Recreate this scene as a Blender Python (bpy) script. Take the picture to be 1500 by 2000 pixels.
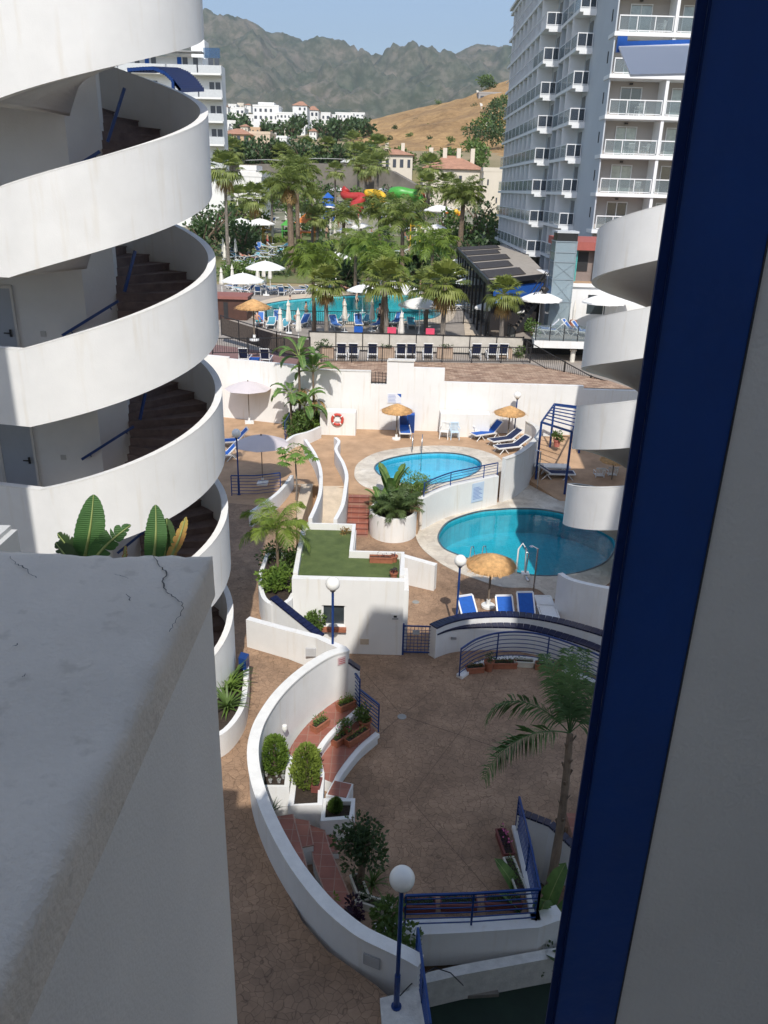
import bpy, math, random
from mathutils import Vector, Matrix, noise
from mathutils.geometry import tessellate_polygon
R = math.radians
random.seed(7)
S = bpy.context.scene
COL = S.collection
for o in list(bpy.data.objects): bpy.data.objects.remove(o)

# ------------------------------------------------------------------ camera
F_PX, TILT, ROLL, EYE = 1560.0, R(22.0), R(1.6), 14.0
cam = bpy.data.cameras.new('camera'); cam_o = bpy.data.objects.new('camera', cam); COL.objects.link(cam_o)
cam.sensor_fit = 'VERTICAL'; cam.sensor_height = 36; cam.sensor_width = 27; cam.lens = F_PX/2000*36
cam.clip_start = 0.05; cam.clip_end = 30000
cam_o.matrix_world = Matrix.Translation((0, 0, EYE)) @ Matrix.Rotation(R(90)-TILT, 4, 'X') @ Matrix.Rotation(ROLL, 4, 'Z')
S.camera = cam_o

# ------------------------------------------------------------------ sky, sun, exposure
SUN_DIR = Vector((.173, -2.57, 2.86)).normalized()
w = bpy.data.worlds.new('World'); S.world = w; w.use_nodes = True
nt = w.node_tree; bg = nt.nodes['Background']
sky = nt.nodes.new('ShaderNodeTexSky'); sky.sky_type = 'NISHITA'; sky.sun_disc = False
sky.sun_elevation = math.asin(SUN_DIR.z); sky.sun_rotation = math.atan2(SUN_DIR.x, SUN_DIR.y)
sky.air_density = 1.0; sky.dust_density = 1.4; sky.ozone_density = 2.0; sky.altitude = 20
nt.links.new(sky.outputs[0], bg.inputs[0]); bg.inputs[1].default_value = 0.13
sl = bpy.data.lights.new('sun', 'SUN'); sl.energy = 3.05; sl.angle = R(0.5); sl.color = (1, .96, .90)
so = bpy.data.objects.new('sun', sl); COL.objects.link(so)
so.rotation_euler = SUN_DIR.to_track_quat('Z', 'Y').to_euler(); so.location = (0, -5, 60)
S.view_settings.view_transform = 'Standard'; S.view_settings.look = 'None'
S.view_settings.exposure = 0.4; S.view_settings.gamma = 1; S.view_settings.use_curve_mapping = False
try:
    S.cycles.max_bounces = 6; S.cycles.diffuse_bounces = 4; S.cycles.glossy_bounces = 3
    S.cycles.transparent_max_bounces = 12; S.cycles.use_denoising = True
    S.cycles.caustics_reflective = False; S.cycles.caustics_refractive = False
except Exception: pass

# ------------------------------------------------------------------ photo geometry -> world
def ray(px, py):
    u = (px-750)/F_PX; v = -(py-1000)/F_PX; c, s = math.cos(ROLL), math.sin(ROLL)
    a = u*c - v*s; b = u*s + v*c
    return (a, math.cos(TILT)+b*math.sin(TILT), -math.sin(TILT)+b*math.cos(TILT))
def Z(px, py, z):
    r = ray(px, py); t = (z-EYE)/r[2]; return Vector((r[0]*t, r[1]*t, z))
def Y(px, py, y):
    r = ray(px, py); t = y/r[1]; return Vector((r[0]*t, y, EYE+r[2]*t))
def ZZ(l, z): return [Z(a, b, z) for a, b in l]
def xy(l): return [(p[0], p[1]) for p in l]

# ------------------------------------------------------------------ materials
MATS = {}
def mat(name, col, rough=.8, var=.12, scale=3., bump=.0, bscale=60., col2=None, metal=0., spec=.5, stain=0.):
    if name in MATS: return MATS[name]
    m = bpy.data.materials.new(name); m.use_nodes = True; t = m.node_tree; b = t.nodes['Principled BSDF']
    b.inputs['Roughness'].default_value = rough; b.inputs['Metallic'].default_value = metal
    b.inputs['Specular IOR Level'].default_value = spec
    tc = t.nodes.new('ShaderNodeTexCoord'); n = t.nodes.new('ShaderNodeTexNoise')
    n.inputs['Scale'].default_value = scale; n.inputs['Detail'].default_value = 6; n.inputs['Roughness'].default_value = .65
    t.links.new(tc.outputs['Object'], n.inputs['Vector'])
    r = t.nodes.new('ShaderNodeValToRGB'); c2 = col2 or tuple(c*(1-var) for c in col)
    r.color_ramp.elements[0].position = .32; r.color_ramp.elements[1].position = .68
    r.color_ramp.elements[0].color = (*c2, 1); r.color_ramp.elements[1].color = (*[min(1, c*(1+var*.4)) for c in col], 1)
    t.links.new(n.outputs['Fac'], r.inputs[0]); out = r.outputs[0]
    if stain:
        mp = t.nodes.new('ShaderNodeMapping'); mp.inputs['Scale'].default_value = (3.5, 3.5, .3)
        n3 = t.nodes.new('ShaderNodeTexNoise'); n3.inputs['Scale'].default_value = 1.6; n3.inputs['Detail'].default_value = 8
        t.links.new(tc.outputs['Object'], mp.inputs[0]); t.links.new(mp.outputs[0], n3.inputs['Vector'])
        r3 = t.nodes.new('ShaderNodeValToRGB'); r3.color_ramp.elements[0].position = .56; r3.color_ramp.elements[1].position = .74
        r3.color_ramp.elements[0].color = (1, 1, 1, 1); r3.color_ramp.elements[1].color = (1-stain*.7, 1-stain, 1-stain*1.5, 1)
        mx = t.nodes.new('ShaderNodeMixRGB'); mx.blend_type = 'MULTIPLY'; mx.inputs[0].default_value = 1
        t.links.new(n3.outputs['Fac'], r3.inputs[0]); t.links.new(out, mx.inputs[1]); t.links.new(r3.outputs[0], mx.inputs[2]); out = mx.outputs[0]
    t.links.new(out, b.inputs['Base Color'])
    if bump:
        n2 = t.nodes.new('ShaderNodeTexNoise'); n2.inputs['Scale'].default_value = bscale; n2.inputs['Detail'].default_value = 4
        t.links.new(tc.outputs['Object'], n2.inputs['Vector'])
        bp = t.nodes.new('ShaderNodeBump'); bp.inputs['Strength'].default_value = bump; bp.inputs['Distance'].default_value = .02
        t.links.new(n2.outputs['Fac'], bp.inputs['Height']); t.links.new(bp.outputs[0], b.inputs['Normal'])
    MATS[name] = m; return m
def nodes_of(m): t = m.node_tree; return t, t.nodes['Principled BSDF']

white = mat('white_plaster', (.77, .765, .745), .85, .06, 1.2, .14, 40, stain=.09)
white2 = mat('white_render', (.77, .76, .73), .85, .06, .8, .2, 30, stain=.13)
cap_w = mat('worn_white_coping', (.68, .66, .61), .85, .2, 5, .4, 30)
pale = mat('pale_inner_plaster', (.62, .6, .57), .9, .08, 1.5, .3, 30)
bluep = mat('blue_paint', (.010, .045, .19), .35, .2, 8)
navyt = mat('navy_glazed_tile', (.006, .009, .045), .3, .3, 12, .2, 8)
frameb = mat('deep_blue_frame_paint', (.004, .055, .27), .3, .3, 1.2, .12, 25)
blackm = mat('black_metal', (.018, .018, .02), .45, .2, 8)
greyst = mat('step_stone_dark', (.19, .135, .12), .75, .3, 5, .4, 20)
dark = mat('dark_interior', (.02, .02, .022), .7)
wplast = mat('white_plastic', (.8, .8, .78), .4, .05, 9)
bluef = mat('blue_mesh_fabric', (.01, .10, .42), .8, .15, 10, .3, 120)
navyf = mat('navy_mesh_fabric', (.010, .022, .075), .8, .15, 10, .3, 120)
canvas = mat('cream_canvas', (.72, .68, .6), .9, .08, 2, .3, 40)
whitec = mat('white_canvas', (.8, .79, .76), .9, .06, 2, .3, 40)
mauve = mat('pale_mauve_canvas', (.6, .54, .54), .9, .06, 2, .3, 40)
terra = mat('terracotta', (.36, .13, .07), .8, .25, 9, .3, 40)
soil = mat('planter_soil', (.05, .035, .025), .95, .5, 14, .8, 30)
woodg = mat('weathered_wood', (.2, .16, .12), .85, .3, 6, .3, 30)
globe = mat('opal_globe', (.86, .85, .80), .25, .05, 3)
glass_d = mat('dark_window_glass', (.05, .065, .075), .08, .3, 2, spec=.9)
glass_l = mat('curtained_window_glass', (.3, .36, .35), .1, .3, 2.5, spec=.9)
steel = mat('polished_steel', (.6, .6, .6), .2, .1, 5, metal=1.)
skin1 = mat('suntanned_skin', (.5, .27, .18), .6, .1, 8)
skin2 = mat('pale_skin', (.62, .38, .28), .6, .1, 8)
hairm = mat('dark_hair', (.03, .02, .015), .7)
redm = mat('red_fibreglass', (.42, .04, .035), .4)
yelm = mat('yellow_fibreglass', (.75, .45, .03), .4)
grnm = mat('green_fibreglass', (.07, .34, .05), .4)
orgm = mat('orange_paint', (.6, .18, .03), .5)
pinkf = mat('pink_towel', (.7, .08, .15), .9)
teal = mat('teal_cloth', (.1, .42, .40), .8)
def leafmat(name, c, c2, scale=1.2, tr=.25):
    if name in MATS: return MATS[name]
    m = mat(name, c, .55, .3, scale, col2=c2); t, b = nodes_of(m)
    # thin leaves let some light through
    tl = t.nodes.new('ShaderNodeBsdfTranslucent'); mx = t.nodes.new('ShaderNodeMixShader'); mx.inputs[0].default_value = tr
    o = t.nodes['Material Output']; src = b.inputs['Base Color'].links[0].from_socket
    t.links.new(src, tl.inputs[0]); t.links.new(b.outputs[0], mx.inputs[1]); t.links.new(tl.outputs[0], mx.inputs[2]); t.links.new(mx.outputs[0], o.inputs[0])
    return m
gl_awn = leafmat('cloudy_polycarbonate', (.72, .74, .76), (.5, .52, .55), 1.6, .6)
lf_dark = leafmat('dark_foliage', (.075, .13, .04), (.03, .06, .02), 1.0)
lf_mid = leafmat('mid_foliage', (.14, .22, .045), (.06, .11, .025), 1.5)
lf_lime = leafmat('lime_foliage', (.22, .32, .05), (.09, .17, .03), 2.0, .35)
lf_palm = leafmat('palm_leaf', (.27, .32, .08), (.11, .16, .04), .8, .35)
lf_fan = leafmat('fan_palm_leaf', (.29, .33, .085), (.11, .16, .045), .8, .35)
lf_dry = leafmat('dry_palm_leaf', (.42, .27, .08), (.22, .13, .05), .8)
lf_ban = leafmat('banana_leaf', (.15, .26, .06), (.06, .13, .03), 3.0, .35)
lf_purple = leafmat('purple_foliage', (.06, .02, .05), (.02, .01, .02), 3)
flower = mat('pink_petals', (.7, .15, .35), .7)
barkm = mat('palm_bark', (.2, .145, .10), .9, .4, 4, .8, 12)
barkg = mat('grey_bark', (.22, .19, .16), .9, .4, 4, .8, 12)
thatch = mat('straw_thatch', (.66, .385, .16), .95, .35, 6, 1.0, 45)
# straw runs down the slope: stretch handled by radial strands of geometry

def voronoi_paving(name, c, c2, joint, scale, jw=.05, rough=.8):
    m = mat(name, c, rough, .25, .55, col2=c2); t, b = nodes_of(m)
    tc = t.nodes['Texture Coordinate']; nz = t.nodes.new('ShaderNodeTexNoise'); nz.inputs['Scale'].default_value = 2.2
    add = t.nodes.new('ShaderNodeMixRGB'); add.blend_type = 'ADD'; add.inputs[0].default_value = .35
    t.links.new(tc.outputs['Object'], nz.inputs['Vector']); t.links.new(tc.outputs['Object'], add.inputs[1]); t.links.new(nz.outputs['Color'], add.inputs[2])
    v = t.nodes.new('ShaderNodeTexVoronoi'); v.feature = 'DISTANCE_TO_EDGE'; v.inputs['Scale'].default_value = scale
    v2 = t.nodes.new('ShaderNodeTexVoronoi'); v2.inputs['Scale'].default_value = scale
    t.links.new(add.outputs[0], v.inputs['Vector']); t.links.new(add.outputs[0], v2.inputs['Vector'])
    rp = t.nodes.new('ShaderNodeValToRGB'); rp.color_ramp.elements[0].position = .0; rp.color_ramp.elements[1].position = jw
    rp.color_ramp.elements[0].color = (*joint, 1); rp.color_ramp.elements[1].color = (1, 1, 1, 1)
    t.links.new(v.outputs['Distance'], rp.inputs[0])
    src = b.inputs['Base Color'].links[0].from_socket
    hs = t.nodes.new('ShaderNodeMixRGB'); hs.blend_type = 'OVERLAY'; hs.inputs[0].default_value = .13
    bw = t.nodes.new('ShaderNodeRGBToBW'); t.links.new(v2.outputs['Color'], bw.inputs[0])
    t.links.new(src, hs.inputs[1]); t.links.new(bw.outputs[0], hs.inputs[2])
    mu = t.nodes.new('ShaderNodeMixRGB'); mu.blend_type = 'MULTIPLY'; mu.inputs[0].default_value = 1
    t.links.new(hs.outputs[0], mu.inputs[1]); t.links.new(rp.outputs[0], mu.inputs[2]); t.links.new(mu.outputs[0], b.inputs['Base Color'])
    n5 = t.nodes.new('ShaderNodeTexNoise'); n5.inputs['Scale'].default_value = .9; n5.inputs['Detail'].default_value = 9; n5.inputs['Roughness'].default_value = .7; n5.inputs['Distortion'].default_value = 1.2
    r5 = t.nodes.new('ShaderNodeValToRGB'); r5.color_ramp.elements[0].position = .36; r5.color_ramp.elements[1].position = .62; r5.color_ramp.elements[0].color = (.80, .79, .78, 1); r5.color_ramp.elements[1].color = (1.1, 1.1, 1.1, 1)
    t.links.new(tc.outputs['Object'], n5.inputs['Vector']); t.links.new(n5.outputs['Fac'], r5.inputs[0]); m5 = t.nodes.new('ShaderNodeMixRGB'); m5.blend_type = 'MULTIPLY'; m5.inputs[0].default_value = 1
    t.links.new(mu.outputs[0], m5.inputs[1]); t.links.new(r5.outputs[0], m5.inputs[2]); t.links.new(m5.outputs[0], b.inputs['Base Color'])
    bp = t.nodes.new('ShaderNodeBump'); bp.inputs['Strength'].default_value = .5; bp.inputs['Distance'].default_value = .015
    t.links.new(rp.outputs[0], bp.inputs['Height']); t.links.new(bp.outputs[0], b.inputs['Normal'])
    return m
stamp = voronoi_paving('stamped_concrete', (.37, .24, .15), (.25, .16, .10), (.52, .5, .48), 6.5, .045)
sandp = mat('sandy_terrace_paving', (.47, .305, .185), .85, .3, 1.1, .4, 18, col2=(.36, .23, .135))
stone = voronoi_paving('pale_pool_stone', (.66, .61, .52), (.5, .44, .36), (.8, .77, .74), 1.7, .02)
def tile_mat(name, c, c2, joint, scale, sq=1.0, off=0.):
    m = mat(name, c, .6, .2, 2); t, b = nodes_of(m); tc = t.nodes['Texture Coordinate']
    br = t.nodes.new('ShaderNodeTexBrick'); br.inputs['Scale'].default_value = scale; br.offset = off
    br.inputs['Brick Width'].default_value = sq; br.inputs['Row Height'].default_value = 1.0 if sq <= 1 else .5
    br.inputs['Mortar Size'].default_value = .03; br.inputs['Color1'].default_value = (*c, 1); br.inputs['Color2'].default_value = (*c2, 1); br.inputs['Mortar'].default_value = (*joint, 1)
    t.links.new(tc.outputs['Object'], br.inputs['Vector'])
    n = t.nodes['Noise Texture']; mx = t.nodes.new('ShaderNodeMixRGB'); mx.blend_type = 'OVERLAY'; mx.inputs[0].default_value = .5
    t.links.new(br.outputs['Color'], mx.inputs[1]); t.links.new(n.outputs['Fac'], mx.inputs[2]); t.links.new(mx.outputs[0], b.inputs['Base Color'])
    return m
redtile = tile_mat('red_clay_tiles', (.33, .13, .09), (.27, .10, .07), (.32, .19, .14), 3.0)
stonetile = tile_mat('brown_block_paving', (.52, .37, .26), (.26, .155, .10), (.14, .085, .06), 2.4, 1.01, .5)
cream_p = mat('cream_paving', (.6, .5, .38), .85, .2, 2, .3, 20)
grassm = mat('artificial_turf', (.115, .155, .045), .9, .3, 2.5, .9, 160, col2=(.075, .11, .03))
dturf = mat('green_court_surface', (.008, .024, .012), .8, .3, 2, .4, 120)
earth = mat('dry_earth', (.28, .21, .14), .95, .35, .15, .6, 3)
greyrock = mat('grey_stone_retaining', (.22, .2, .17), .95, .35, .25, .8, 1.5)

# water: clear tinted surface over a tiled basin
def water_mat(name, tint, bump=.12, scale=2.2):
    m = bpy.data.materials.new(name); m.use_nodes = True; t = m.node_tree; t.nodes.clear()
    o = t.nodes.new('ShaderNodeOutputMaterial'); tr = t.nodes.new('ShaderNodeBsdfTransparent'); gl = t.nodes.new('ShaderNodeBsdfGlossy')
    tr.inputs[0].default_value = (*tint, 1); gl.inputs['Roughness'].default_value = .02
    fr = t.nodes.new('ShaderNodeFresnel'); fr.inputs[0].default_value = 1.33
    tc = t.nodes.new('ShaderNodeTexCoord'); n = t.nodes.new('ShaderNodeTexNoise'); n.inputs['Scale'].default_value = scale; n.inputs['Detail'].default_value = 3
    bp = t.nodes.new('ShaderNodeBump'); bp.inputs['Strength'].default_value = bump; bp.inputs['Distance'].default_value = .1
    t.links.new(tc.outputs['Object'], n.inputs['Vector']); t.links.new(n.outputs['Fac'], bp.inputs['Height'])
    t.links.new(bp.outputs[0], gl.inputs['Normal']); t.links.new(bp.outputs[0], fr.inputs['Normal'])
    mx = t.nodes.new('ShaderNodeMixShader'); t.links.new(fr.outputs[0], mx.inputs[0]); t.links.new(tr.outputs[0], mx.inputs[1]); t.links.new(gl.outputs[0], mx.inputs[2])
    t.links.new(mx.outputs[0], o.inputs[0]); return m
water = water_mat('pool_water', (.62, .95, .98))
def basin_mat(name, c, c2):
    m = mat(name, c, .5, .1, 3, col2=c2); t, b = nodes_of(m); tc = t.nodes['Texture Coordinate']; br = t.nodes.new('ShaderNodeTexBrick'); br.offset = 0; br.inputs['Scale'].default_value = 4; br.inputs['Brick Width'].default_value = 1; br.inputs['Row Height'].default_value = 1; br.inputs['Mortar Size'].default_value = .04
    br.inputs['Color1'].default_value = (1,1,1,1); br.inputs['Color2'].default_value = (.93,.96,.97,1); br.inputs['Mortar'].default_value = (.72,.84,.88,1)
    t.links.new(tc.outputs['Object'], br.inputs['Vector']); src = b.inputs['Base Color'].links[0].from_socket; mu = t.nodes.new('ShaderNodeMixRGB'); mu.blend_type = 'MULTIPLY'; mu.inputs[0].default_value = 1
    t.links.new(src, mu.inputs[1]); t.links.new(br.outputs['Color'], mu.inputs[2]); t.links.new(mu.outputs[0], b.inputs['Base Color']); return m
basin = basin_mat('turquoise_pool_mosaic', (.06, .50, .60), (.045, .42, .52)); basin_l = basin_mat('light_blue_pool_mosaic', (.12, .58, .76), (.09, .50, .68)); basin_p = basin_mat('pale_pool_mosaic', (.2, .68, .72), (.16, .6, .66))

# glass panels
def glassy(name, col, alpha):
    m = bpy.data.materials.new(name); m.use_nodes = True; t = m.node_tree; t.nodes.clear()
    o = t.nodes.new('ShaderNodeOutputMaterial'); tr = t.nodes.new('ShaderNodeBsdfTransparent'); tr.inputs[0].default_value = (.85, .9, .9, 1)
    p = t.nodes.new('ShaderNodeBsdfPrincipled'); p.inputs['Base Color'].default_value = (*col, 1); p.inputs['Roughness'].default_value = .1
    tc = t.nodes.new('ShaderNodeTexCoord'); n = t.nodes.new('ShaderNodeTexNoise'); n.inputs['Scale'].default_value = .6
    mr = t.nodes.new('ShaderNodeMapRange'); mr.inputs[3].default_value = alpha-.08; mr.inputs[4].default_value = alpha+.08
    t.links.new(tc.outputs['Object'], n.inputs['Vector']); t.links.new(n.outputs['Fac'], mr.inputs[0])
    mx = t.nodes.new('ShaderNodeMixShader'); t.links.new(mr.outputs[0], mx.inputs[0])
    t.links.new(tr.outputs[0], mx.inputs[1]); t.links.new(p.outputs[0], mx.inputs[2]); t.links.new(mx.outputs[0], o.inputs[0]); return m
gl_rail = glassy('rail_glass', (.22, .25, .27), .32)
gl_rail_d = glassy('tinted_rail_glass', (.05, .06, .08), .6)
gl_rail_s = glassy('side_rail_glass', (.3, .33, .36), .35)
gl_elev = glassy('lift_glass', (.32, .4, .44), .75)
gl_awn = None

# ------------------------------------------------------------------ mesh builder
class MB:
    def __init__(s): s.v = []; s.f = []; s.mi = []
    def add(s, vs, fs, mi=0):
        n = len(s.v); s.v += [tuple(p) for p in vs]; s.f += [tuple(i+n for i in f) for f in fs]; s.mi += [mi]*len(fs); return s
    def box(s, a, b, rz=0, piv=None, mi=0):
        x0, y0, z0 = a; x1, y1, z1 = b
        vs = [(x0,y0,z0),(x1,y0,z0),(x1,y1,z0),(x0,y1,z0),(x0,y0,z1),(x1,y0,z1),(x1,y1,z1),(x0,y1,z1)]
        if rz:
            cx, cy = piv or ((x0+x1)/2, (y0+y1)/2); c, q = math.cos(rz), math.sin(rz)
            vs = [(cx+(x-cx)*c-(y-cy)*q, cy+(x-cx)*q+(y-cy)*c, z) for x, y, z in vs]
        return s.add(vs, [(0,3,2,1),(4,5,6,7),(0,1,5,4),(1,2,6,5),(2,3,7,6),(3,0,4,7)], mi)
    def prism(s, poly, z0, z1, mi=0):
        n = len(poly); ar = sum(poly[i][0]*poly[(i+1) % n][1]-poly[(i+1) % n][0]*poly[i][1] for i in range(n))
        if ar < 0: poly = poly[::-1]
        vs = [(p[0], p[1], z0) for p in poly]+[(p[0], p[1], z1) for p in poly]
        fs = [(i, (i+1) % n, (i+1) % n+n, i+n) for i in range(n)]
        tr = tessellate_polygon([[Vector((p[0], p[1], 0)) for p in poly]])
        for t in tr:
            a, b, c = [poly[i] for i in t]
            if (b[0]-a[0])*(c[1]-a[1])-(b[1]-a[1])*(c[0]-a[0]) < 0: t = t[::-1]
            fs.append(tuple(i+n for i in t)); fs.append(tuple(t[::-1]))
        return s.add(vs, fs, mi)
    def slab(s, outer, holes, z0, z1, mi=0):
        loops = [list(outer)]+[list(h) for h in holes]; allp = [p for l in loops for p in l]; n = len(allp)
        vs = [(p[0], p[1], z1) for p in allp]+[(p[0], p[1], z0) for p in allp]; fs = []
        for t in tessellate_polygon([[Vector((p[0], p[1], 0)) for p in l] for l in loops]):
            a, b, c = [allp[i] for i in t]
            if (b[0]-a[0])*(c[1]-a[1])-(b[1]-a[1])*(c[0]-a[0]) < 0: t = t[::-1]
            fs.append(tuple(t))
        k = 0
        for l in loops:
            m = len(l)
            for i in range(m): fs.append((k+i, k+(i+1) % m, k+(i+1) % m+n, k+i+n))
            k += m
        return s.add(vs, fs, mi)
    def bar(s, p, q, w=.04, h=None, mi=0):
        p, q = Vector(p), Vector(q); d = (q-p); 
        if d.length < 1e-6: return s
        d.normalize(); h = h or w
        up = Vector((0,0,1)) if abs(d.z) < .95 else Vector((0,1,0))
        x = d.cross(up).normalized()*w/2; y = x.cross(d).normalized()*h/2
        vs = [p-x-y, p+x-y, p+x+y, p-x+y, q-x-y, q+x-y, q+x+y, q-x+y]
        return s.add(vs, [(0,3,2,1),(4,5,6,7),(0,1,5,4),(1,2,6,5),(2,3,7,6),(3,0,4,7)], mi)
    def tube(s, pts, r, n=8, mi=0, cap=True):
        pts = [Vector(p) for p in pts]; rs = r if isinstance(r, (list, tuple)) else [r]*len(pts); vs = []; fs = []
        for i, p in enumerate(pts):
            d = (pts[min(i+1, len(pts)-1)]-pts[max(i-1, 0)]).normalized()
            up = Vector((0,0,1)) if abs(d.z) < .9 else Vector((0,1,0))
            x = d.cross(up).normalized(); y = x.cross(d).normalized()
            for k in range(n):
                a = 2*math.pi*k/n; vs.append(p+x*math.cos(a)*rs[i]+y*math.sin(a)*rs[i])
        for i in range(len(pts)-1):
            for k in range(n): fs.append((i*n+k, i*n+(k+1) % n, (i+1)*n+(k+1) % n, (i+1)*n+k))
        if cap: fs.append(tuple(range(n))[::-1]); fs.append(tuple(range((len(pts)-1)*n, len(pts)*n)))
        return s.add(vs, fs, mi)
    def lathe(s, prof, n=24, c=(0,0,0), mi=0, sx=1, sy=1, wob=0):
        vs = []; fs = []; m = len(prof)
        for i, (r, z) in enumerate(prof):
            for k in range(n):
                a = 2*math.pi*k/n; rr = r*(1+wob*(random.random()-.5)) if wob else r
                vs.append((c[0]+rr*math.cos(a)*sx, c[1]+rr*math.sin(a)*sy, c[2]+z))
        for i in range(m-1):
            for k in range(n): fs.append((i*n+k, i*n+(k+1) % n, (i+1)*n+(k+1) % n, (i+1)*n+k))
        if prof[0][0] > .001: fs.append(tuple(range(n))[::-1])
        if prof[-1][0] > .001: fs.append(tuple(range((m-1)*n, m*n)))
        return s.add(vs, fs, mi)
    def ball(s, c, r, n=16, m=10, mi=0, sz=1):
        return s.lathe([(max(r*math.sin(math.pi*i/m), .0005), -r*sz*math.cos(math.pi*i/m)) for i in range(m+1)], n, c, mi)
    def wall(s, pts, t, zb, zt, mi=0, closed=False, side=0):
        """wall ribbon of thickness t along pts, zb/zt numbers or lists; side 0 centred, 1 left, -1 right"""
        pts = [Vector((p[0], p[1])) for p in pts]; n = len(pts)
        zb = zb if isinstance(zb, (list, tuple)) else [zb]*n; zt = zt if isinstance(zt, (list, tuple)) else [zt]*n
        vs = []
        for i, p in enumerate(pts):
            if closed: a, b = pts[i-1], pts[(i+1) % n]
            else: a, b = pts[max(i-1, 0)], pts[min(i+1, n-1)]
            d = (b-a).normalized(); nn = Vector((-d.y, d.x))
            l = p+nn*(t/2 if side == 0 else (t if side == 1 else 0)); r = p-nn*(t/2 if side == 0 else (t if side == -1 else 0))
            vs += [(l.x, l.y, zb[i]), (r.x, r.y, zb[i]), (r.x, r.y, zt[i]), (l.x, l.y, zt[i])]
        fs = []
        for i in range(n if closed else n-1):
            a = i*4; b = ((i+1) % n)*4
            for k in range(4): fs.append((a+k, b+k, b+(k+1) % 4, a+(k+1) % 4))
        if not closed: fs.append((0,1,2,3)); fs.append(((n-1)*4+3, (n-1)*4+2, (n-1)*4+1, (n-1)*4))
        return s.add(vs, fs, mi)
    def build(s, name, m, parent=None, smooth=False, loc=None):
        me = bpy.data.meshes.new(name)
        vs = s.v
        if parent is not None:
            pl = parent.get('_o', None); off = Vector(pl) if pl else Vector((0,0,0))
        else: off = Vector(loc) if loc else Vector((0,0,0))
        if off.length: vs = [(v[0]-off.x, v[1]-off.y, v[2]-off.z) for v in vs]
        me.from_pydata(vs, [], s.f)
        ms = m if isinstance(m, (list, tuple)) else [m]
        for q in ms: me.materials.append(q)
        if len(ms) > 1: me.polygons.foreach_set('material_index', s.mi)
        if smooth:
            me.polygons.foreach_set('use_smooth', [True]*len(me.polygons))
            if smooth != 'all':
                try: me.set_sharp_from_angle(angle=R(35))
                except Exception: pass
        me.validate(); me.update()
        o = bpy.data.objects.new(name, me); COL.objects.link(o)
        if parent is not None: o.parent = parent
        elif loc: o.location = loc
        return o
def tag(o, label=None, cat=None, group=None, kind=None):
    if label: o['label'] = label
    if cat: o['category'] = cat
    if group: o['group'] = group
    if kind: o['kind'] = kind
    return o
def thing(name, label, cat, group=None, loc=(0,0,0), rz=0, origin=None):
    """Empty at the base of a thing. origin = world point its parts were modelled round (parts given in world coords)"""
    o = bpy.data.objects.new(name, None); o.empty_display_size = .2; COL.objects.link(o)
    o.location = origin if origin is not None else loc; o.rotation_euler = (0, 0, rz)
    if origin is not None: o['_o'] = list(origin)
    return tag(o, label, cat, group)
def solid(mb, name, label, cat, m, group=None, smooth=False, kind=None):
    c = mb.v; cx = sum(v[0] for v in c)/len(c); cy = sum(v[1] for v in c)/len(c); cz = min(v[2] for v in c)
    return tag(mb.build(name, m, None, smooth, (cx, cy, cz)), label, cat, group, kind)
def struct(mb, name, m, smooth=False):
    return tag(mb.build(name, m, None, smooth), kind='structure')
def sub(mb, name, m, parent, smooth=False, label=None):
    """a sub-part: vertices in the same space as the thing's parts"""
    g = parent.parent
    o = mb.build(name, m, g, smooth); o.parent = parent
    if label: o['label'] = label
    return o
KIDS = {}
def dup(root, loc, rz=0, sc=None, label=None, group=None):
    def rec(o, par):
        c = o.copy(); COL.objects.link(c)
        if par is not None: c.parent = par
        for ch in o.children: rec(ch, c)
        return c
    r = rec(root, None); r.location = loc; r.rotation_euler = (0, 0, rz)
    if sc is not None: r.scale = (sc, sc, sc) if not isinstance(sc, (tuple, list)) else sc
    if label: r['label'] = label
    if group: r['group'] = group
    return r
class Proto:
    """first use moves the prototype itself, later uses copy it"""
    def __init__(s, root): s.r = root; s.used = False
    def put(s, loc, rz=0, sc=None, label=None, group=None):
        if not s.used:
            s.used = True; r = s.r; r.location = loc; r.rotation_euler = (0, 0, rz)
            if sc is not None: r.scale = (sc, sc, sc) if not isinstance(sc, (tuple, list)) else sc
            if label: r['label'] = label
            if group: r['group'] = group
            return r
        return dup(s.r, loc, rz, sc, label, group)
def crv(pts, k=6, closed=False):
    """Catmull-Rom through 2D/3D points"""
    P = [Vector(p) for p in pts]; n = len(P); out = []
    for i in range(n if closed else n-1):
        p0 = P[(i-1) % n] if closed or i > 0 else P[0]*2-P[1]; p1 = P[i]; p2 = P[(i+1) % n]
        p3 = P[(i+2) % n] if closed or i+2 < n else P[-1]*2-P[-2]
        for j in range(k):
            t = j/k; out.append(.5*((2*p1)+(p2-p0)*t+(2*p0-5*p1+4*p2-p3)*t*t+(3*p1-p0-3*p2+p3)*t**3))
    if not closed: out.append(P[-1])
    return out
def ell(c, rx, ry, n=48, a0=0): return [(c[0]+rx*math.cos(2*math.pi*i/n+a0), c[1]+ry*math.sin(2*math.pi*i/n+a0)) for i in range(n)]
HAZE = 0.0001
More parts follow.
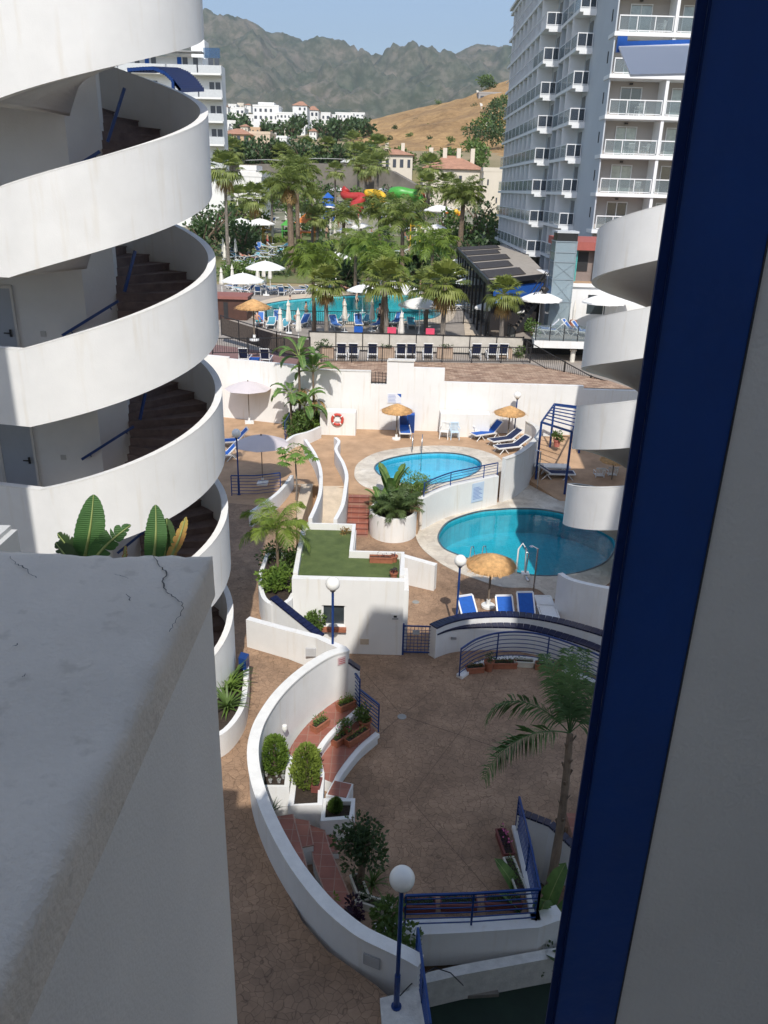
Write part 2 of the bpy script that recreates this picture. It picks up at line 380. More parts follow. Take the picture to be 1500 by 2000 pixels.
# ================================================================== TERRAIN
TP = [(-200,-1.3),(48.7,-1.3),(49.1,2.2),(88,2.2),(90,3.7),(100,4.8),(115,6.),(150,9.7),(196,12.5),(199,12.6),(203,18.2),(260,24),(400,36),(550,50),(900,66),(1500,90),(3000,120),(9000,150)]
def TZ(x, y):
    for (a, za), (b, zb) in zip(TP, TP[1:]):
        if y <= b:
            z = za+(zb-za)*(y-a)/(b-a); break
    else: z = TP[-1][1]
    pass
    return z
def surf(x, y): return 3.8 if 44.5 < y < 92 else TZ(x, y)
def G(px, py, zmin=None):
    """point where the line of sight through a photo pixel meets the hotel grounds"""
    r = ray(px, py); y = 45.
    while y < 3000:
        z = EYE+r[2]*y/r[1]; x = r[0]*y/r[1]
        if z <= surf(x, y): return Vector((x, y, surf(x, y)))
        y *= 1.004
    return Vector((x, y, z))
def terrain_material():
    m = mat('hill_ground', (.30, .22, .13), .95, .4, .02, .5, .8, col2=(.13, .14, .06)); return m
def build_ground():
    ys = [-60,-20,0,10,20,30,40,48.7,49.1,60,80,88,90,95,100,107,115,125,135,150,165,180,196,199,203,215,230,260,300,350,400,470,550,700,900,1200,1500,2200,3000,5000,9000]
    mb = MB(); nx = 40
    for y in ys:
        wd = max(120, y*1.1)
        for i in range(nx+1):
            x = -wd+2*wd*i/nx; n = noise.noise(Vector((x*.02, y*.02, 0)))*min(max(0, y-210)*.03, 6)
            mb.v.append((x, y, TZ(x, y)+n))
    for j in range(len(ys)-1):
        for i in range(nx): a = j*(nx+1)+i; mb.f.append((a, a+1, a+nx+2, a+nx+1)); mb.mi.append(0)
    struct(mb, 'ground', terrain_material(), True)
build_ground()

def interp(tab, u):
    if u <= tab[0][0]: return tab[0][1]
    for (a, za), (b, zb) in zip(tab, tab[1:]):
        if u <= b: return za+(zb-za)*(u-a)/(b-a)
    return tab[-1][1]
# mountains: a real range 2.4-5.2 km away, crest following the skyline
SKYL = [(200,90),(300,60),(360,50),(400,49),(430,52),(480,55),(500,65),(530,85),(560,95),(590,108),(625,105),(660,100),(690,97),(710,103),(740,118),(775,124),(800,120),(830,115),(860,116),(900,113),(930,103),(950,105),(990,118),(1060,122),(1200,118),(1400,100)]
def mountain_mat():
    m = mat('mountain_scrub', (.19, .155, .12), .95, .3, .006, .6, .03, col2=(.06, .085, .045)); t, b = nodes_of(m)
    tc = t.nodes['Texture Coordinate']; n = t.nodes.new('ShaderNodeTexNoise'); n.inputs['Scale'].default_value = .022; n.inputs['Detail'].default_value = 12; n.inputs['Roughness'].default_value = .85
    r = t.nodes.new('ShaderNodeValToRGB'); r.color_ramp.elements[0].position = .46; r.color_ramp.elements[1].position = .56
    r.color_ramp.elements[0].color = (.28, .40, .24, 1); r.color_ramp.elements[1].color = (1.0, 1.0, 1.0, 1)
    t.links.new(tc.outputs['Object'], n.inputs['Vector']); t.links.new(n.outputs['Fac'], r.inputs[0])
    src = b.inputs['Base Color'].links[0].from_socket; mu = t.nodes.new('ShaderNodeMixRGB'); mu.blend_type = 'MULTIPLY'; mu.inputs[0].default_value = .8
    t.links.new(src, mu.inputs[1]); t.links.new(r.outputs[0], mu.inputs[2]); t.links.new(mu.outputs[0], b.inputs['Base Color']); return m
def build_mountains():
    mb = MB(); nu, nv = 300, 110
    for j in range(nv+1):
        v = j/nv
        for i in range(nu+1):
            px = 120+1260*i/nu; r = ray(px, interp(SKYL, px)); yr = 4200
            zr = EYE+r[2]/r[1]*yr
            y = 2000+ (yr-2000)*min(v/.85, 1)+(max(0, v-.85)/.15)*900
            x = r[0]/r[1]*y
            t = min(v/.85, 1)
            ff = t*t*(3-2*t)*.55+t*.45
            P = Vector((x*.0011, y*.0011, 0))
            rn = 1-abs(noise.fractal(P, .9, 2.1, 6))*1.7
            rn2 = noise.fractal(P*3.1+Vector((5, 3, 1)), .85, 2.2, 5)
            amp = 210*math.sin(math.pi*min(t, 1))**.8
            z = 95+(zr-95)*ff+(rn-.62)*amp+rn2*(75*math.sin(math.pi*t)+ 5)
            if t >= 1 and v > .85: z = zr-(v-.85)/.15*400+rn2*9
            if t > .93 and v <= .85: z = min(z, EYE+(zr-EYE)*y/yr+rn2*5-4)
            mb.v.append((x, y, z))
    for j in range(nv):
        for i in range(nu): a = j*(nu+1)+i; mb.f.append((a, a+1, a+nu+2, a+nu+1)); mb.mi.append(0)
    struct(mb, 'mountain_range', mountain_mat(), 'all')
build_mountains()
# dry brown hill
HILL = [(520,330),(560,308),(600,292),(640,268),(680,250),(720,236),(760,224),(800,214),(850,203),(900,190),(925,178),(950,164),(990,150),(1050,135),(1150,130)]
HILLTREES = []
def hillz(px, y):
    yr = 430.; r = ray(px, interp(HILL, px)); zr = EYE+r[2]/r[1]*yr; z0 = TZ(0, 235)-1
    if y <= yr: t = (y-235)/(yr-235); z = z0+(zr-z0)*(.75*t+.25*t*t)
    else: t = (y-yr)/200; z = zr-t*t*60
    return z
def build_hill():
    m = mat('dry_grass_hill', (.45, .285, .13), .95, .3, .03, .7, .5, col2=(.27, .165, .075)); t, b = nodes_of(m)
    tc = t.nodes['Texture Coordinate']; n = t.nodes.new('ShaderNodeTexNoise'); n.inputs['Scale'].default_value = .22; n.inputs['Detail'].default_value = 12; n.inputs['Roughness'].default_value = .9
    r = t.nodes.new('ShaderNodeValToRGB'); r.color_ramp.elements[0].position = .4; r.color_ramp.elements[1].position = .6
    r.color_ramp.elements[0].color = (.45, .42, .35, 1); r.color_ramp.elements[1].color = (1.1, 1.1, 1.05, 1)
    t.links.new(tc.outputs['Object'], n.inputs['Vector']); t.links.new(n.outputs['Fac'], r.inputs[0])
    src = b.inputs['Base Color'].links[0].from_socket; mu = t.nodes.new('ShaderNodeMixRGB'); mu.blend_type = 'MULTIPLY'; mu.inputs[0].default_value = .9
    t.links.new(src, mu.inputs[1]); t.links.new(r.outputs[0], mu.inputs[2]); t.links.new(mu.outputs[0], b.inputs['Base Color'])
    mb = MB(); nu, nv = 120, 70
    for j in range(nv+1):
        y = 235+365*j/nv
        for i in range(nu+1):
            px = 500+680*i/nu; r_ = ray(px, 300); x = r_[0]/r_[1]*y
            n_ = noise.fractal(Vector((x*.02, y*.02, 3)), .9, 2, 5)*(4*min(1, (y-235)/60)*(.35 if 410 < y < 450 else 1))
            mb.v.append((x, y, hillz(px, y)+n_))
    for j in range(nv):
        for i in range(nu): a = j*(nu+1)+i; mb.f.append((a, a+1, a+nu+2, a+nu+1)); mb.mi.append(0)
    struct(mb, 'dry_hill', m, 'all')
build_hill()
def on_hill(px, py):
    y = 236.
    while y < 430:
        r = ray(px, py); z = EYE+r[2]/r[1]*y
        if z <= hillz(px, y): break
        y += 2
    r = ray(px, py); return Vector((r[0]/r[1]*y, y, hillz(px, y)))

# ================================================================== COMPLEX: LEVELS
ZU = 1.1     # upper terrace and walkway
big_px = [(856,1055),(860,1038),(876,1020),(908,1007),(940,999),(972,996),(1004,994),(1060,996),(1120,1008),(1165,1025),(1195,1045),(1202,1070),(1185,1097),(1150,1114),(1110,1123),(1060,1126),(1010,1120),(950,1105),(900,1087),(868,1073)]
big = [(p.x, p.y) for p in crv([Vector(q[:2]) for q in ZZ(big_px, 0.)], 4, True)]
bcop_px = [(812,1037),(840,1018),(880,1003),(940,988),(1000,974),(1045,941),(1080,943),(1103,957),(1110,982),(1160,990),(1220,1020),(1240,1075),(1215,1115),(1150,1165),(1080,1170),(1045,1150),(985,1148),(930,1132),(880,1112),(845,1090),(820,1066)]
bcop = [(p.x, p.y) for p in crv([Vector(q[:2]) for q in ZZ(bcop_px, 0.)], 4, True)]
up_px = [(732,913),(745,902),(775,893),(815,887),(860,885),(900,888),(930,897),(940,908),(933,922),(905,935),(870,943),(830,948),(790,946),(755,936),(737,925)]
upp = [(p.x, p.y) for p in crv([Vector(q[:2]) for q in ZZ(up_px, ZU)], 4, True)]
ucop_px = [(692,925),(700,905),(735,885),(790,875),(860,871),(920,876),(965,889),(983,905),(978,922),(930,938),(862,950),(838,960),(780,962),(722,955),(698,941)]
ucop = [(p.x, p.y) for p in crv([Vector(q[:2]) for q in ZZ(ucop_px, ZU)], 4, True)]
# plaza at courtyard level, pool cut out
se = xy(ZZ([(745,1838),(1048,1803),(1010,1598),(1060,1600),(1180,1640)], 0))
plaza_o = [(-4.2, 36), (-4.2, 20.), (-3.2, 15.5), (-2.0, 12.8)]+se+[(20, 14), (20, 45), (-2, 45)]
mb = MB(); mb.slab(plaza_o, [big], -.5, 0.); struct(mb, 'plaza_paving', stamp)
mb = MB()
for a_, b_ in (((700,1300),(785,1397)), ((785,1397),(850,1345)), ((785,1397),(700,1470)), ((955,1312),(905,1420)), ((905,1420),(800,1560)), ((785,1397),(1000,1470)), ((800,1560),(960,1745)), ((545,1500),(508,1500))):
    A_, B_ = Z(*a_, 0), Z(*b_, 0)
    if a_[0] == 545: continue
    mb.bar(A_+Vector((0,0,.001)), B_+Vector((0,0,.001)), .012, .004)
struct(mb, 'paving_joints', mat('joint_grime', (.17, .11, .075), .95, .3, 8))
mb = MB(); mb.slab(bcop, [big], .004, .03); struct(mb, 'pool_surround', stone)
def pool(outline, ztop, depth, name, label, shelf=None, wl=.12, bm=None):
    root = thing(name, label, 'swimming pool', origin=(sum(p[0] for p in outline)/len(outline), sum(p[1] for p in outline)/len(outline), ztop-depth))
    b = MB(); n = len(outline); zs = ztop-depth
    cq = (sum(p[0] for p in outline)/n, sum(p[1] for p in outline)/n); ins = [(cq[0]+(p[0]-cq[0])*.993, cq[1]+(p[1]-cq[1])*.993) for p in outline]
    vs = [(p[0], p[1], ztop-.012) for p in ins]+[(p[0], p[1], zs) for p in ins]
    fs = [((i+1) % n, i, i+n, (i+1) % n+n) for i in range(n)]
    for t in tessellate_polygon([[Vector((p[0], p[1], 0)) for p in outline]]): fs.append(tuple(i+n for i in t))
    b.add(vs, fs); b.build('basin', bm or basin, root)
    wv = MB(); wv.slab(outline, [], ztop-wl-.01, ztop-wl); wv.f = [f for f in wv.f if len(f) == 3]; wv.mi = [0]*len(wv.f); wv.v = wv.v[:n]
    o = wv.build('water', water, root)
    e = MB(); e.wall(outline, .07, ztop+.004 if ztop > 3 else ztop+.031, ztop+.05, closed=True); e.build('edge_tiles', mat('dark_edge_tiles', (.06, .12, .16), .4, .4, 12), root)
    if shelf:
        
        for q_, (sc_, zz_) in enumerate(((1., .55), (1.35, .85))): c_ = shelf[0]; s_ = MB(); s_.prism([(c_[0]+(p[0]-c_[0])*sc_, c_[1]+(p[1]-c_[1])*sc_) for p in shelf[1:]], zs, ztop-zz_); s_.build('entry_step', basin_p, root)
    return root
pool(big, 0., 1.22, 'swimming_pool', 'large kidney shaped turquoise pool half in shadow below the curved wall', shelf=None)
def scale_out(o, c, s): return [(c[0]+(p[0]-c[0])*s, c[1]+(p[1]-c[1])*s) for p in o]
cx = sum(p[0] for p in upp)/len(upp); cy = sum(p[1] for p in upp)/len(upp)
pool(upp, ZU, 1.0, 'round_pool', 'small round bright blue pool on the upper terrace with curved railing', bm=basin_l)
# upper terrace + walkway
W_out = [(820,2060),(790,1975),(735,1925),(700,1900),(640,1858),(590,1800),(555,1730),(520,1640),(505,1560),(503,1480),(520,1410),(560,1345),(610,1310),(665,1290)]
edge1 = xy(ZZ(W_out, ZU))
e2 = xy(ZZ([(660,1300),(487,1250),(512,1210),(512,1120),(540,1060),(560,1018)], ZU))
ybk = 31.3
terr = [(-16, 3.5)]+edge1+[(-1.15,19.2),(-3.9,20.9)]+[(-3.45,22.2),(-3.4,27.0)]
terr += [(-3.3, 27.6), (-3.9, 33.), (-3.9, 35.2)]
terr += xy(ZZ([(675,953),(677,963),(719,966)], ZU))
cw_px = [(817,1000),(831,962),(862,950),(908,942),(940,936),(985,927),(1010,915),(1036,898),(1048,880),(1053,862),(1047,845)]
cw_top = xy(ZZ(cw_px, ZU))
terr += cw_top+[(11.5, 44.0), (11.5, 45.0), (-16, 48.5)]
mb = MB(); mb.slab(terr, [upp], -.4, ZU); struct(mb, 'upper_terrace', sandp)
mb = MB(); mb.slab(ucop, [upp], ZU+.004, ZU+.03); struct(mb, 'round_pool_surround', stone)
# walkway stamped overlay
ww = [(-16, 3.6)]+edge1+[(-1.15,19.2),(-3.9,20.9),(-3.5,22.2),(-3.5,27),(-3.95,32),(-16,34)]
mb = MB(); mb.slab(ww, [], ZU+.002, ZU+.006); struct(mb, 'walkway_paving', stamp)
# sloping terrace right of the pools
a = xy([Z(1047,845,ZU)])[0]
mb = MB()
rt = [(cw_top[-1][0]-.3, 44.3), (14, 44.3), (14, 36.2), (cw_top[-4][0]+1.1, 36.6), (cw_top[-4][0]-.15, 39.)]
rz = [ZU-.02, ZU-.02, .02, .02, .3]
mb.add([(p[0], p[1], z) for p, z in zip(rt, rz)]+[(p[0], p[1], -.3) for p in rt], [(4,3,2,1,0)]+[(i, (i+1) % 5, (i+1) % 5+5, i+5) for i in range(5)])
struct(mb, 'sloping_terrace', sandp)
# lower court at bottom right
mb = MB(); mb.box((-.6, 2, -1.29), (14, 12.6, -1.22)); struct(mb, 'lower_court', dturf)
lp = ZZ([(812,1880),(860,1868),(1078,1858),(1100,1850),(1200,1835)], -.8)
mb = MB(); mb.prism([(.3, 12.3)]+[(p.x, p.y-.05) for p in lp]+[(9, 13), (9, 15), (.3, 13)], -1.2, -.8); struct(mb, 'lower_path', stamp)
# ================================================================== BACK WALL (white, with pale stone deck behind)
def pw(px, py, y): p = Y(px, py, y); return p.x, p.z
root = thing('perimeter_wall', 'long white stepped wall behind the pool terraces', 'wall', origin=(0, 44.6, ZU))
m_ = MB()
segs = [(-16, -9.25, 4.72), (-9.25, -3.95, 4.62), (-3.95, -.95, 4.45), (-.95, -.05, 3.75), (-.05, 1.45, 5.1), (1.45, 3.2, 4.75), (3.2, 11.1, 3.98), (11.1, 16, 3.79)]
def wy(x): return 44.62 if x > -3.9 else 44.62+(-3.9-x)*.30
for x0, x1, zt in segs:
    m_.prism([(x0, wy(x0)), (x1, wy(x1)), (x1, wy(x1)+.28), (x0, wy(x0)+.28)], ZU-.3, zt)
m_.build('wall', white2, root)
m_ = MB(); m_.box((.0, 44.55, 5.1), (1.5, 44.98, 5.18)); m_.box((-3.95, 44.60, 4.45), (-.95, 44.93, 4.49)); m_.build('coping', cap_w, root)
m_ = MB(); 
for i in range(5): m_.box((-.92+i*.2, 44.72, 3.76), (-.89+i*.2, 44.75, 4.45))
for i in range(4): m_.box((-.94, 44.71, 3.85+i*.17), (-.06, 44.74, 3.87+i*.17))
m_.build('iron_grille', blackm, root)
# stair-shaped white block with the ring buoy, low block behind the chairs
bp = Z(694,851,ZU)
mb = MB(); p0 = Y(625,805,bp.y); p1 = Y(694,853,bp.y); zt = Y(660,806,bp.y).z
mb.prism([(p0.x, bp.y), (p1.x, bp.y), (p1.x+.02, bp.y+.9), (p0.x, bp.y+.9)], ZU-.05, zt)
solid(mb, 'low_wall', 'low white wall block carrying the red ring buoy', 'wall', white2)
mb = MB(); q0 = Y(861,808,43.6); q1 = Y(956,832,43.6); mb.box((q0.x, 43.6, ZU-.02), (q1.x, 44.5, q0.z)); 
solid(mb, 'low_wall', 'low white wall block behind the white plastic chairs', 'wall', white2)
# hotel terrace deck
hp_px = [(497,602),(540,590),(600,583),(680,578),(760,576),(820,579),(850,590),(862,608),(846,622),(780,628),(680,629),(560,626),(515,618)]
hp = [(p.x, p.y) for p in crv([Vector(q[:2]) for q in ZZ(hp_px, 3.8)], 4, True)]
deck = [(-40, 55), (-9.4, 46.9), (-4., 45.0), (15, 45.0), (40, 45.0), (40, 92), (-60, 92), (-60, 60)]
mb = MB(); mb.slab(deck, [hp], 2.9, 3.8); struct(mb, 'hotel_terrace', mat('grey_brown_deck', (.33, .29, .25), .9, .25, .5, .4, 8))
pool(hp, 3.8, 1.4, 'hotel_pool', 'long curved turquoise pool of the hotel beyond the palm trees', wl=.1, bm=basin_p)
hcop = [(p.x, p.y) for p in crv([Vector(q[:2]) for q in ZZ([(470,604),(530,583),(600,574),(680,569),(770,567),(835,570),(880,588),(890,610),(868,632),(780,637),(670,638),(550,634),(495,622)], 3.8)], 4, True)]
mb = MB(); mb.slab(hcop, [hp], 3.804, 3.82); struct(mb, 'hotel_pool_surround', cream_p)
def slope_sheet(name, xa, xb, ya, yb, mt, dz=.05):
    mb = MB(); nx, ny = 30, 30
    for j in range(ny+1):
        for i in range(nx+1): x = xa+(xb-xa)*i/nx; y = ya+(yb-ya)*j/ny; mb.v.append((x, y, TZ(x, y)+dz))
    for j in range(ny):
        for i in range(nx): a = j*(nx+1)+i; mb.f.append((a, a+1, a+nx+2, a+nx+1)); mb.mi.append(0)
    struct(mb, name, mt)
slope_sheet('hotel_lawn', -45, 6, 92.3, 128, mat('lawn_grass', (.10, .14, .04), .95, .4, .25, .6, 6, col2=(.17, .15, .08)))
slope_sheet('park_paving', -50, 16, 128.3, 189, mat('park_grey_paving', (.30, .27, .23), .95, .35, .15, .4, 3, col2=(.15, .16, .10)))
slope_sheet('garden_ground', 6.2, 13, 92.3, 128, mat('shady_garden_soil', (.10, .10, .05), .95, .4, .3, .6, 6))
# block paving strip between wall and chairs
mb = MB(); f0 = Z(610,704,3.8); f1 = Z(1035,712,3.8)
mb.prism([(-3.8, 44.95), (14, 44.95), (f1.x+4, 47), (f1.x, f1.y), (f0.x, f0.y)], 3.81, 3.83); struct(mb, 'block_paving', stonetile)
mb = MB(); mb.prism([(-4.2, 45.5), (-11.5, 48.0), (-20, 52), (-14, 56), (Z(612,700,3.8).x, Z(612,700,3.8).y)], 3.815, 3.835); struct(mb, 'plum_terrace', mat('plum_terrace_paving', (.22, .13, .12), .9, .2, 2, .3, 20))

# ================================================================== AMPHITHEATRE + CURVED WALL
cwall_px = [(822,1877),(795,1862),(752,1842),(700,1815),(640,1765),(590,1705),(555,1650),(525,1590),(503,1530),(494,1480),(497,1440),(512,1400),(545,1352),(590,1310),(640,1278),(679,1266)]
cwp = xy(ZZ(cwall_px, 1.95))
zt_l = [1.75,1.78,1.8,1.85,1.9,1.95,2.0,2.05,2.1,2.15,2.2,2.22,2.25,2.25,2.25,2.25]
cc = crv([Vector((*xy([Z(a, b, z)])[0], z)) for (a, b), z in zip(cwall_px, zt_l)], 5)
root = thing('curved_wall', 'long white curved wall sweeping round the terracotta terraces', 'wall', origin=(cc[40].x, cc[40].y, 0))
m_ = MB(); m_.wall([(p.x, p.y) for p in cc], .2, -.3, [p.z-.04 for p in cc]); m_.build('wall', white, root, True)
m_ = MB(); m_.wall([(p.x, p.y) for p in cc], .26, [p.z-.045 for p in cc], [p.z for p in cc]); m_.build('coping', mat('white_wall_coping', (.78, .77, .73), .8, .1, 4, .3, 30), root, True)
def arc_band(inner_px, outer_px, z, z0, k=4):
    a = crv([Vector(q[:2]) for q in ZZ(inner_px, z)], k); b = crv([Vector(q[:2]) for q in ZZ(outer_px, z)], k)
    return [tuple(p) for p in a]+[tuple(p) for p in b[::-1]]
# two curved seating terraces and the connecting steps are one built stair
root = thing('seating_terraces', 'curved terracotta tiled seating steps inside the white curved wall', 'steps', origin=(-1.5, 16.5, 0))
up_in = [(684,1352),(640,1380),(600,1415),(570,1455),(556,1490)]
up_out = [(701,1383),(668,1412),(640,1440),(622,1468),(612,1500)]
lo_in = [(701,1392),(668,1422),(640,1450),(622,1480),(612,1512)]
lo_out = [(738,1432),(705,1460),(680,1490),(662,1515),(655,1530)]
m_ = MB(); m_.prism(arc_band(up_in, up_out, .72, 0), 0., .70); m_.prism(arc_band([(p[0]-3, p[1]) for p in lo_in], lo_out, .36, 0), 0., .34)
m_.build('plaster_body', white, root)
def inset_band(i, o, z, f=.0):
    return arc_band(i, [(a[0]-(a[0]-b[0])*.12, a[1]-(a[1]-b[1])*.12) for a, b in zip(o, i)], z, 0)
m_ = MB(); m_.prism(inset_band(up_in, up_out, .72), .70, .72); m_.prism(inset_band(lo_in, lo_out, .36), .34, .36); m_.build('tiles', redtile, root)
# white kerb strips along the seat edges
m_ = MB()
for o_, z in ((up_out, .74), (lo_out, .38)):
    c_ = crv([Vector(q[:2]) for q in ZZ(o_, z)], 4); m_.wall([tuple(p) for p in c_], .12, z-.12, z)
m_.build('edge_kerb', white, root)
# lower stairs (dark red) between the wall and planters, going down towards the camera
stair_px = [([(540,1595),(572,1590),(625,1790),(560,1745)], .72), ([(572,1598),(603,1603),(612,1650),(586,1655)], .55),
            ([(603,1610),(634,1622),(645,1660),(700,1790),(655,1800),(612,1680)], .36), ([(634,1628),(655,1632),(662,1665),(640,1665)], .18),
            ([(560,1745),(625,1790),(655,1800),(735,1850),(720,1880),(640,1815)], .36)]
m_ = MB(); m2 = MB()
for pl, z in stair_px:
    q = xy(ZZ(pl, z)); m_.prism(q, 0., z-.02); m2.prism(q, z-.02+.003*len(pl)/10, z)
m_.build('lower_body', white, root); m2.build('lower_tiles', redtile, root)
for pl, z in stair_px:
    q = [tuple(p) for p in xy(ZZ(pl, z))]; m_ = MB(); m_.wall(q, .028, z-.03, z+.005, closed=True); m_.build('nosing', mat('tile_nosing', (.42, .27, .21), .7, .3, 9), root)
# planter boxes built of white plaster
def planter_box(px, z, zb, label, t=.14, soilz=.12):
    q = [tuple(p) for p in xy(ZZ(px, z))]; r_ = thing('planter_box', label, 'planter', origin=(sum(p[0] for p in q)/len(q), sum(p[1] for p in q)/len(q), zb))
    m = MB(); m.wall(q, t, zb, z, closed=True); m.build('walls', white, r_)
    c = (sum(p[0] for p in q)/len(q), sum(p[1] for p in q)/len(q)); m = MB(); m.prism(scale_out(q, c, .93), zb, z-soilz); m.build('soil', soil, r_, label='') if False else m.build('soil', soil, r_)
    return r_, c
planter_box([(510,1535),(560,1535),(566,1478),(540,1462),(512,1478)], .95, 0, 'white planter against the curved wall holding the tall cone shrub')
planter_box([(568,1572),(625,1570),(628,1510),(622,1478),(580,1480)], .8, 0, 'middle white planter with dry soil and the bright lime shrub')
planter_box([(630,1600),(686,1596),(690,1562),(634,1562)], .6, 0, 'square white planter of dark soil at the foot of the steps')
m_ = MB(); q = xy(ZZ([(636,1552),(652,1522),(690,1530),(678,1560)], .45)); m_.prism(q, 0, .43); solid(m_, 'tiled_plinth', 'small white plinth topped with terracotta tiles beside the square planter', 'plinth', white)
m_ = MB(); c0 = (sum(p[0] for p in q)/4, sum(p[1] for p in q)/4); m_.prism(scale_out(q, c0, .86), .432, .45); o = solid(m_, 'terracotta_slab', 'terracotta tile top of the small white plinth', 'tile', redtile)
# low wall across walkway end
lw = [Z(484,1207,2.05), Z(560,1228,2.05), Z(620,1243,2.05), Z(672,1266,2.05)]
lw = xy(lw)
root = thing('low_wall', 'low white wall crossing the walkway below the tiled slope', 'wall', origin=(lw[1][0], lw[1][1], ZU))
m_ = MB(); m_.wall(lw, .2, ZU-.2, [2.05]*4); m_.build('wall', white, root)
v = Y(607,1273,lw[2][1]-.12); m_ = MB(); m_.box((v.x-.15, v.y-.03, v.z-.14), (v.x+.15, v.y+.03, v.z+.12)); m_.build('vent_cover', mat('grey_vent', (.5, .5, .5), .6), root)
# ================================================================== UTILITY HOUSE
HX0, HX1, HY0 = -2.82, .70, 22.3
root = thing('utility_house', 'small white flat building with artificial turf on its roof', 'building', origin=(-1, HY0, 0))
m_ = MB()
roof_pl = xy(ZZ([(571,1131),(790,1128),(786,1083),(695,1083),(691,1024),(556,1022)], 2.65))
RY = roof_pl[-1][1]; XN = roof_pl[4][0]; YN = roof_pl[3][1]
body = [(HX0, HY0), (HX1, HY0), (HX1+.05, YN+.2), (XN+.1, YN+.2), (XN+.1, RY), (HX0-.15, RY)]
# front wall with a window hole: built from pieces
wl, wr = Y(629,1182,HY0), Y(674,1224,HY0)
m_.box((HX0, HY0, 0), (wl.x, HY0+.25, 2.66)); m_.box((wr.x, HY0, 0), (HX1, HY0+.25, 2.66))
m_.box((wl.x, HY0, wl.z), (wr.x, HY0+.25, 2.66)); m_.box((wl.x, HY0, 0), (wr.x, HY0+.25, wr.z))
m_.prism([(HX0, HY0+.25), (HX1, HY0+.25), (HX1+.05, YN+.2), (XN+.1, YN+.2), (XN+.1, RY), (HX0-.15, RY)], 0, 2.45)
m_.wall([(p[0], p[1]) for p in [(HX0+.08, HY0+.33), (HX0-.07, RY-.08), (XN+.02, RY-.08), (XN+.02, YN+.12), (HX1-.03, YN+.12), (HX1-.08, HY0+.33)]], .15, 2.45, 2.72)
m_.build('walls', white2, root)
m_ = MB(); m_.prism([(HX0+.16, HY0+.26), (HX1-.16, HY0+.26), (HX1-.13, YN+.04), (XN-.06, YN+.04), (XN-.06, RY-.16), (HX0+.02, RY-.16)], 2.45, 2.5); m_.build('roof_turf', grassm, root)
m_ = MB(); m_.box((wl.x, HY0+.12, wr.z), (wr.x, HY0+.16, wl.z)); m_.build('window', glass_d, root)
m_ = MB(); 
for z in (wl.z-.03, wr.z): m_.box((wl.x, HY0+.06, z), (wr.x, HY0+.115, z+.04))
for x in (wl.x, wr.x-.04): m_.box((x, HY0+.06, wr.z+.04), (x+.04, HY0+.115, wl.z-.03))
m_.build('window_frame', wplast, root)
m_ = MB(); m_.box((wl.x-.02, HY0-.14, wr.z-.14), (wr.x+.04, HY0+.0, wr.z-.02)); m_.build('window_sill', terra, root)
v = Y(712,1253,HY0); m_ = MB(); m_.box((v.x-.14, HY0-.02, v.z-.1), (v.x+.14, HY0-.001, v.z+.1)); m_.build('meter_cover', cream_p, root)
v = Y(772,1205,HY0); m_ = MB(); m_.box((v.x-.13, HY0-.02, v.z-.11), (v.x+.13, HY0-.001, v.z+.11)); m_.build('notice', wplast, root)
m_ = MB(); m_.box((v.x-.05, HY0-.026, v.z-.01), (v.x+.05, HY0-.021, v.z+.06)); 
for k in range(3): m_.box((v.x-.1, HY0-.026, v.z-.04-.02*k), (v.x+.1, HY0-.021, v.z-.033-.02*k))
m_.build('notice_print', dark, root)
# white wall stub and low wall right of the house
mb = MB(); r1 = [Z(778,1082,1.15), Z(852,1098,1.15)]; mb.wall(xy(r1), .25, 0, [1.15, 1.05]); solid(mb, 'low_wall', 'short white low wall beside the turf roof and pool', 'wall', white2)
mb = MB(); mb.box((HX1+.003, HY0+.3, 0), (HX1+.16, YN, 2.2)); solid(mb, 'wall_pier', 'narrow white pier against the right end of the turf roofed house', 'wall', white2)
# left planter of the house with blue tiled sloping cap
pl = [Z(512,1118,1.9), Z(512,1160,1.9), Z(516,1185,1.9), Z(535,1165+30,1.8)]
pl = xy([Z(508,1122,2.0), Z(510,1150,2.0), Z(520,1172,2.0), Z(545,1182,2.0), Z(566,1170,2.0)])
pl = [tuple(p) for p in crv([Vector(p) for p in pl], 4)]
root = thing('curved_planter', 'white curved planter at the left end of the turf roofed house', 'planter', origin=(pl[0][0], pl[0][1], ZU))
m_ = MB(); m_.wall(pl+[(HX0, HY0+.3)], .14, ZU-.2, 2.0); m_.wall([pl[0], (pl[0][0], 25.5), (HX0-.1, 25.6)], .14, ZU-.2, 2.0); m_.build('wall', white, root)
m_ = MB(); m_.prism(pl+[(HX0-.01, HY0+.3), (HX0-.05, 25.5), (pl[0][0]+.05, 25.4)], ZU, 1.85); m_.build('soil', soil, root)
# sloping wall with navy tiles
s0, s1 = Z(533,1166,2.1), Y(628,1243,20.6)
s0 = Y(533,1166,21.9); pts = [(s0.x+(s1.x-s0.x)*t, s0.y+(s1.y-s0.y)*t) for t in (0,.25,.5,.75,1)]; zs = [s0.z+(s1.z-s0.z)*t for t in (0,.25,.5,.75,1)]
root = thing('sloping_wall', 'white sloping wall capped with dark blue tiles left of the lamp', 'wall', origin=(pts[0][0], pts[0][1], 0))
m_ = MB(); m_.wall(pts, .2, 0.2, [z-.05 for z in zs]); m_.build('wall', white, root)
def tile_cap(pts, zs, w_, root, t=.05, ln=.17, gap=.012, name='tile_cap'):
    m = MB(); 
    for (a, za), (b, zb) in zip(zip(pts, zs), zip(pts[1:], zs[1:])):
        A = Vector((*a, za)); B = Vector((*b, zb)); L = (B-A).length; n = max(1, round(L/ln))
        for k in range(n):
            p = A.lerp(B, k/n); q = A.lerp(B, (k+1)/n); d = (q-p).normalized()*gap/2; m.bar(p+d, q-d, w_, t)
    return m.build(name, navyt, root)
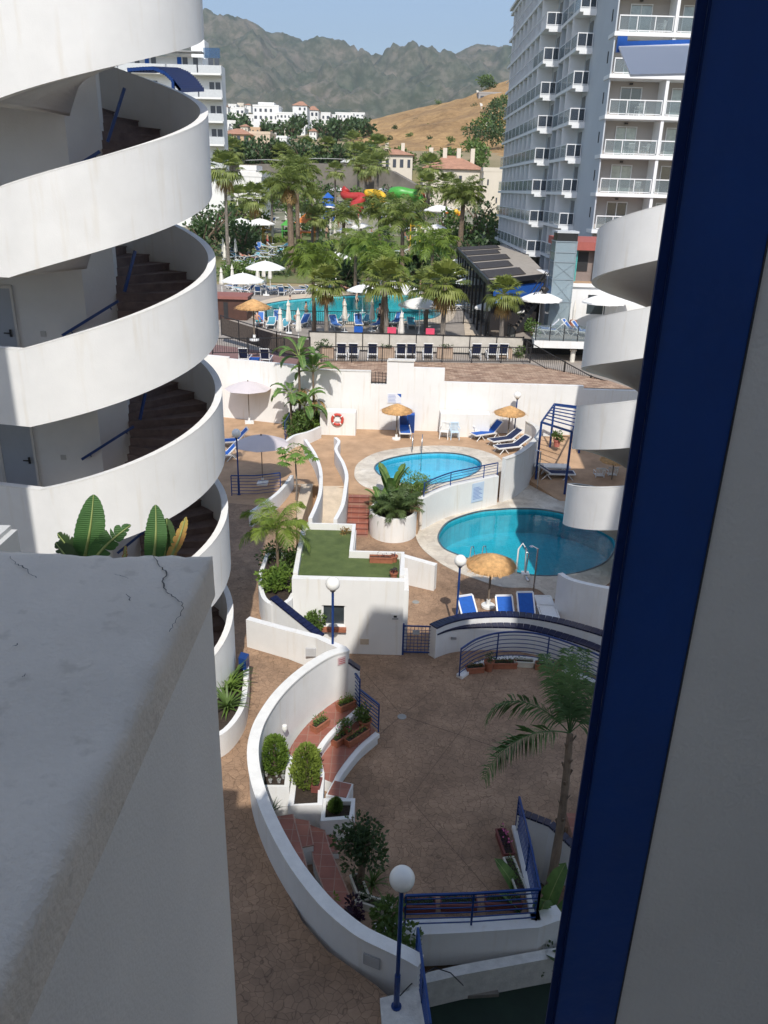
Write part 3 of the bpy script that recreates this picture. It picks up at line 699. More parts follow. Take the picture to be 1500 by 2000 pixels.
tile_cap(pts, [z-.0 for z in zs], .26, root)
# gate
g0, g1 = Z(784,1272,0), Z(845,1279,0); gy = 22.35
root = thing('garden_gate', 'blue metal grid gate between the white house and the tiled wall', 'gate', origin=(1.2, gy, 0))
ga, gb = Y(786,1275,gy), Y(843,1279,gy); gt = Y(814,1223,gy).z
for x in (ga.x, gb.x): m_ = MB(); m_.box((x-.035, gy-.035, 0), (x+.035, gy+.035, gt+.08)); m_.build('post', bluep, root)
for z in (.08, gt-.02): m_ = MB(); m_.box((ga.x+.035, gy-.02, z), (gb.x-.035, gy+.02, z+.04)); m_.build('frame_rail', bluep, root)
m_ = MB(); n = 8
for i in range(1, n): x = ga.x+(gb.x-ga.x)*i/n; m_.bar((x, gy, .12), (x, gy, gt-.02), .014)
for j in range(1, 8): z = .08+(gt-.1)*j/8; m_.bar((ga.x+.03, gy-.012, z), (gb.x-.03, gy-.012, z), .014)
m_.build('grid', bluep, root)
m_ = MB(); m_.box((ga.x+.3, gy-.05, gt-.28), (ga.x+.52, gy-.035, gt-.13)); m_.build('plate', mat('grey_plate', (.4, .42, .45), .5), root)
# tiled curved wall (two navy caps) right of the gate
tw_px = [(846,1222),(870,1212),(905,1203),(945,1199),(990,1198),(1040,1202),(1090,1211),(1140,1224),(1200,1243),(1260,1268)]
def crv_tw(px, z, k=4): return [tuple(p) for p in crv([Vector(q[:2]) for q in ZZ(px, z)], k)]
tw = crv_tw(tw_px, 1.15)
root = thing('tiled_wall', 'white curved wall with two rows of dark blue coping tiles behind the blue railing', 'wall', origin=(tw[10][0], tw[10][1], 0))
m_ = MB(); m_.wall(tw, .3, -.2, 1.1); m_.build('wall', white, root, True)
tile_cap(tw, [1.12]*len(tw), .34, root)
tl = crv_tw([(848,1231),(880,1221),(920,1217),(960,1216),(1010,1218),(1060,1227),(1110,1241),(1160,1258),(1240,1292)], .95)
m_ = MB(); m_.wall(tl, .3, -.2, .85); m_.build('lower_wall', white, root, True)
tile_cap(tl, [.87]*len(tl), .34, root, name='lower_tile_cap')
v = Z(886,1244,.55); m_ = MB()
vv = Y(886,1246,tl[4][1]-.17); m_.box((vv.x-.09, vv.y-.04, vv.z-.04), (vv.x+.09, vv.y+.0, vv.z+.04)); m_.build('vent', mat('vent_grey', (.3, .3, .3)), root)
# railing curve with plinth
def railing(pts, zb, h, root, nb=5, post_every=1.6, r=.02, m=None, first=True, zl=None):
    m = m or bluep; n = len(pts); zb = zb if isinstance(zb, (list, tuple)) else [zb]*n
    mm = MB()
    for a in range(n-1): mm.bar((*pts[a], zb[a]+h), (*pts[a+1], zb[a+1]+h), .045, .045)
    mm.build('top_rail', m, root)
    for j in range(nb):
        hh = h*(j+.6)/(nb+.4); mm = MB()
        for a in range(n-1): mm.bar((*pts[a], zb[a]+hh), (*pts[a+1], zb[a+1]+hh), r)
        mm.build('bar', m, root)
    acc = 0; last = -9
    for a in range(n):
        if a: acc += (Vector(pts[a])-Vector(pts[a-1])).length
        if a == 0 or a == n-1 or acc-last >= post_every:
            last = acc; q = MB(); q.bar((*pts[a], zb[a]-.02), (*pts[a], zb[a]+h), .04); q.build('post', m, root)
rr = crv_tw([(897,1318),(925,1299),(960,1287),(1000,1283),(1045,1287),(1090,1300),(1140,1320),(1190,1345)], .12)
root = thing('curved_railing', 'curved blue railing on a white kerb above the flower pots', 'railing', origin=(rr[8][0], rr[8][1], 0))
m_ = MB(); m_.wall(rr, .22, 0, .1); m_.build('kerb', white, root); railing(rr, .1, .95, root, 6)
# pool retaining wall + high parapet
cb_px = [(818,1035),(845,1020),(876,1007),(908,999),(940,991),(966,985),(1004,975),(1036,957),(1052,940)]
cb = xy(ZZ(cb_px, 0.)); ct = []
root = thing('pool_retaining_wall', 'white curved retaining wall between the round pool and the large pool', 'wall', origin=(4, 36, 0))
c1 = [tuple(p) for p in crv([Vector(p) for p in cb[:6]], 4)]
m_ = MB(); m_.wall(c1, .3, -.2, 1.5); m_.build('wall', white2, root, True)
hi_px = [(985,895),(1005,888),(1022,878),(1042,862),(1053,844),(1046,831),(1030,822)]
hi = [tuple(p) for p in crv([Vector(q[:2]) for q in ZZ(hi_px, 2.25)], 4)]
m_ = MB(); m_.wall(hi, .22, -.2, 2.2); m_.build('parapet', white2, root, True)
m_ = MB(); m_.wall(hi, .27, 2.2, 2.25); m_.build('coping', cap_w, root)
railing(c1[1:], 1.5, .62, root, 4, 1.9, .018)
v = Y(944,957,c1[-5][1]-.2); m_ = MB(); P0 = Vector(c1[12]); P1 = Vector(c1[16]); d = (P1-P0).normalized(); nrm = Vector((d.y, -d.x)); C = P0.lerp(P1, .55)+nrm*.17
for nm, w2, h0, h1, off, mt in (('rules_board', .36, .45, 1.4, 0, mat('pale_blue_board', (.55, .65, .78), .4, .05)), ('board_writing', .28, .6, 1.25, .012, None)):
    m_ = MB()
    if nm == 'rules_board': a_ = C-d*w2; b_ = C+d*w2; m_.wall([(a_.x, a_.y), (b_.x, b_.y)], .02, h0, h1); board = m_.build(nm, mt, root)
    else:
        for k in range(9):
            a_ = C-d*w2+nrm*off; b_ = C+d*(w2-.1*(k % 3))+nrm*off; m_.wall([(a_.x, a_.y), (b_.x, b_.y)], .008, h0+.07*k, h0+.07*k+.02)
        sub(m_, nm, mat('board_ink', (.1, .2, .5), .5), board)
# S-shaped ramp walls
def lowwall(px, z, zb, label, t=.16, cap=True, zl=None):
    q = [tuple(p) for p in crv([Vector(p[:2]) for p in ZZ(px, z)], 4)]
    m = MB(); m.wall(q, t, zb, z); return solid(m, 'curved_low_wall', label, 'wall', white, smooth=True)
lowwall([(655,854),(662,862),(656,876),(662,890),(670,904),(677,927),(675,951),(669,986),(655,1014)], 1.85, .0, 'S shaped white low wall left of the red steps')
lowwall([(596,858),(613,883),(624,910),(627,933),(625,963),(616,990),(606,1012)], 1.85, .0, 'S shaped white low wall between the two pale ramps')
lowwall([(570,928),(557,946),(540,964),(517,981),(489,1000)], 1.75, .6, 'diagonal white low wall left of the papaya tree')
lowwall([(558,862),(575,850),(602,843),(625,833)], 1.75, .9, 'curved white low wall in front of the strelitzia clump')
mb = MB(); q = ZZ([(571,882),(627,882),(627,845),(606,844),(580,852)], 1.5); 
r0 = [Z(628,950,1.1), Z(671,950,1.1)]; r1_ = [Y(621,1012,31.2), Y(652,1012,31.2)]
mb = MB(); mb.add([(r0[0].x, r0[0].y, 1.12), (r0[1].x, r0[1].y, 1.12), (-1.75, 31.2, .2), (-2.9, 31.2, .2), (r0[0].x, r0[0].y, -.3), (r0[1].x, r0[1].y, -.3), (-1.75, 31.2, -.3), (-2.9, 31.2, -.3)], [(3,2,1,0),(0,1,5,4),(1,2,6,5),(2,3,7,6),(3,0,4,7)])
struct(mb, 'ramp', cream_p)
mb = MB(); A = [Z(571,945,1.11), Z(612,945,1.11), Z(590,1015,.6), Z(505,1012,.75)]; mb.add([tuple(p) for p in A]+[(p.x, p.y, -.2) for p in A], [(3,2,1,0),(0,1,5,4),(1,2,6,5),(2,3,7,6),(3,0,4,7)]); struct(mb, 'side_ramp', cream_p)
# red steps
sA, sB = Z(676,1048,0), Z(718,1052,0); tA = Z(676,966,ZU); n = 8
root = thing('red_steps', 'flight of eight red clay tiled steps beside the round planter', 'steps', origin=(sA.x+.5, sA.y, 0))
m_ = MB(); dy = (tA.y-sA.y)/n
for i in range(n): m_.box((sA.x, sA.y+dy*i, 0), (sB.x, sA.y+dy*(i+1)+(.0 if i < n-1 else .02), ZU*(i+1)/n+.003))
m_.build('treads', redtile, root)
m_ = MB(); 
for i in range(n): m_.box((sA.x+.01, sA.y+dy*i-.015, ZU*(i+1)/n-.03), (sB.x-.01, sA.y+dy*i, ZU*(i+1)/n+.006))
m_.build('nosing', mat('dark_red_nosing', (.16, .05, .04), .6), root)
# round planter
pc = (Z(767,1060,0).x, 32.35); 
root = thing('round_planter', 'white round planter full of plants right of the red steps', 'planter', origin=(pc[0], pc[1], 0))
pe = ell(pc, .98, 1.15, 40); pe = [(x+(.55*(y-pc[1]) if y > pc[1] else 0), y if y < pc[1] else pc[1]+(y-pc[1])*2.6) for x, y in pe]
m_ = MB(); m_.wall(pe, .14, 0, 1.08, closed=True); m_.build('wall', white2, root, True)
m_ = MB(); m_.prism(scale_out(pe, pc, .97), 0, .95); m_.build('soil', soil, root)
PLC = pc
# white ground-level curved wall by the loungers
q = crv([Vector(p[:2]) for p in ZZ([(1084,1205),(1100,1216),(1130,1226),(1180,1236),(1260,1240)], 0)], 4)
mb = MB(); mb.wall([tuple(p) for p in q], .2, 0, 1.75); solid(mb, 'curved_stair_wall', 'plain white curved wall right of the white plastic lounger', 'wall', white)
# ledge under near lamp, blue rail running down
mb = MB(); q = [Z(742,1955,1.15), Z(800,1940,1.15), Z(812,1905,1.15), Z(835,2040,1.15), Z(750,2060,1.15)]; mb.prism(xy(q), .3, 1.22); solid(mb, 'lamp_ledge', 'worn white concrete ledge under the nearest globe lamp', 'ledge', cap_w)
r_a = Y(812,1880,10.35); r_b = Y(838,2040,8.6)
ptsr = [(r_a.x+(r_b.x-r_a.x)*t, r_a.y+(r_b.y-r_a.y)*t) for t in (0,.5,1)]
root = thing('side_railing', 'blue railing running down beside the nearest globe lamp', 'railing', origin=(ptsr[0][0], ptsr[0][1], .8)); railing(ptsr, 1.0, .9, root, 7, .8)
# south edge of the plaza: kerb + railing, facing wall
ke = xy(ZZ([(790,1812),(920,1806),(1047,1797)], .1))
root = thing('plaza_railing', 'blue railing on a white kerb along the near edge of the plaza', 'railing', origin=(ke[1][0], ke[1][1], 0))
m_ = MB(); m_.wall([(ke[0][0]-.6, ke[0][1]-.05)]+ke+[Z(1095,1780,.1)[:2]], .36, -.8, .1); m_.build('kerb', white, root); railing([(ke[0][0], ke[0][1]+.02), ke[1], ke[2]], .1, .85, root, 6, 1.2)
kf = xy(ZZ([(1047,1797),(1028,1700),(1008,1612)], .1))
root = thing('side_plaza_railing', 'blue railing on a white kerb beside the lower palm tree', 'railing', origin=(kf[1][0], kf[1][1], 0))
m_ = MB(); m_.wall(kf, .2, -1.2, .1); m_.build('kerb', white, root); railing(kf, .1, .85, root, 7, 1.2)
mb = MB(); q = [Y(a, b, y) for a, b, y in ((814,1892,11.2),(900,1885,11.45),(1080,1868,11.9),(1150,1862,12.05))]; mb.wall([(p.x, p.y) for p in q], .22, -1.25, -.5); solid(mb, 'low_wall', 'low white wall with mossy top above the green court', 'wall', cap_w)
mb = MB(); q = [Z(1012,1588,.55), Z(1075,1612,.5), Z(1140,1670,.3), Z(1190,1720,.2)]; pts = xy(q); zs = [.6,.55,.3,.1]
root = thing('stair_side_wall', 'white stair wall with dark blue tile cap behind the lower palm', 'wall', origin=(pts[1][0], pts[1][1], -1.2))
mb.wall(pts, .16, -1.2, [z-.03 for z in zs]); mb.build('wall', white, root); tile_cap(pts, zs, .2, root)
mb = MB()
for i in range(4): q = Z(1115+i*8,1640-i*8,.0); mb.box((4.6+i*.33, 13.6, -.2-.0), (4.93+i*.33, 15.2, .16*(i+1)))
solid(mb, 'side_steps', 'dark red tiled steps at the right edge behind the palm trunk', 'steps', redtile)

# ================================================================== SPIRAL STAIR TOWERS
B = .7534; FH = 3.0103
def stair_tower(name, label, cx, cy, Rr, z0, ks, phi0, phi1, core, landing, par_ext, nseg=44, rise_label=''):
    root = thing(name, label, 'stair tower', origin=(cx, cy, 0))
    def P(phi, r): return (cx+r*math.cos(phi), cy+r*math.sin(phi))
    for k in ks:
        ph = [phi0+(phi1-phi0)*i/nseg for i in range(nseg+1)]
        top = [z0+B*p+FH*k for p in ph]
        pts = [P(p, Rr-.08) for p in ph]
        a = par_ext['start']; b = par_ext['end']
        pts = [q for q in a]+pts+[q for q in b]; top = [top[0]]*len(a)+top+[top[-1]]*len(b)
        m = MB(); m.wall(pts, .16, [t-1.62 for t in top], [t-.03 for t in top]); pr = m.build('parapet', white, root, True)
        m = MB(); m.wall(pts, .165, [t-.03 for t in top], [t for t in top]); sub(m, 'coping', mat('tower_coping', (.74, .73, .7), .85, .1, 4, .3, 30), pr, True)
        # sloping soffit slab
        m = MB(); vs = []; fs = []
        for i, p in enumerate(ph):
            z = z0+B*p+FH*k
            for r_, zz in ((.35, z-1.62), (Rr-.161, z-1.62), (Rr-.161, z-1.36), (.35, z-1.36)): vs.append((*P(p, r_), zz))
        for i in range(nseg):
            for j in range(4): fs.append((i*4+j, i*4+(j+1) % 4, (i+1)*4+(j+1) % 4, (i+1)*4+j))
        fs += [(3,2,1,0), (nseg*4, nseg*4+1, nseg*4+2, nseg*4+3)]
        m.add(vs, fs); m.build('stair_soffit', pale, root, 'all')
        m = MB(); ns = 17
        for i in range(ns):
            p0 = phi0+(phi1-phi0)*i/ns; p1 = phi0+(phi1-phi0)*(i+1)/ns; zt = z0+B*phi0+FH*k-1.12+FH*(i+1)/ns-.02; zl = zt-.34
            n2 = 3; ring = [P(p0+(p1-p0)*j/n2, Rr-.163) for j in range(n2+1)]+[P(p1-(p1-p0)*j/n2, .36) for j in range(n2+1)]
            m.prism(ring, zl, zt-.03)
            p0b = p0-.012; ring = [P(p0b+(p1-p0b)*j/n2, Rr-.164) for j in range(n2+1)]+[P(p1-(p1-p0b)*j/n2, .36) for j in range(n2+1)]
            m.prism(ring, zt-.03, zt)
        m.build('stair_treads', greyst, root)
        zf = z0+B*phi0+FH*k-1.12
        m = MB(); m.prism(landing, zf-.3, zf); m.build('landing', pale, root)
    return root
# left tower
LC = (-6.55, 18.5); p0, p1 = R(-110), R(119)
def PL(phi, r): return (LC[0]+r*math.cos(phi), LC[1]+r*math.sin(phi))
ltop = 20.0
left = stair_tower('spiral_stair_tower', 'tall white spiral stair tower at the left above the walkway', LC[0], LC[1], 2.6, 12.2712, [-3,-2,-1,0,1,2], p0, p1,
    None, [(-12, 16.8), PL(p0, 2.5), (-6.9, 18.1), (-6.9, 19.1), PL(p1, 2.5), (-12, 21)], {'start': [(-12, 16.75), (-8.7, 16.42)], 'end': [(-8.6, 20.9), (-12, 20.9)]})
m = MB(); m.prism([(-14, 18.15), (-6.78, 18.15), (-6.25, 18.72), (-6.3, 19.1), (-14, 19.1)], 0, ltop); m.build('core_wall', mat('grey_white_core_plaster', (.72, .71, .69), .9, .06, 1.2, .3, 25), left)
m = MB(); m.prism(ell(LC, 2.7, 2.7, 40), ltop, ltop+.3); m.prism([(-14, 16), (-7, 16), (-7, 21), (-14, 21)], ltop+.01, ltop+.29); m.build('roof', white, left)
grydoor = mat('grey_blue_door', (.36, .39, .44), .5, .05)
for k in (-2, -1, 0, 1):
    zf = 12.2712+B*p0+FH*k-1.12; yf = 18.15
    xl, xr = (-9.15, -8.4)
    d = MB(); d.box((xl, yf-.05, zf), (xr, yf-.004, zf+2.05)); dr = d.build('door', grydoor, left)
    d = MB(); d.bar((xr-.1, yf-.09, zf+1.0), (xr-.1, yf-.09, zf+1.16), .05, .02); d.bar((xr-.1, yf-.11, zf+1.08), (xr-.24, yf-.11, zf+1.08), .025); sub(d, 'handle', blackm, dr)
    d = MB()
    for a, b_ in (((xl-.07, zf), (xl, zf+2.12)), ((xr, zf), (xr+.05, zf+2.12)), ((xl, zf+2.05), (xr, zf+2.12))): d.box((a[0], yf-.065, a[1]), (b_[0], yf-.004, b_[1]))
    sub(d, 'door_frame', pale, dr)
    g = MB(); g.box((-9.95, yf-.02, zf+.1), (-9.35, yf-.003, zf+2.1)); gb_ = g.build('glass_block_window', mat('glass_blocks', (.12, .14, .16), .15, .5, 3), left)
    g = MB()
    for i in range(4): g.box((-9.965+i*.2, yf-.035, zf+.1), (-9.935+i*.2, yf-.021, zf+2.1))
    for i in range(8): g.box((-9.95, yf-.034, zf+.1+i*.285), (-9.35, yf-.022, zf+.125+i*.285))
    sub(g, 'joints', white, gb_)
    if k != -2:
        g = MB(); v = {0: (85,652), -1: (124,893), 1: (60,400)}[k]; q = Y(*v, yf); g.box((q.x-.06, yf-.02, q.z-.06), (q.x+.06, yf-.003, q.z+.06)); g.build('light_switch', mat('switch_grey', (.45, .44, .42)), left)
    h = {1: ((128,338), (195,296)), 0: ((122,655), (231,588)), -1: ((160,897), (261,833)), -2: ((230,1080), (285,1035))}[k]
    q0, q1 = Y(*h[0], yf-.09), Y(*h[1], yf-.09); g = MB(); g.bar(q0, q1, .05, .06)
    for t in (.15, .85): q = q0.lerp(q1, t); g.bar(q, q+Vector((0, .085, -.08)), .02)
    g.build('handrail', bluep, left)
    h = {1: ((210,277), (243,172)), 0: ((243,570), (264,490)), -1: ((273,820), (284,768)), -2: None}[k]
    if h: q0, q1 = Y(*h[0], 18.3), Y(*h[1], 18.55); g = MB(); g.bar(q0, q1, .05, .06); g.build('handrail', bluep, left)
# right tower
RC = (9.46, 28.); q0_, q1_ = R(66), R(295)
def PR(phi, r): return (RC[0]+r*math.cos(phi), RC[1]+r*math.sin(phi))
right = stair_tower('spiral_stair_tower', 'white spiral stair tower at the right behind the blue post', RC[0], RC[1], 2.6, 10.01-B*math.pi, [1,0,-1,-2], q0_, q1_, None,
    [(13, 30.4), PR(q0_, 2.5), (9.9, 28.4), (9.9, 27.6), PR(q1_, 2.5), (13, 25.6)], {'start': [(13, 30.4)], 'end': [(13, 25.7)]})
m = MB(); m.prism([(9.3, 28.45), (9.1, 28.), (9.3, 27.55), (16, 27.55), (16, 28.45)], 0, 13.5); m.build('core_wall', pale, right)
m = MB(); m.prism([(11.5, 25.8), (20, 25.8), (20, 34), (11.5, 34)], 0, 16); solid(m, 'apartment_block', 'white apartment block to which the right stair tower belongs', 'building', white)

# ================================================================== OWN BUILDING (casts the courtyard shade) + NEAR PARAPET AND POST
m = MB()
m.box((-16, -14, -1.2), (.46, -1.6, 18.6))
m.prism([(.46, -14), (16, -14), (16, -1.6), (.46, -1.6)], -1.2, 26.3)
m.add([(.46, -14, 26.3), (.46, -1.6, 26.3), (1.3, -1.6, 28.3), (1.3, -14, 28.3), (16, -1.6, 27.3), (16, -14, 27.3), (16, -1.6, 26.3), (16, -14, 26.3)], [(0,1,2,3),(3,2,4,5),(1,6,4,2),(0,3,5,7),(4,6,7,5),(0,7,6,1)])
m.box((-16, -1.59, -1.2), (-7.0, 5.5, 26.5)); m.box((5.85, -1.59, -1.2), (16, 6.0, 25.2)); m.box((9.6, -1.5, 25.21), (16, 5.9, 31.0))
solid(m, 'apartment_building', 'white apartment building the picture is taken from, behind the viewer', 'building', white)
root = thing('balcony_parapet', 'thick grey shaded parapet with cracked top in the left foreground', 'parapet', origin=(-1, 1, 1.1))
px_, py_, pz = -.2975, 1.262, 13.4
m = MB(); rnd = .03
prof = [(-3, py_), (px_-rnd, py_), (px_-rnd*.3, py_-rnd*.3), (px_, py_-rnd), (px_, -1.5), (-3, -1.5)]
m.prism(prof, 0.2, pz-.075)
# rounded, slightly uneven top built as a fine sheet
nx, ny = 90, 110; vs = []; fs = []
for j in range(ny+1):
    y = -1.2+(py_+1.2)*j/ny
    for i in range(nx+1):
        x = -2.2+(px_+2.2)*(i/nx)**.55
        dx = px_-x; dyy = py_-y; e = min(dx, dyy); z = pz
        ed = .012+.016*max(0, noise.fractal(Vector((x*9, y*9, 5)), 1, 2, 3))+.006*noise.noise(Vector((x*45, y*45, 1)))
        if e < ed: z -= (ed-e)**2/ed*.55
        if e < .075 and noise.noise(Vector((x*22, y*22, 8))) > .33: z -= .006*(1-e/.075)
        z += noise.fractal(Vector((x*5, y*5, 0)), 1, 2, 4)*.0035
        z += noise.noise(Vector((x*40, y*40, 2)))*.0007
        # cracks: shallow grooves
        vs.append((x, y, z))
for j in range(ny):
    for i in range(nx): a = j*(nx+1)+i; fs.append((a, a+1, a+nx+2, a+nx+1))
vs0 = len(vs)
for j in range(ny+1): b_ = vs[j*(nx+1)+nx]; vs.append((px_+.0012*noise.noise(Vector((0, b_[1]*30, 0))), b_[1], b_[2]-.02)); vs.append((px_+.0008, b_[1], pz-.08))
for j in range(ny): a = vs0+2*j; e_ = j*(nx+1)+nx; fs.append((e_, a, a+2, e_+nx+1)); fs.append((a, a+1, a+3, a+2))
k0 = len(vs)
for i in range(nx+1): b_ = vs[ny*(nx+1)+i]; vs.append((b_[0], py_+.0006, b_[2]-.02)); vs.append((b_[0], py_+.0008, pz-.08))
for i in range(nx): a = k0+2*i; e_ = ny*(nx+1)+i; fs.append((e_, e_+1, a+2, a)); fs.append((a, a+2, a+3, a+1))
parm = mat('weathered_parapet_plaster', (.83, .745, .64), .9, .14, 2.2, .22, 120, col2=(.70, .63, .54))
t_, b_n = nodes_of(parm); tc_ = t_.nodes['Texture Coordinate']; n4 = t_.nodes.new('ShaderNodeTexNoise'); n4.inputs['Scale'].default_value = 28; n4.inputs['Detail'].default_value = 6; r4 = t_.nodes.new('ShaderNodeValToRGB'); r4.color_ramp.elements[0].position = .30; r4.color_ramp.elements[1].position = .40; r4.color_ramp.elements[0].color = (.62, .6, .57, 1)
mu4 = t_.nodes.new('ShaderNodeMixRGB'); mu4.blend_type = 'MULTIPLY'; mu4.inputs[0].default_value = .35; s4 = b_n.inputs['Base Color'].links[0].from_socket; t_.links.new(tc_.outputs['Object'], n4.inputs['Vector']); t_.links.new(n4.outputs['Fac'], r4.inputs[0]); t_.links.new(s4, mu4.inputs[1]); t_.links.new(r4.outputs[0], mu4.inputs[2]); t_.links.new(mu4.outputs[0], b_n.inputs['Base Color'])
m2 = MB(); m2.add(vs, fs); body = m.build('wall', mat('shaded_side_plaster', (.85, .81, .75), .9, .06, 2.5, .12, 160), root)
def crack_ring(): pass
m2.build('top_surface', parm, root, 'all')
def crack(px_list, wd, dp=0.0009):
    q = [Z(a, b, pz+.004) for a, b in px_list]; out = [q[0]]
    for a, b in zip(q, q[1:]):
        n_ = 5
        for k in range(1, n_+1):
            p = a.lerp(b, k/n_); out.append(Vector((p.x+random.uniform(-.0022, .0022), p.y+random.uniform(-.0022, .0022), pz+.0035)))
    m = MB(); N = len(out); vs = []
    for i, p in enumerate(out):
        d = (out[min(i+1, N-1)]-out[max(i-1, 0)]).normalized(); nn = Vector((-d.y, d.x, 0)); ww_ = wd*.75*(.35+.65*random.random())*(1-abs(i/N-.45))
        vs += [p+nn*ww_, p-nn*ww_]
    m.add(vs, [(2*i, 2*i+1, 2*i+3, 2*i+2) for i in range(N-1)]); m.build('crack', mat('crack_dirt', (.13, .12, .11), .95, .4, 40), root)
crack([(300,1084),(312,1102),(325,1118),(318,1135),(325,1155),(345,1170)], .0022)
crack([(345,1170),(358,1176),(356,1192),(342,1215),(330,1232)], .0016)
crack([(20,1086),(30,1100),(45,1105),(60,1122),(70,1128)], .0015)
crack([(222,1121),(238,1125),(252,1129)], .0009); crack([(246,1160),(256,1172)], .0016); crack([(24,1262),(36,1256)], .002); crack([(42,1322),(50,1316)], .0013)
# blue post and white return wall at right
root = thing('blue_post', 'wide dark blue metal post close to the viewer at the right', 'post', origin=(.3, .8, 10))
m = MB(); bx0 = .2555; m.box((bx0+.010, .8, 9), (.3560, .8045, 19)); m.build('post', frameb, root)
m = MB(); m.box((bx0, .7995, 9), (bx0+.0095, .8035, 19)); m.box((bx0+.0102, .7965, 9), (bx0+.0118, .7995, 19)); m.build('edge_strip', mat('blue_edge_paint', (.002, .02, .11), .6, .15, 3, spec=.2), root)
m = MB(); m.box((.3563, .8012, 7), (3.2, .84, 20)); solid(m, 'return_wall', 'shaded grey white wall beside the blue post at the right edge', 'wall', mat('shaded_return_plaster', (.85, .81, .75), .9, .08, 3, .16, 170))
m = MB(); m.box((.3545, .7985, 9), (.3563, .8008, 19)); m.build('sealant_line', dark, root) if False else solid(m, 'sealant_joint', 'thin dark joint between the blue post and the grey white wall', 'joint', mat('dark_sealant', (.05, .05, .055), .6))
# awning seen beside the post
root = thing('awning', 'tilted cloudy roof sheet with blue edge beam beside the blue post', 'awning', origin=Y(1260,110,9.8))
a, b, c, d = Y(1208,85,9.), Y(1352,80,9.), Y(1345,148,7.4), Y(1232,150,7.4)
a2, b2 = Y(1208,94,9.8), Y(1460,85,9.8); c2, d2 = Y(1440,145,8.6), Y(1231,150,8.6)
m = MB(); up = Vector((0,0,.02)); m.add([a2, b2, c2, d2, a2+up, b2+up, c2+up, d2+up], [(0,1,2,3),(7,6,5,4),(0,4,5,1),(1,5,6,2),(2,6,7,3),(3,7,4,0)]); m.build('sheet', gl_awn, root)
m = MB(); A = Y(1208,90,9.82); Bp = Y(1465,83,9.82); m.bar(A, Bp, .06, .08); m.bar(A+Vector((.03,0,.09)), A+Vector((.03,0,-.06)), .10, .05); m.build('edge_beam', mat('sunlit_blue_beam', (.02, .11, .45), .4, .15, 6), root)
# ================================================================== PLANT BUILDERS
def leafcard(m, p, d, up, ln, wd):
    d = d.normalized(); s_ = d.cross(up)
    if s_.length < 1e-3: s_ = d.cross(Vector((1, 0, 0)))
    s_ = s_.normalized()*wd/2
    m.add([p, p+d*ln*.5+s_, p+d*ln, p+d*ln*.5-s_], [(0,1,2,3)])
def rv(): return Vector((random.gauss(0,1), random.gauss(0,1), random.gauss(0,1))).normalized()
def foliage(m, c, r, n, ls=.12, clump=8, lw=.6, fill=.55):
    """leaf clumps scattered through an uneven ellipsoid"""
    c = Vector(c); cl = []
    for i in range(clump):
        d = rv(); q = random.uniform(.3, .85); cl.append((c+Vector((d.x*r[0]*q, d.y*r[1]*q, d.z*r[2]*q)), random.uniform(.28, .5)))
    for i in range(n):
        cc_, f = random.choice(cl); d = rv(); q = random.uniform(fill, 1.)*f*1.15
        p = cc_+Vector((d.x*r[0]*q, d.y*r[1]*q, d.z*r[2]*q)); dd = (d+rv()*.8+Vector((0,0,.2)))
        leafcard(m, p, dd, rv(), ls*random.uniform(.7, 1.3), ls*lw)
def feather_frond(m, base, az, el, L, droop=1.3, n=26, ll=.45, lw=.035, stem=.025, curl=0., twist=.5):
    p = Vector(base); a = el; seg = 12; pts = [p.copy()]; h = Vector((math.cos(az), math.sin(az), 0))
    for i in range(seg):
        t = i/seg; d = h*math.cos(a)+Vector((0,0,math.sin(a))); p = p+d*L/seg; pts.append(p.copy()); a -= droop/seg*(.5+1.2*t)
    m.tube(pts, [stem*(1-.8*i/seg) for i in range(seg+1)], 4)
    side0 = Vector((-h.y, h.x, 0))
    for i in range(n):
        t = .16+.84*i/n; k = min(int(t*seg), seg-1); f = t*seg-k; q = pts[k].lerp(pts[k+1], f); d = (pts[k+1]-pts[k]).normalized()
        l = ll*(.45+.9*math.sin(math.pi*min(.95, t*.85+.1)))*random.uniform(.85, 1.1)
        for s_ in (-1, 1):
            dr = (side0*s_*random.uniform(.75, 1)+d*random.uniform(.45, .75)+Vector((0,0,random.uniform(-.45, .3)*twist*2-.12))).normalized()
            e = q+dr*l; mid = q+dr*l*.5+Vector((0,0,.03*l)); e = e+Vector((0,0,-.28*l)); wv = d*lw*.9
            m.add([q-wv*.5, q+wv*.5, mid+wv, e, mid-wv], [(0,1,2,3,4)])
def fan_leaf(m, base, az, el, pet, rad, n=13, spread=2.3, droopy=.35):
    h = Vector((math.cos(az), math.sin(az), 0)); d = (h*math.cos(el)+Vector((0,0,math.sin(el)))).normalized(); c = Vector(base)+d*pet
    m.bar(base, c, .03, .02); side = Vector((-h.y, h.x, 0)); up = side.cross(d)
    for i in range(n):
        a = -spread/2+spread*i/(n-1)+random.uniform(-.04, .04); dr = d*math.cos(a)+side*math.sin(a); r = rad*(.8+.25*math.cos(a))*random.uniform(.9, 1.08)
        wv = (side*math.cos(a)-d*math.sin(a))*rad*.07; mid = c+dr*r*.6; e = c+dr*r+Vector((0,0,-droopy*r))
        m.add([c, mid+wv, e, mid-wv], [(0,1,2,3)])
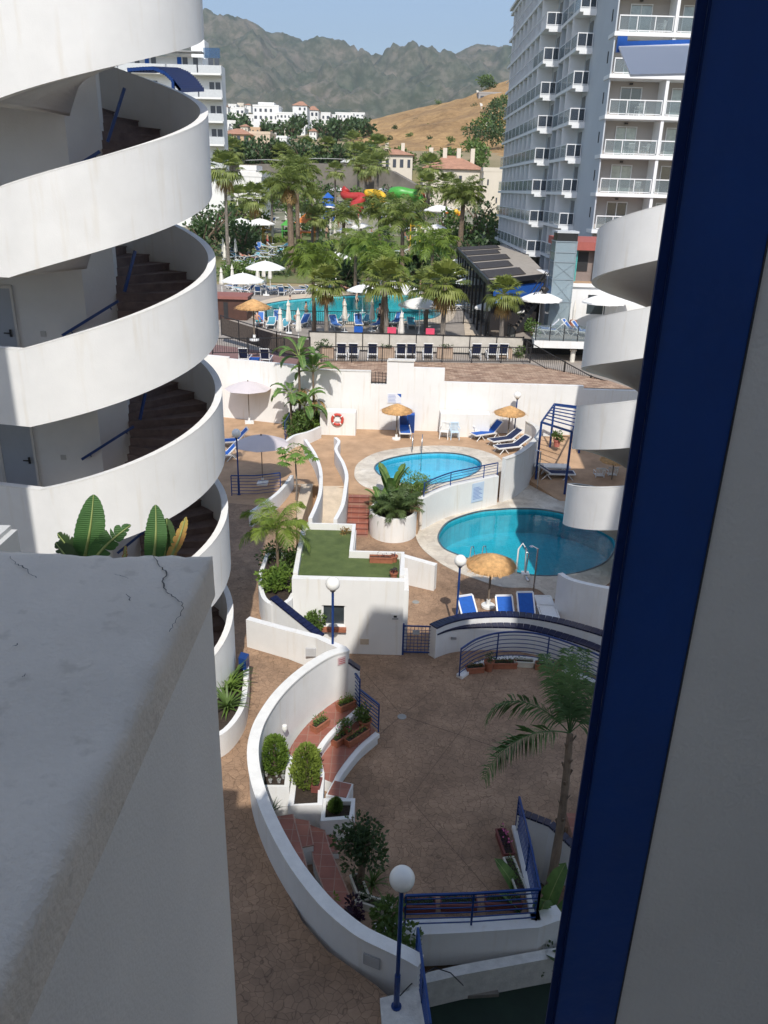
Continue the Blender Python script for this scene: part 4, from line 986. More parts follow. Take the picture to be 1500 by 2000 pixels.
def palm(kind, H_, r, name, label, fr=None, leaf=None, dry=0, trunk_r=.2, lean=0., dens=1., lw=1.):
    root = thing(name, label, 'palm tree')
    n = 9; pts = [(lean*(i/n)**2, math.sin(i*.7)*.04, H_*i/n) for i in range(n+1)]
    m = MB(); rs = [trunk_r*(1.25 if i == 0 else 1)*(1-.35*i/n)*(1+.06*(i % 2)) for i in range(n+1)]; m.tube(pts, rs, 9); m.build('trunk', barkm if kind != 'fan' else barkg, root, True)
    top = Vector(pts[-1]); m = MB()
    if kind == 'fan':
        k = fr or 30
        for i in range(k):
            el = 1.35-2.0*(i/k)**.9+random.uniform(-.1, .1); fan_leaf(m, top, i*2.4+random.uniform(-.2,.2), el, r*.5, r*.58, 13, 2.4, .25 if el > 0 else .5)
        m.build('crown', leaf or lf_fan, root)
        if dry:
            m = MB()
            for i in range(dry): fan_leaf(m, top-Vector((0,0,.25)), i*2.4, random.uniform(-1.35, -.9), r*.35, r*.5, 9, 1.6, .5)
            m.build('dry_fronds', lf_dry, root)
    else:
        k = fr or 26
        for i in range(k):
            el = 1.4-1.55*(i/k)**.8+random.uniform(-.12, .12)
            feather_frond(m, top+Vector((0,0,-.1)), i*2.4+random.uniform(-.3,.3), el, r*random.uniform(1.0, 1.25), 1.5 if kind == 'feather' else 1.0, int(30*dens), r*.26, r*.016*lw, .03)
        m.build('crown', leaf or lf_palm, root)
        if dry:
            m = MB()
            for i in range(dry): feather_frond(m, top-Vector((0,0,.2)), i*2.4, random.uniform(-1.1, -.6), r*.7, .6, 14, r*.2, r*.02, .02)
            m.build('dry_fronds', lf_dry, root)
    return root
def bush(loc, r, label, name='shrub', cat='shrub', leaf=None, n=500, ls=.12, clump=9, trunk=True, group=None, lw=.6):
    root = thing(name, label, cat, group, loc=loc); m = MB(); foliage(m, (0,0,r[2]*1.0), r, n, ls, clump, lw); m.build('foliage', leaf or lf_mid, root)
    if trunk:
        m = MB()
        for i in range(4): a = i*1.6; m.tube([(0,0,-.02), (math.cos(a)*r[0]*.2, math.sin(a)*r[1]*.2, r[2]*.6), (math.cos(a)*r[0]*.5, math.sin(a)*r[1]*.5, r[2]*1.3)], [.05*r[2]+.008, .03*r[2]+.006, .006], 5)
        m.build('stems', barkm, root)
    return root
def tree(loc, h, r, label, leaf=None, n=900, ls=.35, group=None, name='broadleaf_tree'):
    root = thing(name, label, 'tree', group, loc=loc); m = MB(); th = h-r*1.1
    m.tube([(0,0,0), (.05,0,th*.6), (0,.1,th)], [.16*r, .12*r, .08*r], 7)
    for i in range(6):
        a = i*1.05; m.tube([(0,0,th*.7), (math.cos(a)*r*.35, math.sin(a)*r*.35, th+r*.3), (math.cos(a)*r*.7, math.sin(a)*r*.7, th+r*.7)], [.06*r, .04*r, .015*r], 5)
    m.build('trunk', barkm, root); m = MB(); foliage(m, (0,0,h-r*.9), (r, r, r*.9), n, ls, 14, .7, .5); m.build('crown', leaf or lf_dark, root); return root
def big_leaf(m, base, az, el, L, W, droop=.8, split=.0):
    h = Vector((math.cos(az), math.sin(az), 0)); p = Vector(base); a = el; seg = 10; pts = [p.copy()]; side = Vector((-h.y, h.x, 0))
    stem = .3
    for i in range(seg+3):
        d = h*math.cos(a)+Vector((0,0,math.sin(a))); p = p+d*L/(seg+3); pts.append(p.copy()); a -= droop/(seg+3)*(.4+i*.12)
    m.tube(pts, [.028*L*.5*(1-.85*i/len(pts)) for i in range(len(pts))], 5, mi=1)
    L0 = 3
    for s_ in (-1, 1):
        prev = None
        for i in range(L0, len(pts)):
            t = (i-L0)/(len(pts)-1-L0); w_ = W*.5*(math.sin(math.pi*(t*.82+.12))**.6)*(0.02 if t >= 1 else 1)
            e = pts[i]+side*s_*w_+Vector((0,0,w_*.35))
            if prev is not None:
                if random.random() < split: e2 = pts[i]*.35+e*.65
                else: e2 = e
                m.add([pts[i-1], prev, e2, pts[i]] if s_ > 0 else [pts[i], e2, prev, pts[i-1]], [(0,1,2,3)])
            prev = e
def leafy_plant(loc, n, L, W, label, name='banana_plant', cat='plant', leaf=None, split=.15, el=(1.0, 1.5), droop=.9, group=None, az=None, trunkh=0.):
    root = thing(name, label, cat, group, loc=loc); m = MB()
    for i in range(n): big_leaf(m, (0,0,trunkh), az[i] if az else i*2.4+random.uniform(-.4,.4), random.uniform(*el), L*random.uniform(.75,1.1), W*random.uniform(.8,1.1), droop, split)
    m.build('leaves', [leaf or lf_ban, mat('leaf_midrib', (.3, .36, .12), .6)], root)
    if trunkh: m = MB(); m.tube([(0,0,0), (.03,0,trunkh*.5), (0,0,trunkh+.1)], [.09,.075,.05], 7); m.build('stem', barkm, root)
    return root
def strap_plant(loc, n, L, W, label, leaf=None, name='agave', el=(.3, 1.3), group=None):
    root = thing(name, label, 'plant', group, loc=loc); m = MB()
    for i in range(n):
        az = i*2.4; a = random.uniform(*el); h = Vector((math.cos(az), math.sin(az), 0)); side = Vector((-h.y, h.x, 0)); p = Vector((0,0,.02)); pts = [p.copy()]; l = L*random.uniform(.7, 1.1)
        for k in range(5): p = p+(h*math.cos(a)+Vector((0,0,math.sin(a))))*l/5; pts.append(p.copy()); a -= .22
        for k in range(5):
            w0 = W*(1-k/5.)*.5+.002; w1 = W*(1-(k+1)/5.)*.5+.001; m.add([pts[k]-side*w0, pts[k]+side*w0, pts[k+1]+side*w1, pts[k+1]-side*w1], [(0,1,2,3)])
    m.build('leaves', leaf or lf_mid, root); return root
# ================================================================== FURNITURE
def make_lounger(tilt=.9, fab=None, frame=None, name='sun_lounger'):
    root = thing(name, 'x', 'sun lounger'); fab = fab or bluef; fr = frame or wplast; zs = .34
    m = MB()
    for s_ in (-1, 1): m.bar((s_*.31, -.95, zs), (s_*.31, .45, zs), .05, .07)
    for y in (-.95, .42): m.bar((-.31, y, zs), (.31, y, zs), .05, .06)
    m.build('frame', fr, root)
    for y0 in (-.6, .5):
        for s_ in (-1, 1):
            m = MB(); m.tube([(s_*.3, y0-.28, .0), (s_*.3, y0-.1, .2), (s_*.3, y0, zs-.02), (s_*.3, y0+.1, .2), (s_*.3, y0+.28, .0)], .024, 5); m.build('leg', fr, root)
    m = MB(); m.box((-.27, -.92, zs+.022), (.27, .30, zs+.034)); 
    m.build('seat', fab, root)
    c, s2 = math.cos(tilt), math.sin(tilt); L = .78; y0, z0 = .3, zs+.02
    m = MB(); m.bar((0, y0, z0), (0, y0+c*L, z0+s2*L), .54, .02); b = m.build('backrest', fab, root)
    m = MB()
    for s_ in (-1, 1): m.bar((s_*.29, y0, z0), (s_*.29, y0+c*(L+.02), z0+s2*(L+.02)), .05, .05)
    m.bar((-.29, y0+c*(L+.04), z0+s2*(L+.04)), (.29, y0+c*(L+.04), z0+s2*(L+.04)), .06, .05)
    for s_ in (-1, 1): m.bar((s_*.28, y0+c*L*.6, z0+s2*L*.6), (s_*.28, y0+c*L*.6+.12, zs), .02)
    sub(m, 'back_frame', fr, b); return root
def make_chair(ml=None, name='plastic_chair'):
    root = thing(name, 'x', 'chair'); ml = ml or wplast
    m = MB(); m.box((-.22, -.22, .40), (.22, .2, .43)); m.build('seat', ml, root)
    m = MB(); m.bar((-.21, .2, .42), (-.24, .3, .86), .04); m.bar((.21, .2, .42), (.24, .3, .86), .04); m.bar((-.25, .3, .86), (.25, .3, .86), .05, .06)
    for i in range(5): x = -.14+.07*i; m.bar((x, .2, .45), (x*1.1, .295, .84), .035, .015)
    m.build('backrest', ml, root)
    for s_ in (-1, 1):
        m = MB(); m.tube([(s_*.25, .25, .66), (s_*.27, .0, .67), (s_*.26, -.2, .62), (s_*.24, -.22, .42)], .022, 5); m.build('armrest', ml, root)
        for y, o in ((-.21, -.05), (.2, .07)): m = MB(); m.bar((s_*.21, y, .41), (s_*.24, y+o, 0), .045); m.build('leg', ml, root)
    return root
def make_umbrella(r, h, rim, fab, pole, name='parasol', cat='parasol', n=8, valance=.12, base=True, wob=0., polecol=None, cone=False):
    root = thing(name, 'x', cat); m = MB(); vs = []; fs = []; K = n*4; rings = 5
    for j in range(rings+1):
        t = j/rings
        for k in range(K):
            a = 2*math.pi*k/K; sag = abs(math.sin(a*n/2)) ; rr = r*t*(1-.06*sag*t); z = h-(h-rim)*(t**(1.05 if cone else 1.5))-(.03*r*(sag)*t)*0
            vs.append((rr*math.cos(a), rr*math.sin(a), z+(random.uniform(-wob, wob) if wob else 0)))
    if valance:
        for k in range(K): a = 2*math.pi*k/K; x, y, z = vs[rings*K+k]; vs.append((x*1.005, y*1.005, z-valance*(.8+.2*math.sin(k*3))))
    R_ = rings+(1 if valance else 0)
    for j in range(R_):
        for k in range(K): fs.append((j*K+k, (j+1)*K+k, (j+1)*K+(k+1) % K, j*K+(k+1) % K))
    m.add(vs, fs); cano = m.build('canopy', fab, root, False)
    m = MB(); m.tube([(0,0,0), (0,0,h+.05)], pole, 8); m.lathe([(.03, 0), (.045, .03), (.001, .09)], 8, (0,0,h)); m.build('pole', polecol or wplast, root, True)
    if not cone:
        m = MB()
        for k in range(n): a = 2*math.pi*k/n; m.bar((0, 0, h-.5), (r*.55*math.cos(a), r*.55*math.sin(a), h-(h-rim)*.5-.06), .015); m.bar((r*.05*math.cos(a), r*.05*math.sin(a), h-.03), (r*.97*math.cos(a), r*.97*math.sin(a), rim-.02), .014)
        m.build('ribs', steel, root)
    if base: m = MB(); m.box((-.24, -.24, 0), (.24, .24, .09)); m.lathe([(.06, .09), (.05, .3)], 8); m.build('base', wplast, root)
    return root
def make_thatch(r=.87, h=2.12, rim=1.72):
    root = thing('thatched_parasol', 'x', 'parasol'); m = MB(); n = 40
    m.lathe([(.001, h), (.1, h-.02), (r*.5, h-(h-rim)*.42), (r, rim), (r*1.0, rim-.08), (r*.93, rim-.10), (.3, h-.25)], n, wob=.05)
    for i in range(900):
        a = random.uniform(0, 6.283); t = random.uniform(.05, 1.0)**.6; rr = r*t; z = h-(h-rim)*(t**1.1)+.015; l = random.uniform(.12, .26)
        d = Vector((math.cos(a), math.sin(a), -.55)).normalized(); p = Vector((rr*math.cos(a), rr*math.sin(a), z)); s_ = Vector((-math.sin(a), math.cos(a), 0))*.012
        q = p+d*l+rv()*.012; m.add([p-s_, p+s_, q+s_*.4+Vector((0,0,.012)), q-s_*.4+Vector((0,0,.012))], [(0,1,2,3)])
    m.build('thatch', thatch, root); m = MB(); m.tube([(0,0,0), (0,0,h-.1)], .04, 8); m.build('pole', woodg, root, True)
    m = MB(); m.lathe([(.25, 0), (.25, .08), (.08, .1), (.07, .3)], 14); m.build('base', wplast, root); return root
def make_closed(h=2.4):
    root = thing('closed_parasol', 'x', 'parasol'); m = MB(); n = 12; vs = []
    prof = [(.02, h), (.07, h-.12), (.13, h-.35), (.09, h-.42), (.15, h-.9), (.19, h-1.35), (.17, h-1.5)]; fs = []
    for j, (r_, z) in enumerate(prof):
        for k in range(n): a = 6.283*k/n; rr = r_*(1+.22*(k % 2)); vs.append((rr*math.cos(a), rr*math.sin(a), z))
    for j in range(len(prof)-1):
        for k in range(n): fs.append((j*n+k, (j+1)*n+k, (j+1)*n+(k+1) % n, j*n+(k+1) % n))
    m.add(vs, fs); m.build('canopy', canvas, root); m = MB(); m.tube([(0,0,0), (0,0,h+.08)], .03, 6); m.build('pole', wplast, root)
    m = MB(); m.box((-.22,-.22,0), (.22,.22,.08)); m.build('base', wplast, root); return root
def make_lamp(h=2.86, r=.20):
    root = thing('globe_lamp', 'x', 'lamp'); m = MB(); m.tube([(0,0,0), (0,0,h-r+.03)], .035, 10); m.tube([(0,0,0), (0,0,.75)], .05, 10); m.lathe([(.09, 0), (.09, .02)], 12); m.build('pole', bluep, root, True)
    m = MB(); m.lathe([(.04, h-r-.04), (.08, h-r-.02), (.08, h-r+.02)], 12); m.build('collar', blackm, root, True)
    m = MB(); m.ball((0,0,h), r, 32, 20); m.build('globe', globe, root, 'all'); return root
def table(loc, label, r=.4, h=.7, ml=None, sq=False, group=None):
    root = thing('table', label, 'table', group, loc=loc); m = MB(); m.lathe([(r, h-.03), (r, h)], 4 if sq else 20); m.build('top', ml or wplast, root); m = MB(); m.tube([(0,0,0), (0,0,h-.03)], .03, 6); m.lathe([(.2, 0), (.2, .03)], 12); m.build('stand', ml or wplast, root); return root
# ================================================================== PEOPLE (one continuous skinned body each)
def person(joints, edges, radii, clothes, hair=True, sk=None, name='person'):
    me = bpy.data.meshes.new('body'); me.from_pydata(joints, edges, []); o = bpy.data.objects.new('body', me); COL.objects.link(o)
    md = o.modifiers.new('s', 'SKIN'); sb = o.modifiers.new('d', 'SUBSURF'); sb.levels = 1; sb.render_levels = 1
    for v, r in zip(me.skin_vertices[0].data, radii): v.radius = r if isinstance(r, tuple) else (r, r)
    me.skin_vertices[0].data[0].use_root = True
    dg = bpy.context.evaluated_depsgraph_get(); dg.update(); nm = bpy.data.meshes.new_from_object(o.evaluated_get(dg)); bpy.data.objects.remove(o)
    nm.materials.clear(); nm.materials.append(sk or skin1); nm.polygons.foreach_set('use_smooth', [True]*len(nm.polygons)); nm.name = 'person'
    b = bpy.data.objects.new(name, nm); COL.objects.link(b); b['category'] = 'person'
    for nm_, mb_, mt in clothes: mb_.build(nm_, mt, b, 'all')
    return b
def human(pose):
    # joints: pelvis, waist, chest, neck, head base, head top, L/R shoulder elbow wrist hand, L/R hip knee ankle toe
    P = pose; J = [P['pel'], P['wst'], P['chs'], P['nck'], P['hd0'], P['hd1']]; E_ = [(0,1),(1,2),(2,3),(3,4),(4,5)]; Rr = [(.14,.1),(.12,.085),(.15,.1),(.052,.052),(.085,.095),(.075,.085)]
    for s_ in ('L', 'R'):
        b = len(J); J += [P['sh'+s_], P['el'+s_], P['wr'+s_], P['ha'+s_]]; E_ += [(2, b), (b, b+1), (b+1, b+2), (b+2, b+3)]; Rr += [.062, .043, .03, .038]
        b = len(J); J += [P['hp'+s_], P['kn'+s_], P['an'+s_], P['to'+s_]]; E_ += [(0, b), (b, b+1), (b+1, b+2), (b+2, b+3)]; Rr += [.088, .058, .04, .035]
    return J, E_, Rr
def V3(*a): return Vector(a)
stand = dict(pel=V3(0,0,.95), wst=V3(0,0,1.12), chs=V3(0,0,1.33), nck=V3(0,0,1.47), hd0=V3(0,-.01,1.56), hd1=V3(0,-.01,1.66), shL=V3(-.19,0,1.38), elL=V3(-.25,.03,1.1), wrL=V3(-.24,-.07,.86), haL=V3(-.24,-.09,.78), shR=V3(.19,0,1.38), elR=V3(.26,.03,1.1), wrR=V3(.22,-.1,.88), haR=V3(.21,-.13,.8),
    hpL=V3(-.1,0,.88), knL=V3(-.11,-.03,.48), anL=V3(-.12,.02,.08), toL=V3(-.13,-.14,.04), hpR=V3(.1,0,.88), knR=V3(.12,.02,.48), anR=V3(.13,.06,.08), toR=V3(.15,-.1,.04))
lie = dict(pel=V3(0,.1,.45), wst=V3(0,.27,.48), chs=V3(0,.42,.62), nck=V3(0,.53,.74), hd0=V3(0,.59,.82), hd1=V3(0,.65,.9), shL=V3(-.19,.45,.65), elL=V3(-.27,.22,.5), wrL=V3(-.24,.0,.46), haL=V3(-.22,-.08,.45), shR=V3(.19,.45,.65), elR=V3(.28,.25,.52), wrR=V3(.24,.02,.46), haR=V3(.22,-.07,.45),
    hpL=V3(-.1,.04,.44), knL=V3(-.12,-.36,.56), anL=V3(-.12,-.72,.41), toL=V3(-.13,-.78,.5), hpR=V3(.1,.04,.44), knR=V3(.11,-.4,.46), anR=V3(.12,-.82,.41), toR=V3(.14,-.86,.51))
sit = dict(pel=V3(0,.0,.48), wst=V3(0,.03,.64), chs=V3(0,-.0,.86), nck=V3(0,-.03,1.0), hd0=V3(0,-.06,1.08), hd1=V3(0,-.07,1.18), shL=V3(-.19,0,.9), elL=V3(-.24,-.12,.65), wrL=V3(-.15,-.32,.58), haL=V3(-.11,-.39,.56), shR=V3(.19,0,.9), elR=V3(.24,-.1,.66), wrR=V3(.14,-.32,.6), haR=V3(.1,-.38,.58),
    hpL=V3(-.1,-.05,.47), knL=V3(-.13,-.46,.49), anL=V3(-.13,-.44,.08), toL=V3(-.14,-.6,.04), hpR=V3(.1,-.05,.47), knR=V3(.13,-.46,.49), anR=V3(.13,-.42,.08), toR=V3(.14,-.58,.04))
def trunks(a, b, kn, c, r=.135):
    m = MB(); a = Vector(a); m.tube([a, b], [r*.95, r*1.12], 12)
    for k in kn: m.tube([k[0], k[1]], [.11, .095], 10)
    return m
def hairm_mb(p): m = MB(); m.ball(Vector(p), .1, 12, 8); return m
person_protos = []
for k, (ps, cl, sk) in enumerate([(stand, blackm, skin2), (stand, mat('red_swimwear', (.5, .03, .04)), skin1), (lie, navyf, skin1), (lie, mat('coral_swimwear', (.6, .15, .1)), skin2), (sit, mat('teal_swimwear', (.05, .3, .35)), skin1)]):
    J, E_, Rr = human(ps); h = ps['hd1']; back = Vector((0, .03, .02))
    cl_ = [('hair', hairm_mb(h+back), hairm)]
    tr = trunks(ps['pel']+Vector((0,0,.06)) if k < 2 else ps['wst'].lerp(ps['pel'], .4), ps['pel']-Vector((0,0,.04)) if k < 2 else ps['pel']-Vector((0,.02,0)), [(ps['hpL'], ps['hpL'].lerp(ps['knL'], .45)), (ps['hpR'], ps['hpR'].lerp(ps['knR'], .45))], cl)
    cl_.append(('shorts', tr, cl))
    person_protos.append(Proto(person(J, E_, Rr, cl_, sk=sk)))
# ================================================================== OBJECTS IN THE COURTYARD
def at(px, py, z): return Z(px, py, z)
# globe lamps
lamp = Proto(make_lamp())
for (px, py, z), lb in (((889,1244,0), 'globe lamp on a blue post between the gate and the thatched parasol'), ((774,1966,1.22), 'nearest and largest globe lamp, on its blue post at the bottom of the picture'),
        ((467,966,1.1), 'globe lamp in front of the mauve parasols beside the stair tower')):
    lamp.put(Z(px, py, z), label=lb, group='globe lamps on blue posts')
g = Z(650,1140,3.95); lamp.put((g.x, g.y, 1.09), label='globe lamp standing in front of the white house with the dark window', group='globe lamps on blue posts')
g = Y(1011,772,43.9); lamp.put((g.x, 43.9, g.z-2.86), label='globe lamp at the back by the long white wall', group='globe lamps on blue posts')
# loungers near the big pool
LG = 'blue sun loungers round the two pools'
lb = Proto(make_lounger(.78, bluef)); lbn = Proto(make_lounger(.55, navyf)); lw_ = Proto(make_lounger(.0, wplast))
a = lb.put(Z(920,1205,.03)+Vector((0,-1.0,0)), R(20), label='blue lounger leaning leftmost below the nearest thatched parasol', group=LG)
lb.put(Z(983,1203,.03)+Vector((0,-1.1,0)), R(6), label='middle blue lounger of the three behind the tiled wall', group=LG)
lb.put(Z(1023,1200,.03)+Vector((0,-.95,0)), R(4), label='blue lounger between the nearest thatched parasol and the white one', group=LG)
lw_.put(Z(1063,1196,.03)+Vector((0,-.55,0)), R(0), label='white plastic lounger with no cushion beside the plain curved wall', group=LG)
for px, py, rz, pr, t in ((950,856,-150+90,lb,'bright blue lounger leaning farthest left by the back thatched parasol'), (985,868,-62,lbn,'navy lounger in the middle beside the round pool parapet'), (998,882,-66,lbn,'navy lounger nearest the parapet coping of the round pool')):
    pr.put(Z(px, py, ZU), R(rz), label=t, group=LG)
lb.put(Z(790,852,ZU)+Vector((0,.3,0)), R(2), label='blue lounger alone under the thatched parasol at the long wall', group=LG)
lbn.put(Z(1085,936,.3)+Vector((0,.1,0)), R(90), label='blue lounger lying sideways beneath the blue pergola', group=LG)
lw_.put(Z(1078,928,.42)+Vector((0,.5,0)), R(90), label='white lounger behind the blue one beneath the pergola', group=LG)
lb.put(Z(452,872,ZU), R(-70), label='blue lounger half hidden by the stair tower under the farther lamp', group=LG)
lb.put(Z(449,892,ZU)+Vector((-.3,-.6,0)), R(-70), label='second blue lounger at the tower edge, nearer one of the pair', group=LG)
ch = Proto(make_chair()); CG = 'white plastic chairs by the long wall'
ch2 = Proto(make_chair(mat('pale_blue_plastic', (.55, .68, .78), .4, .05)))
ch.put(Z(868,856,ZU), R(-15), label='white plastic chair left of the pale blue one', group=CG); ch2.put(Z(887,857,ZU), R(5), label='pale blue plastic chair with white arms by the low wall', group=CG)
ch.put(Z(927,852,ZU), R(40), label='white plastic chair nearest the bright blue lounger', group=CG); ch.put(Z(940,848,ZU)+Vector((0,.5,0)), R(70), label='white plastic chair half behind another by the low wall', group=CG)
for px, py, t in ((1168,942,'white chair in the shade beneath the right stair tower, left one'), (1192,940,'white chair beside the thatched table under the right tower')): ch.put(Z(px, py, .05), R(180), label=t, group=CG)
th = Proto(make_thatch()); TG = 'thatched parasols'
th.put(Z(953,1185,.03)+Vector((0,.0,0)), label='nearest thatched straw parasol above the three blue loungers', group=TG)
th.put(Z(774,858,ZU), label='thatched parasol beside the blue cupboard at the long wall', group=TG, sc=.96)
th.put(Z(994,868,ZU)+Vector((0,.6,0)), label='thatched parasol above the navy loungers by the round pool', group=TG, sc=.96)
g = Z(1193,948,.05); th.put(g, label='thatched parasol in shade half hidden by the right stair tower', group=TG, sc=.8)
g = G(497,672); th.put(Y(497,665,50.5)*1.0, label='thatched parasol on the plum coloured terrace', group=TG, sc=1.2)
mp = Proto(make_umbrella(1.28, 2.35, 1.95, mauve, .022, n=8, valance=0, polecol=woodg))
mp.put(Z(513,945,ZU), label='pale mauve parasol nearer the railing', group='pale mauve parasols'); mp.put(Z(492,818,ZU)+Vector((0,-.9,0)), label='pale mauve parasol throwing its shadow on the white wall', group='pale mauve parasols', rz=.2, sc=1.05)
# blue cupboard
p = Z(795,852,ZU); root = thing('storage_cupboard', 'bright blue cupboard standing against the long white wall', 'cupboard', origin=p+Vector((0,.9,0)))
m = MB(); m.box((p.x-.42, p.y+.7, ZU), (p.x+.42, p.y+1.25, ZU+1.08)); m.build('body', bluef, root); m = MB()
for s_ in (-1, 1): m = MB(); m.box((p.x+.02*s_ if s_ > 0 else p.x-.40, p.y+.68, ZU+.05), (p.x+.40 if s_ > 0 else p.x-.02, p.y+.699, ZU+1.03)); m.build('door', bluep, root)
p = Z(764,842,ZU); root = thing('electric_cabinet', 'grey metal cabinet beneath the thatched parasol at the wall', 'cabinet', origin=p); m = MB(); m.box((p.x-.2, p.y+.3, ZU), (p.x+.22, p.y+.7, ZU+1.0)); m.build('body', mat('cabinet_grey', (.12, .13, .14), .5), root); m = MB(); m.box((p.x-.16, p.y+.28, ZU+.06), (p.x+.18, p.y+.299, ZU+.95)); m.build('door', blackm, root)
# notice boards on wall, ring buoy
v = Y(770,778,44.6); m = MB(); m.box((v.x-.4, 44.585, v.z-.28), (v.x+.4, 44.6, v.z+.28)); nb = m; root = thing('notice_board', 'pale notice board with blue corner on the long white wall', 'sign', origin=(v.x, 44.6, v.z-.28)); m.build('board', mat('pale_board', (.72, .74, .78), .5, .05), root)
m = MB(); m.add([(v.x+.15, 44.58, v.z+.27), (v.x+.39, 44.58, v.z+.27), (v.x+.39, 44.58, v.z+.05)], [(0,2,1)]); m.build('blue_corner', bluef, root); m = MB()
for k in range(6): m.box((v.x-.34, 44.578, v.z+.18-.08*k), (v.x+.05+.03*(k % 3), 44.583, v.z+.2-.08*k))
m.build('writing', mat('board_ink', (.1, .2, .5)), root)
v = Y(659,819,bp.y-.06); root = thing('ring_buoy', 'red and white ring buoy hanging on the low white wall', 'lifebuoy', origin=(v.x, v.y, v.z-.38))
m = MB(); N = 32; k_ = 8; vs = []; 
for i in range(N):
    for j in range(k_): a = 6.2832*i/N; b = 6.2832*j/k_; rr = .29+.075*math.cos(b); vs.append((v.x+rr*math.cos(a), v.y-.05+.05*math.sin(b), v.z+rr*math.sin(a)))
fs = [(i*k_+j, ((i+1) % N)*k_+j, ((i+1) % N)*k_+(j+1) % k_, i*k_+(j+1) % k_) for i in range(N) for j in range(k_)]
m.add(vs, fs); m.mi = [1 if (f//k_) % 8 == 3 else 0 for f in range(len(fs))]; m.build('ring', [mat('buoy_red', (.55, .06, .04), .5), wplast], root, 'all')
m = MB(); m.box((v.x-.14, v.y-.02, v.z-.12), (v.x+.14, v.y+.01, v.z+.12)); m.build('bracket', wplast, root)
# pool ladders and lift
def ladder(p, rz, z, label):
    root = thing('pool_ladder', label, 'ladder', 'steel pool ladders', loc=(p.x, p.y, z), rz=rz)
    for s_ in (-1, 1):
        m = MB(); m.tube([(s_*.25, -.55, 0), (s_*.25, -.5, .7), (s_*.25, -.3, .92), (s_*.25, -.05, .8), (s_*.25, .08, .2), (s_*.25, .1, -1.0)], .022, 8); m.build('handrail', steel, root, 'all')
    for k in range(3): m = MB(); m.box((-.25, .06, -.35-.28*k), (.25, .14, -.32-.28*k)); m.build('rung', steel, root)
ladder(Z(929,1103,0), R(12), .03, 'steel ladder at the near left edge of the large pool'); ladder(Z(814,885,ZU), R(175), ZU+.03, 'steel ladder at the far edge of the round pool')
p = Z(1020,1120,.03); root = thing('pool_lift', 'white pool hoist with looped rail at the near edge of the large pool', 'pool hoist', origin=p)
m = MB(); m.tube([(p.x-.25, p.y, .03), (p.x-.2, p.y+.2, 1.0), (p.x-.05, p.y+.22, 1.25), (p.x+.1, p.y+.2, 1.0), (p.x+.1, p.y, .03)], .035, 8); m.build('rail', wplast, root, 'all')
m = MB(); m.bar((p.x+.1, p.y-.1, .05), (p.x+.12, p.y-.7, .06), .1); m.tube([(p.x+.1, p.y-.1, .05), (p.x+.15, p.y-.1, .9), (p.x+.05, p.y+.15, 1.1)], .03, 8); m.build('arm', steel, root, 'all')
m = MB(); m.box((p.x-.05, p.y-.25, .03), (p.x+.25, p.y+.05, .12)); m.build('base', wplast, root)
def shower(p, h, label):
    root = thing('outdoor_shower', label, 'shower', 'thin outdoor shower poles', origin=p); z = p.z
    m = MB(); m.tube([(p.x, p.y, z), (p.x, p.y, z+h)], .03, 8); m.build('pole', steel, root, True); m = MB(); m.tube([(p.x, p.y, z+h-.02), (p.x-.2, p.y+.1, z+h+.06)], .02, 6); m.lathe([(.08, 0), (.02, .05)], 12, (p.x-.22, p.y+.11, z+h+.02)); m.build('head', steel, root, True)
shower(Z(1040,1172,.03), 2.1, 'shower pole beside the white lounger and the large pool'); shower(Z(1049,955,.03), 2.0, 'shower pole at the foot of the high curved parapet'); shower(Z(957,828,ZU), 2.2, 'shower pole in front of the long wall beside the globe lamp')
# pergola
pa = [Z(1056,893,.6), Z(1086,920,.2), Z(1118,936,.1), Z(1090,862,ZU), Z(1130,880,.6)]
root = thing('pergola', 'blue steel pergola on the sloping terrace beside the right tower', 'pergola', origin=pa[1])
gz = 3.35; P4 = [(7.75, 38.6), (9.6, 38.6), (9.4, 42.6), (7.95+.25, 42.6)]
P4 = [(Y(1058,820,39.).x, 39.), (Y(1117,825,37.6).x, 37.4), (Y(1128,800,42).x+.4, 42.2), (Y(1088,800,42).x, 42.8)]
zb_ = [.35, .1, .8, ZU]
for (x, y), z in zip(P4, zb_): m = MB(); m.box((x-.05, y-.05, z-.2), (x+.05, y+.05, gz)); m.build('post', bluep, root)
m = MB()
for i in range(4): a_, b_ = P4[i], P4[(i+1) % 4]; m.bar((*a_, gz), (*b_, gz), .07, .1)
m.build('frame', bluep, root); A_, B_, C_, D_ = [Vector(q) for q in P4]
for i in range(1, 7): t = i/7; p = A_.lerp(D_, t); q = B_.lerp(C_, t); m = MB(); m.bar((p.x, p.y, gz+.08), (q.x, q.y, gz+.08), .05); m.build('slat', bluep, root)
# railing in front of mauve parasols
q = xy([Z(453,968,ZU), Z(500,968,ZU), Z(548,962,ZU)]); root = thing('terrace_railing', 'blue railing along the parasol terrace left of the ramps', 'railing', origin=(q[1][0], q[1][1], ZU)); railing(q, ZU, .95, root, 6, 1.3)
q = xy([Z(557,862,ZU), Z(561,800,ZU)]); q = [(q[0][0], q[0][1]), (q[0][0]+.1, 44.4)]; root = thing('side_terrace_railing', 'blue railing along the planted bed beside the strelitzia', 'railing', origin=(q[0][0], q[0][1], ZU)); railing(q, ZU+.1, 1.0, root, 4, 1.2)
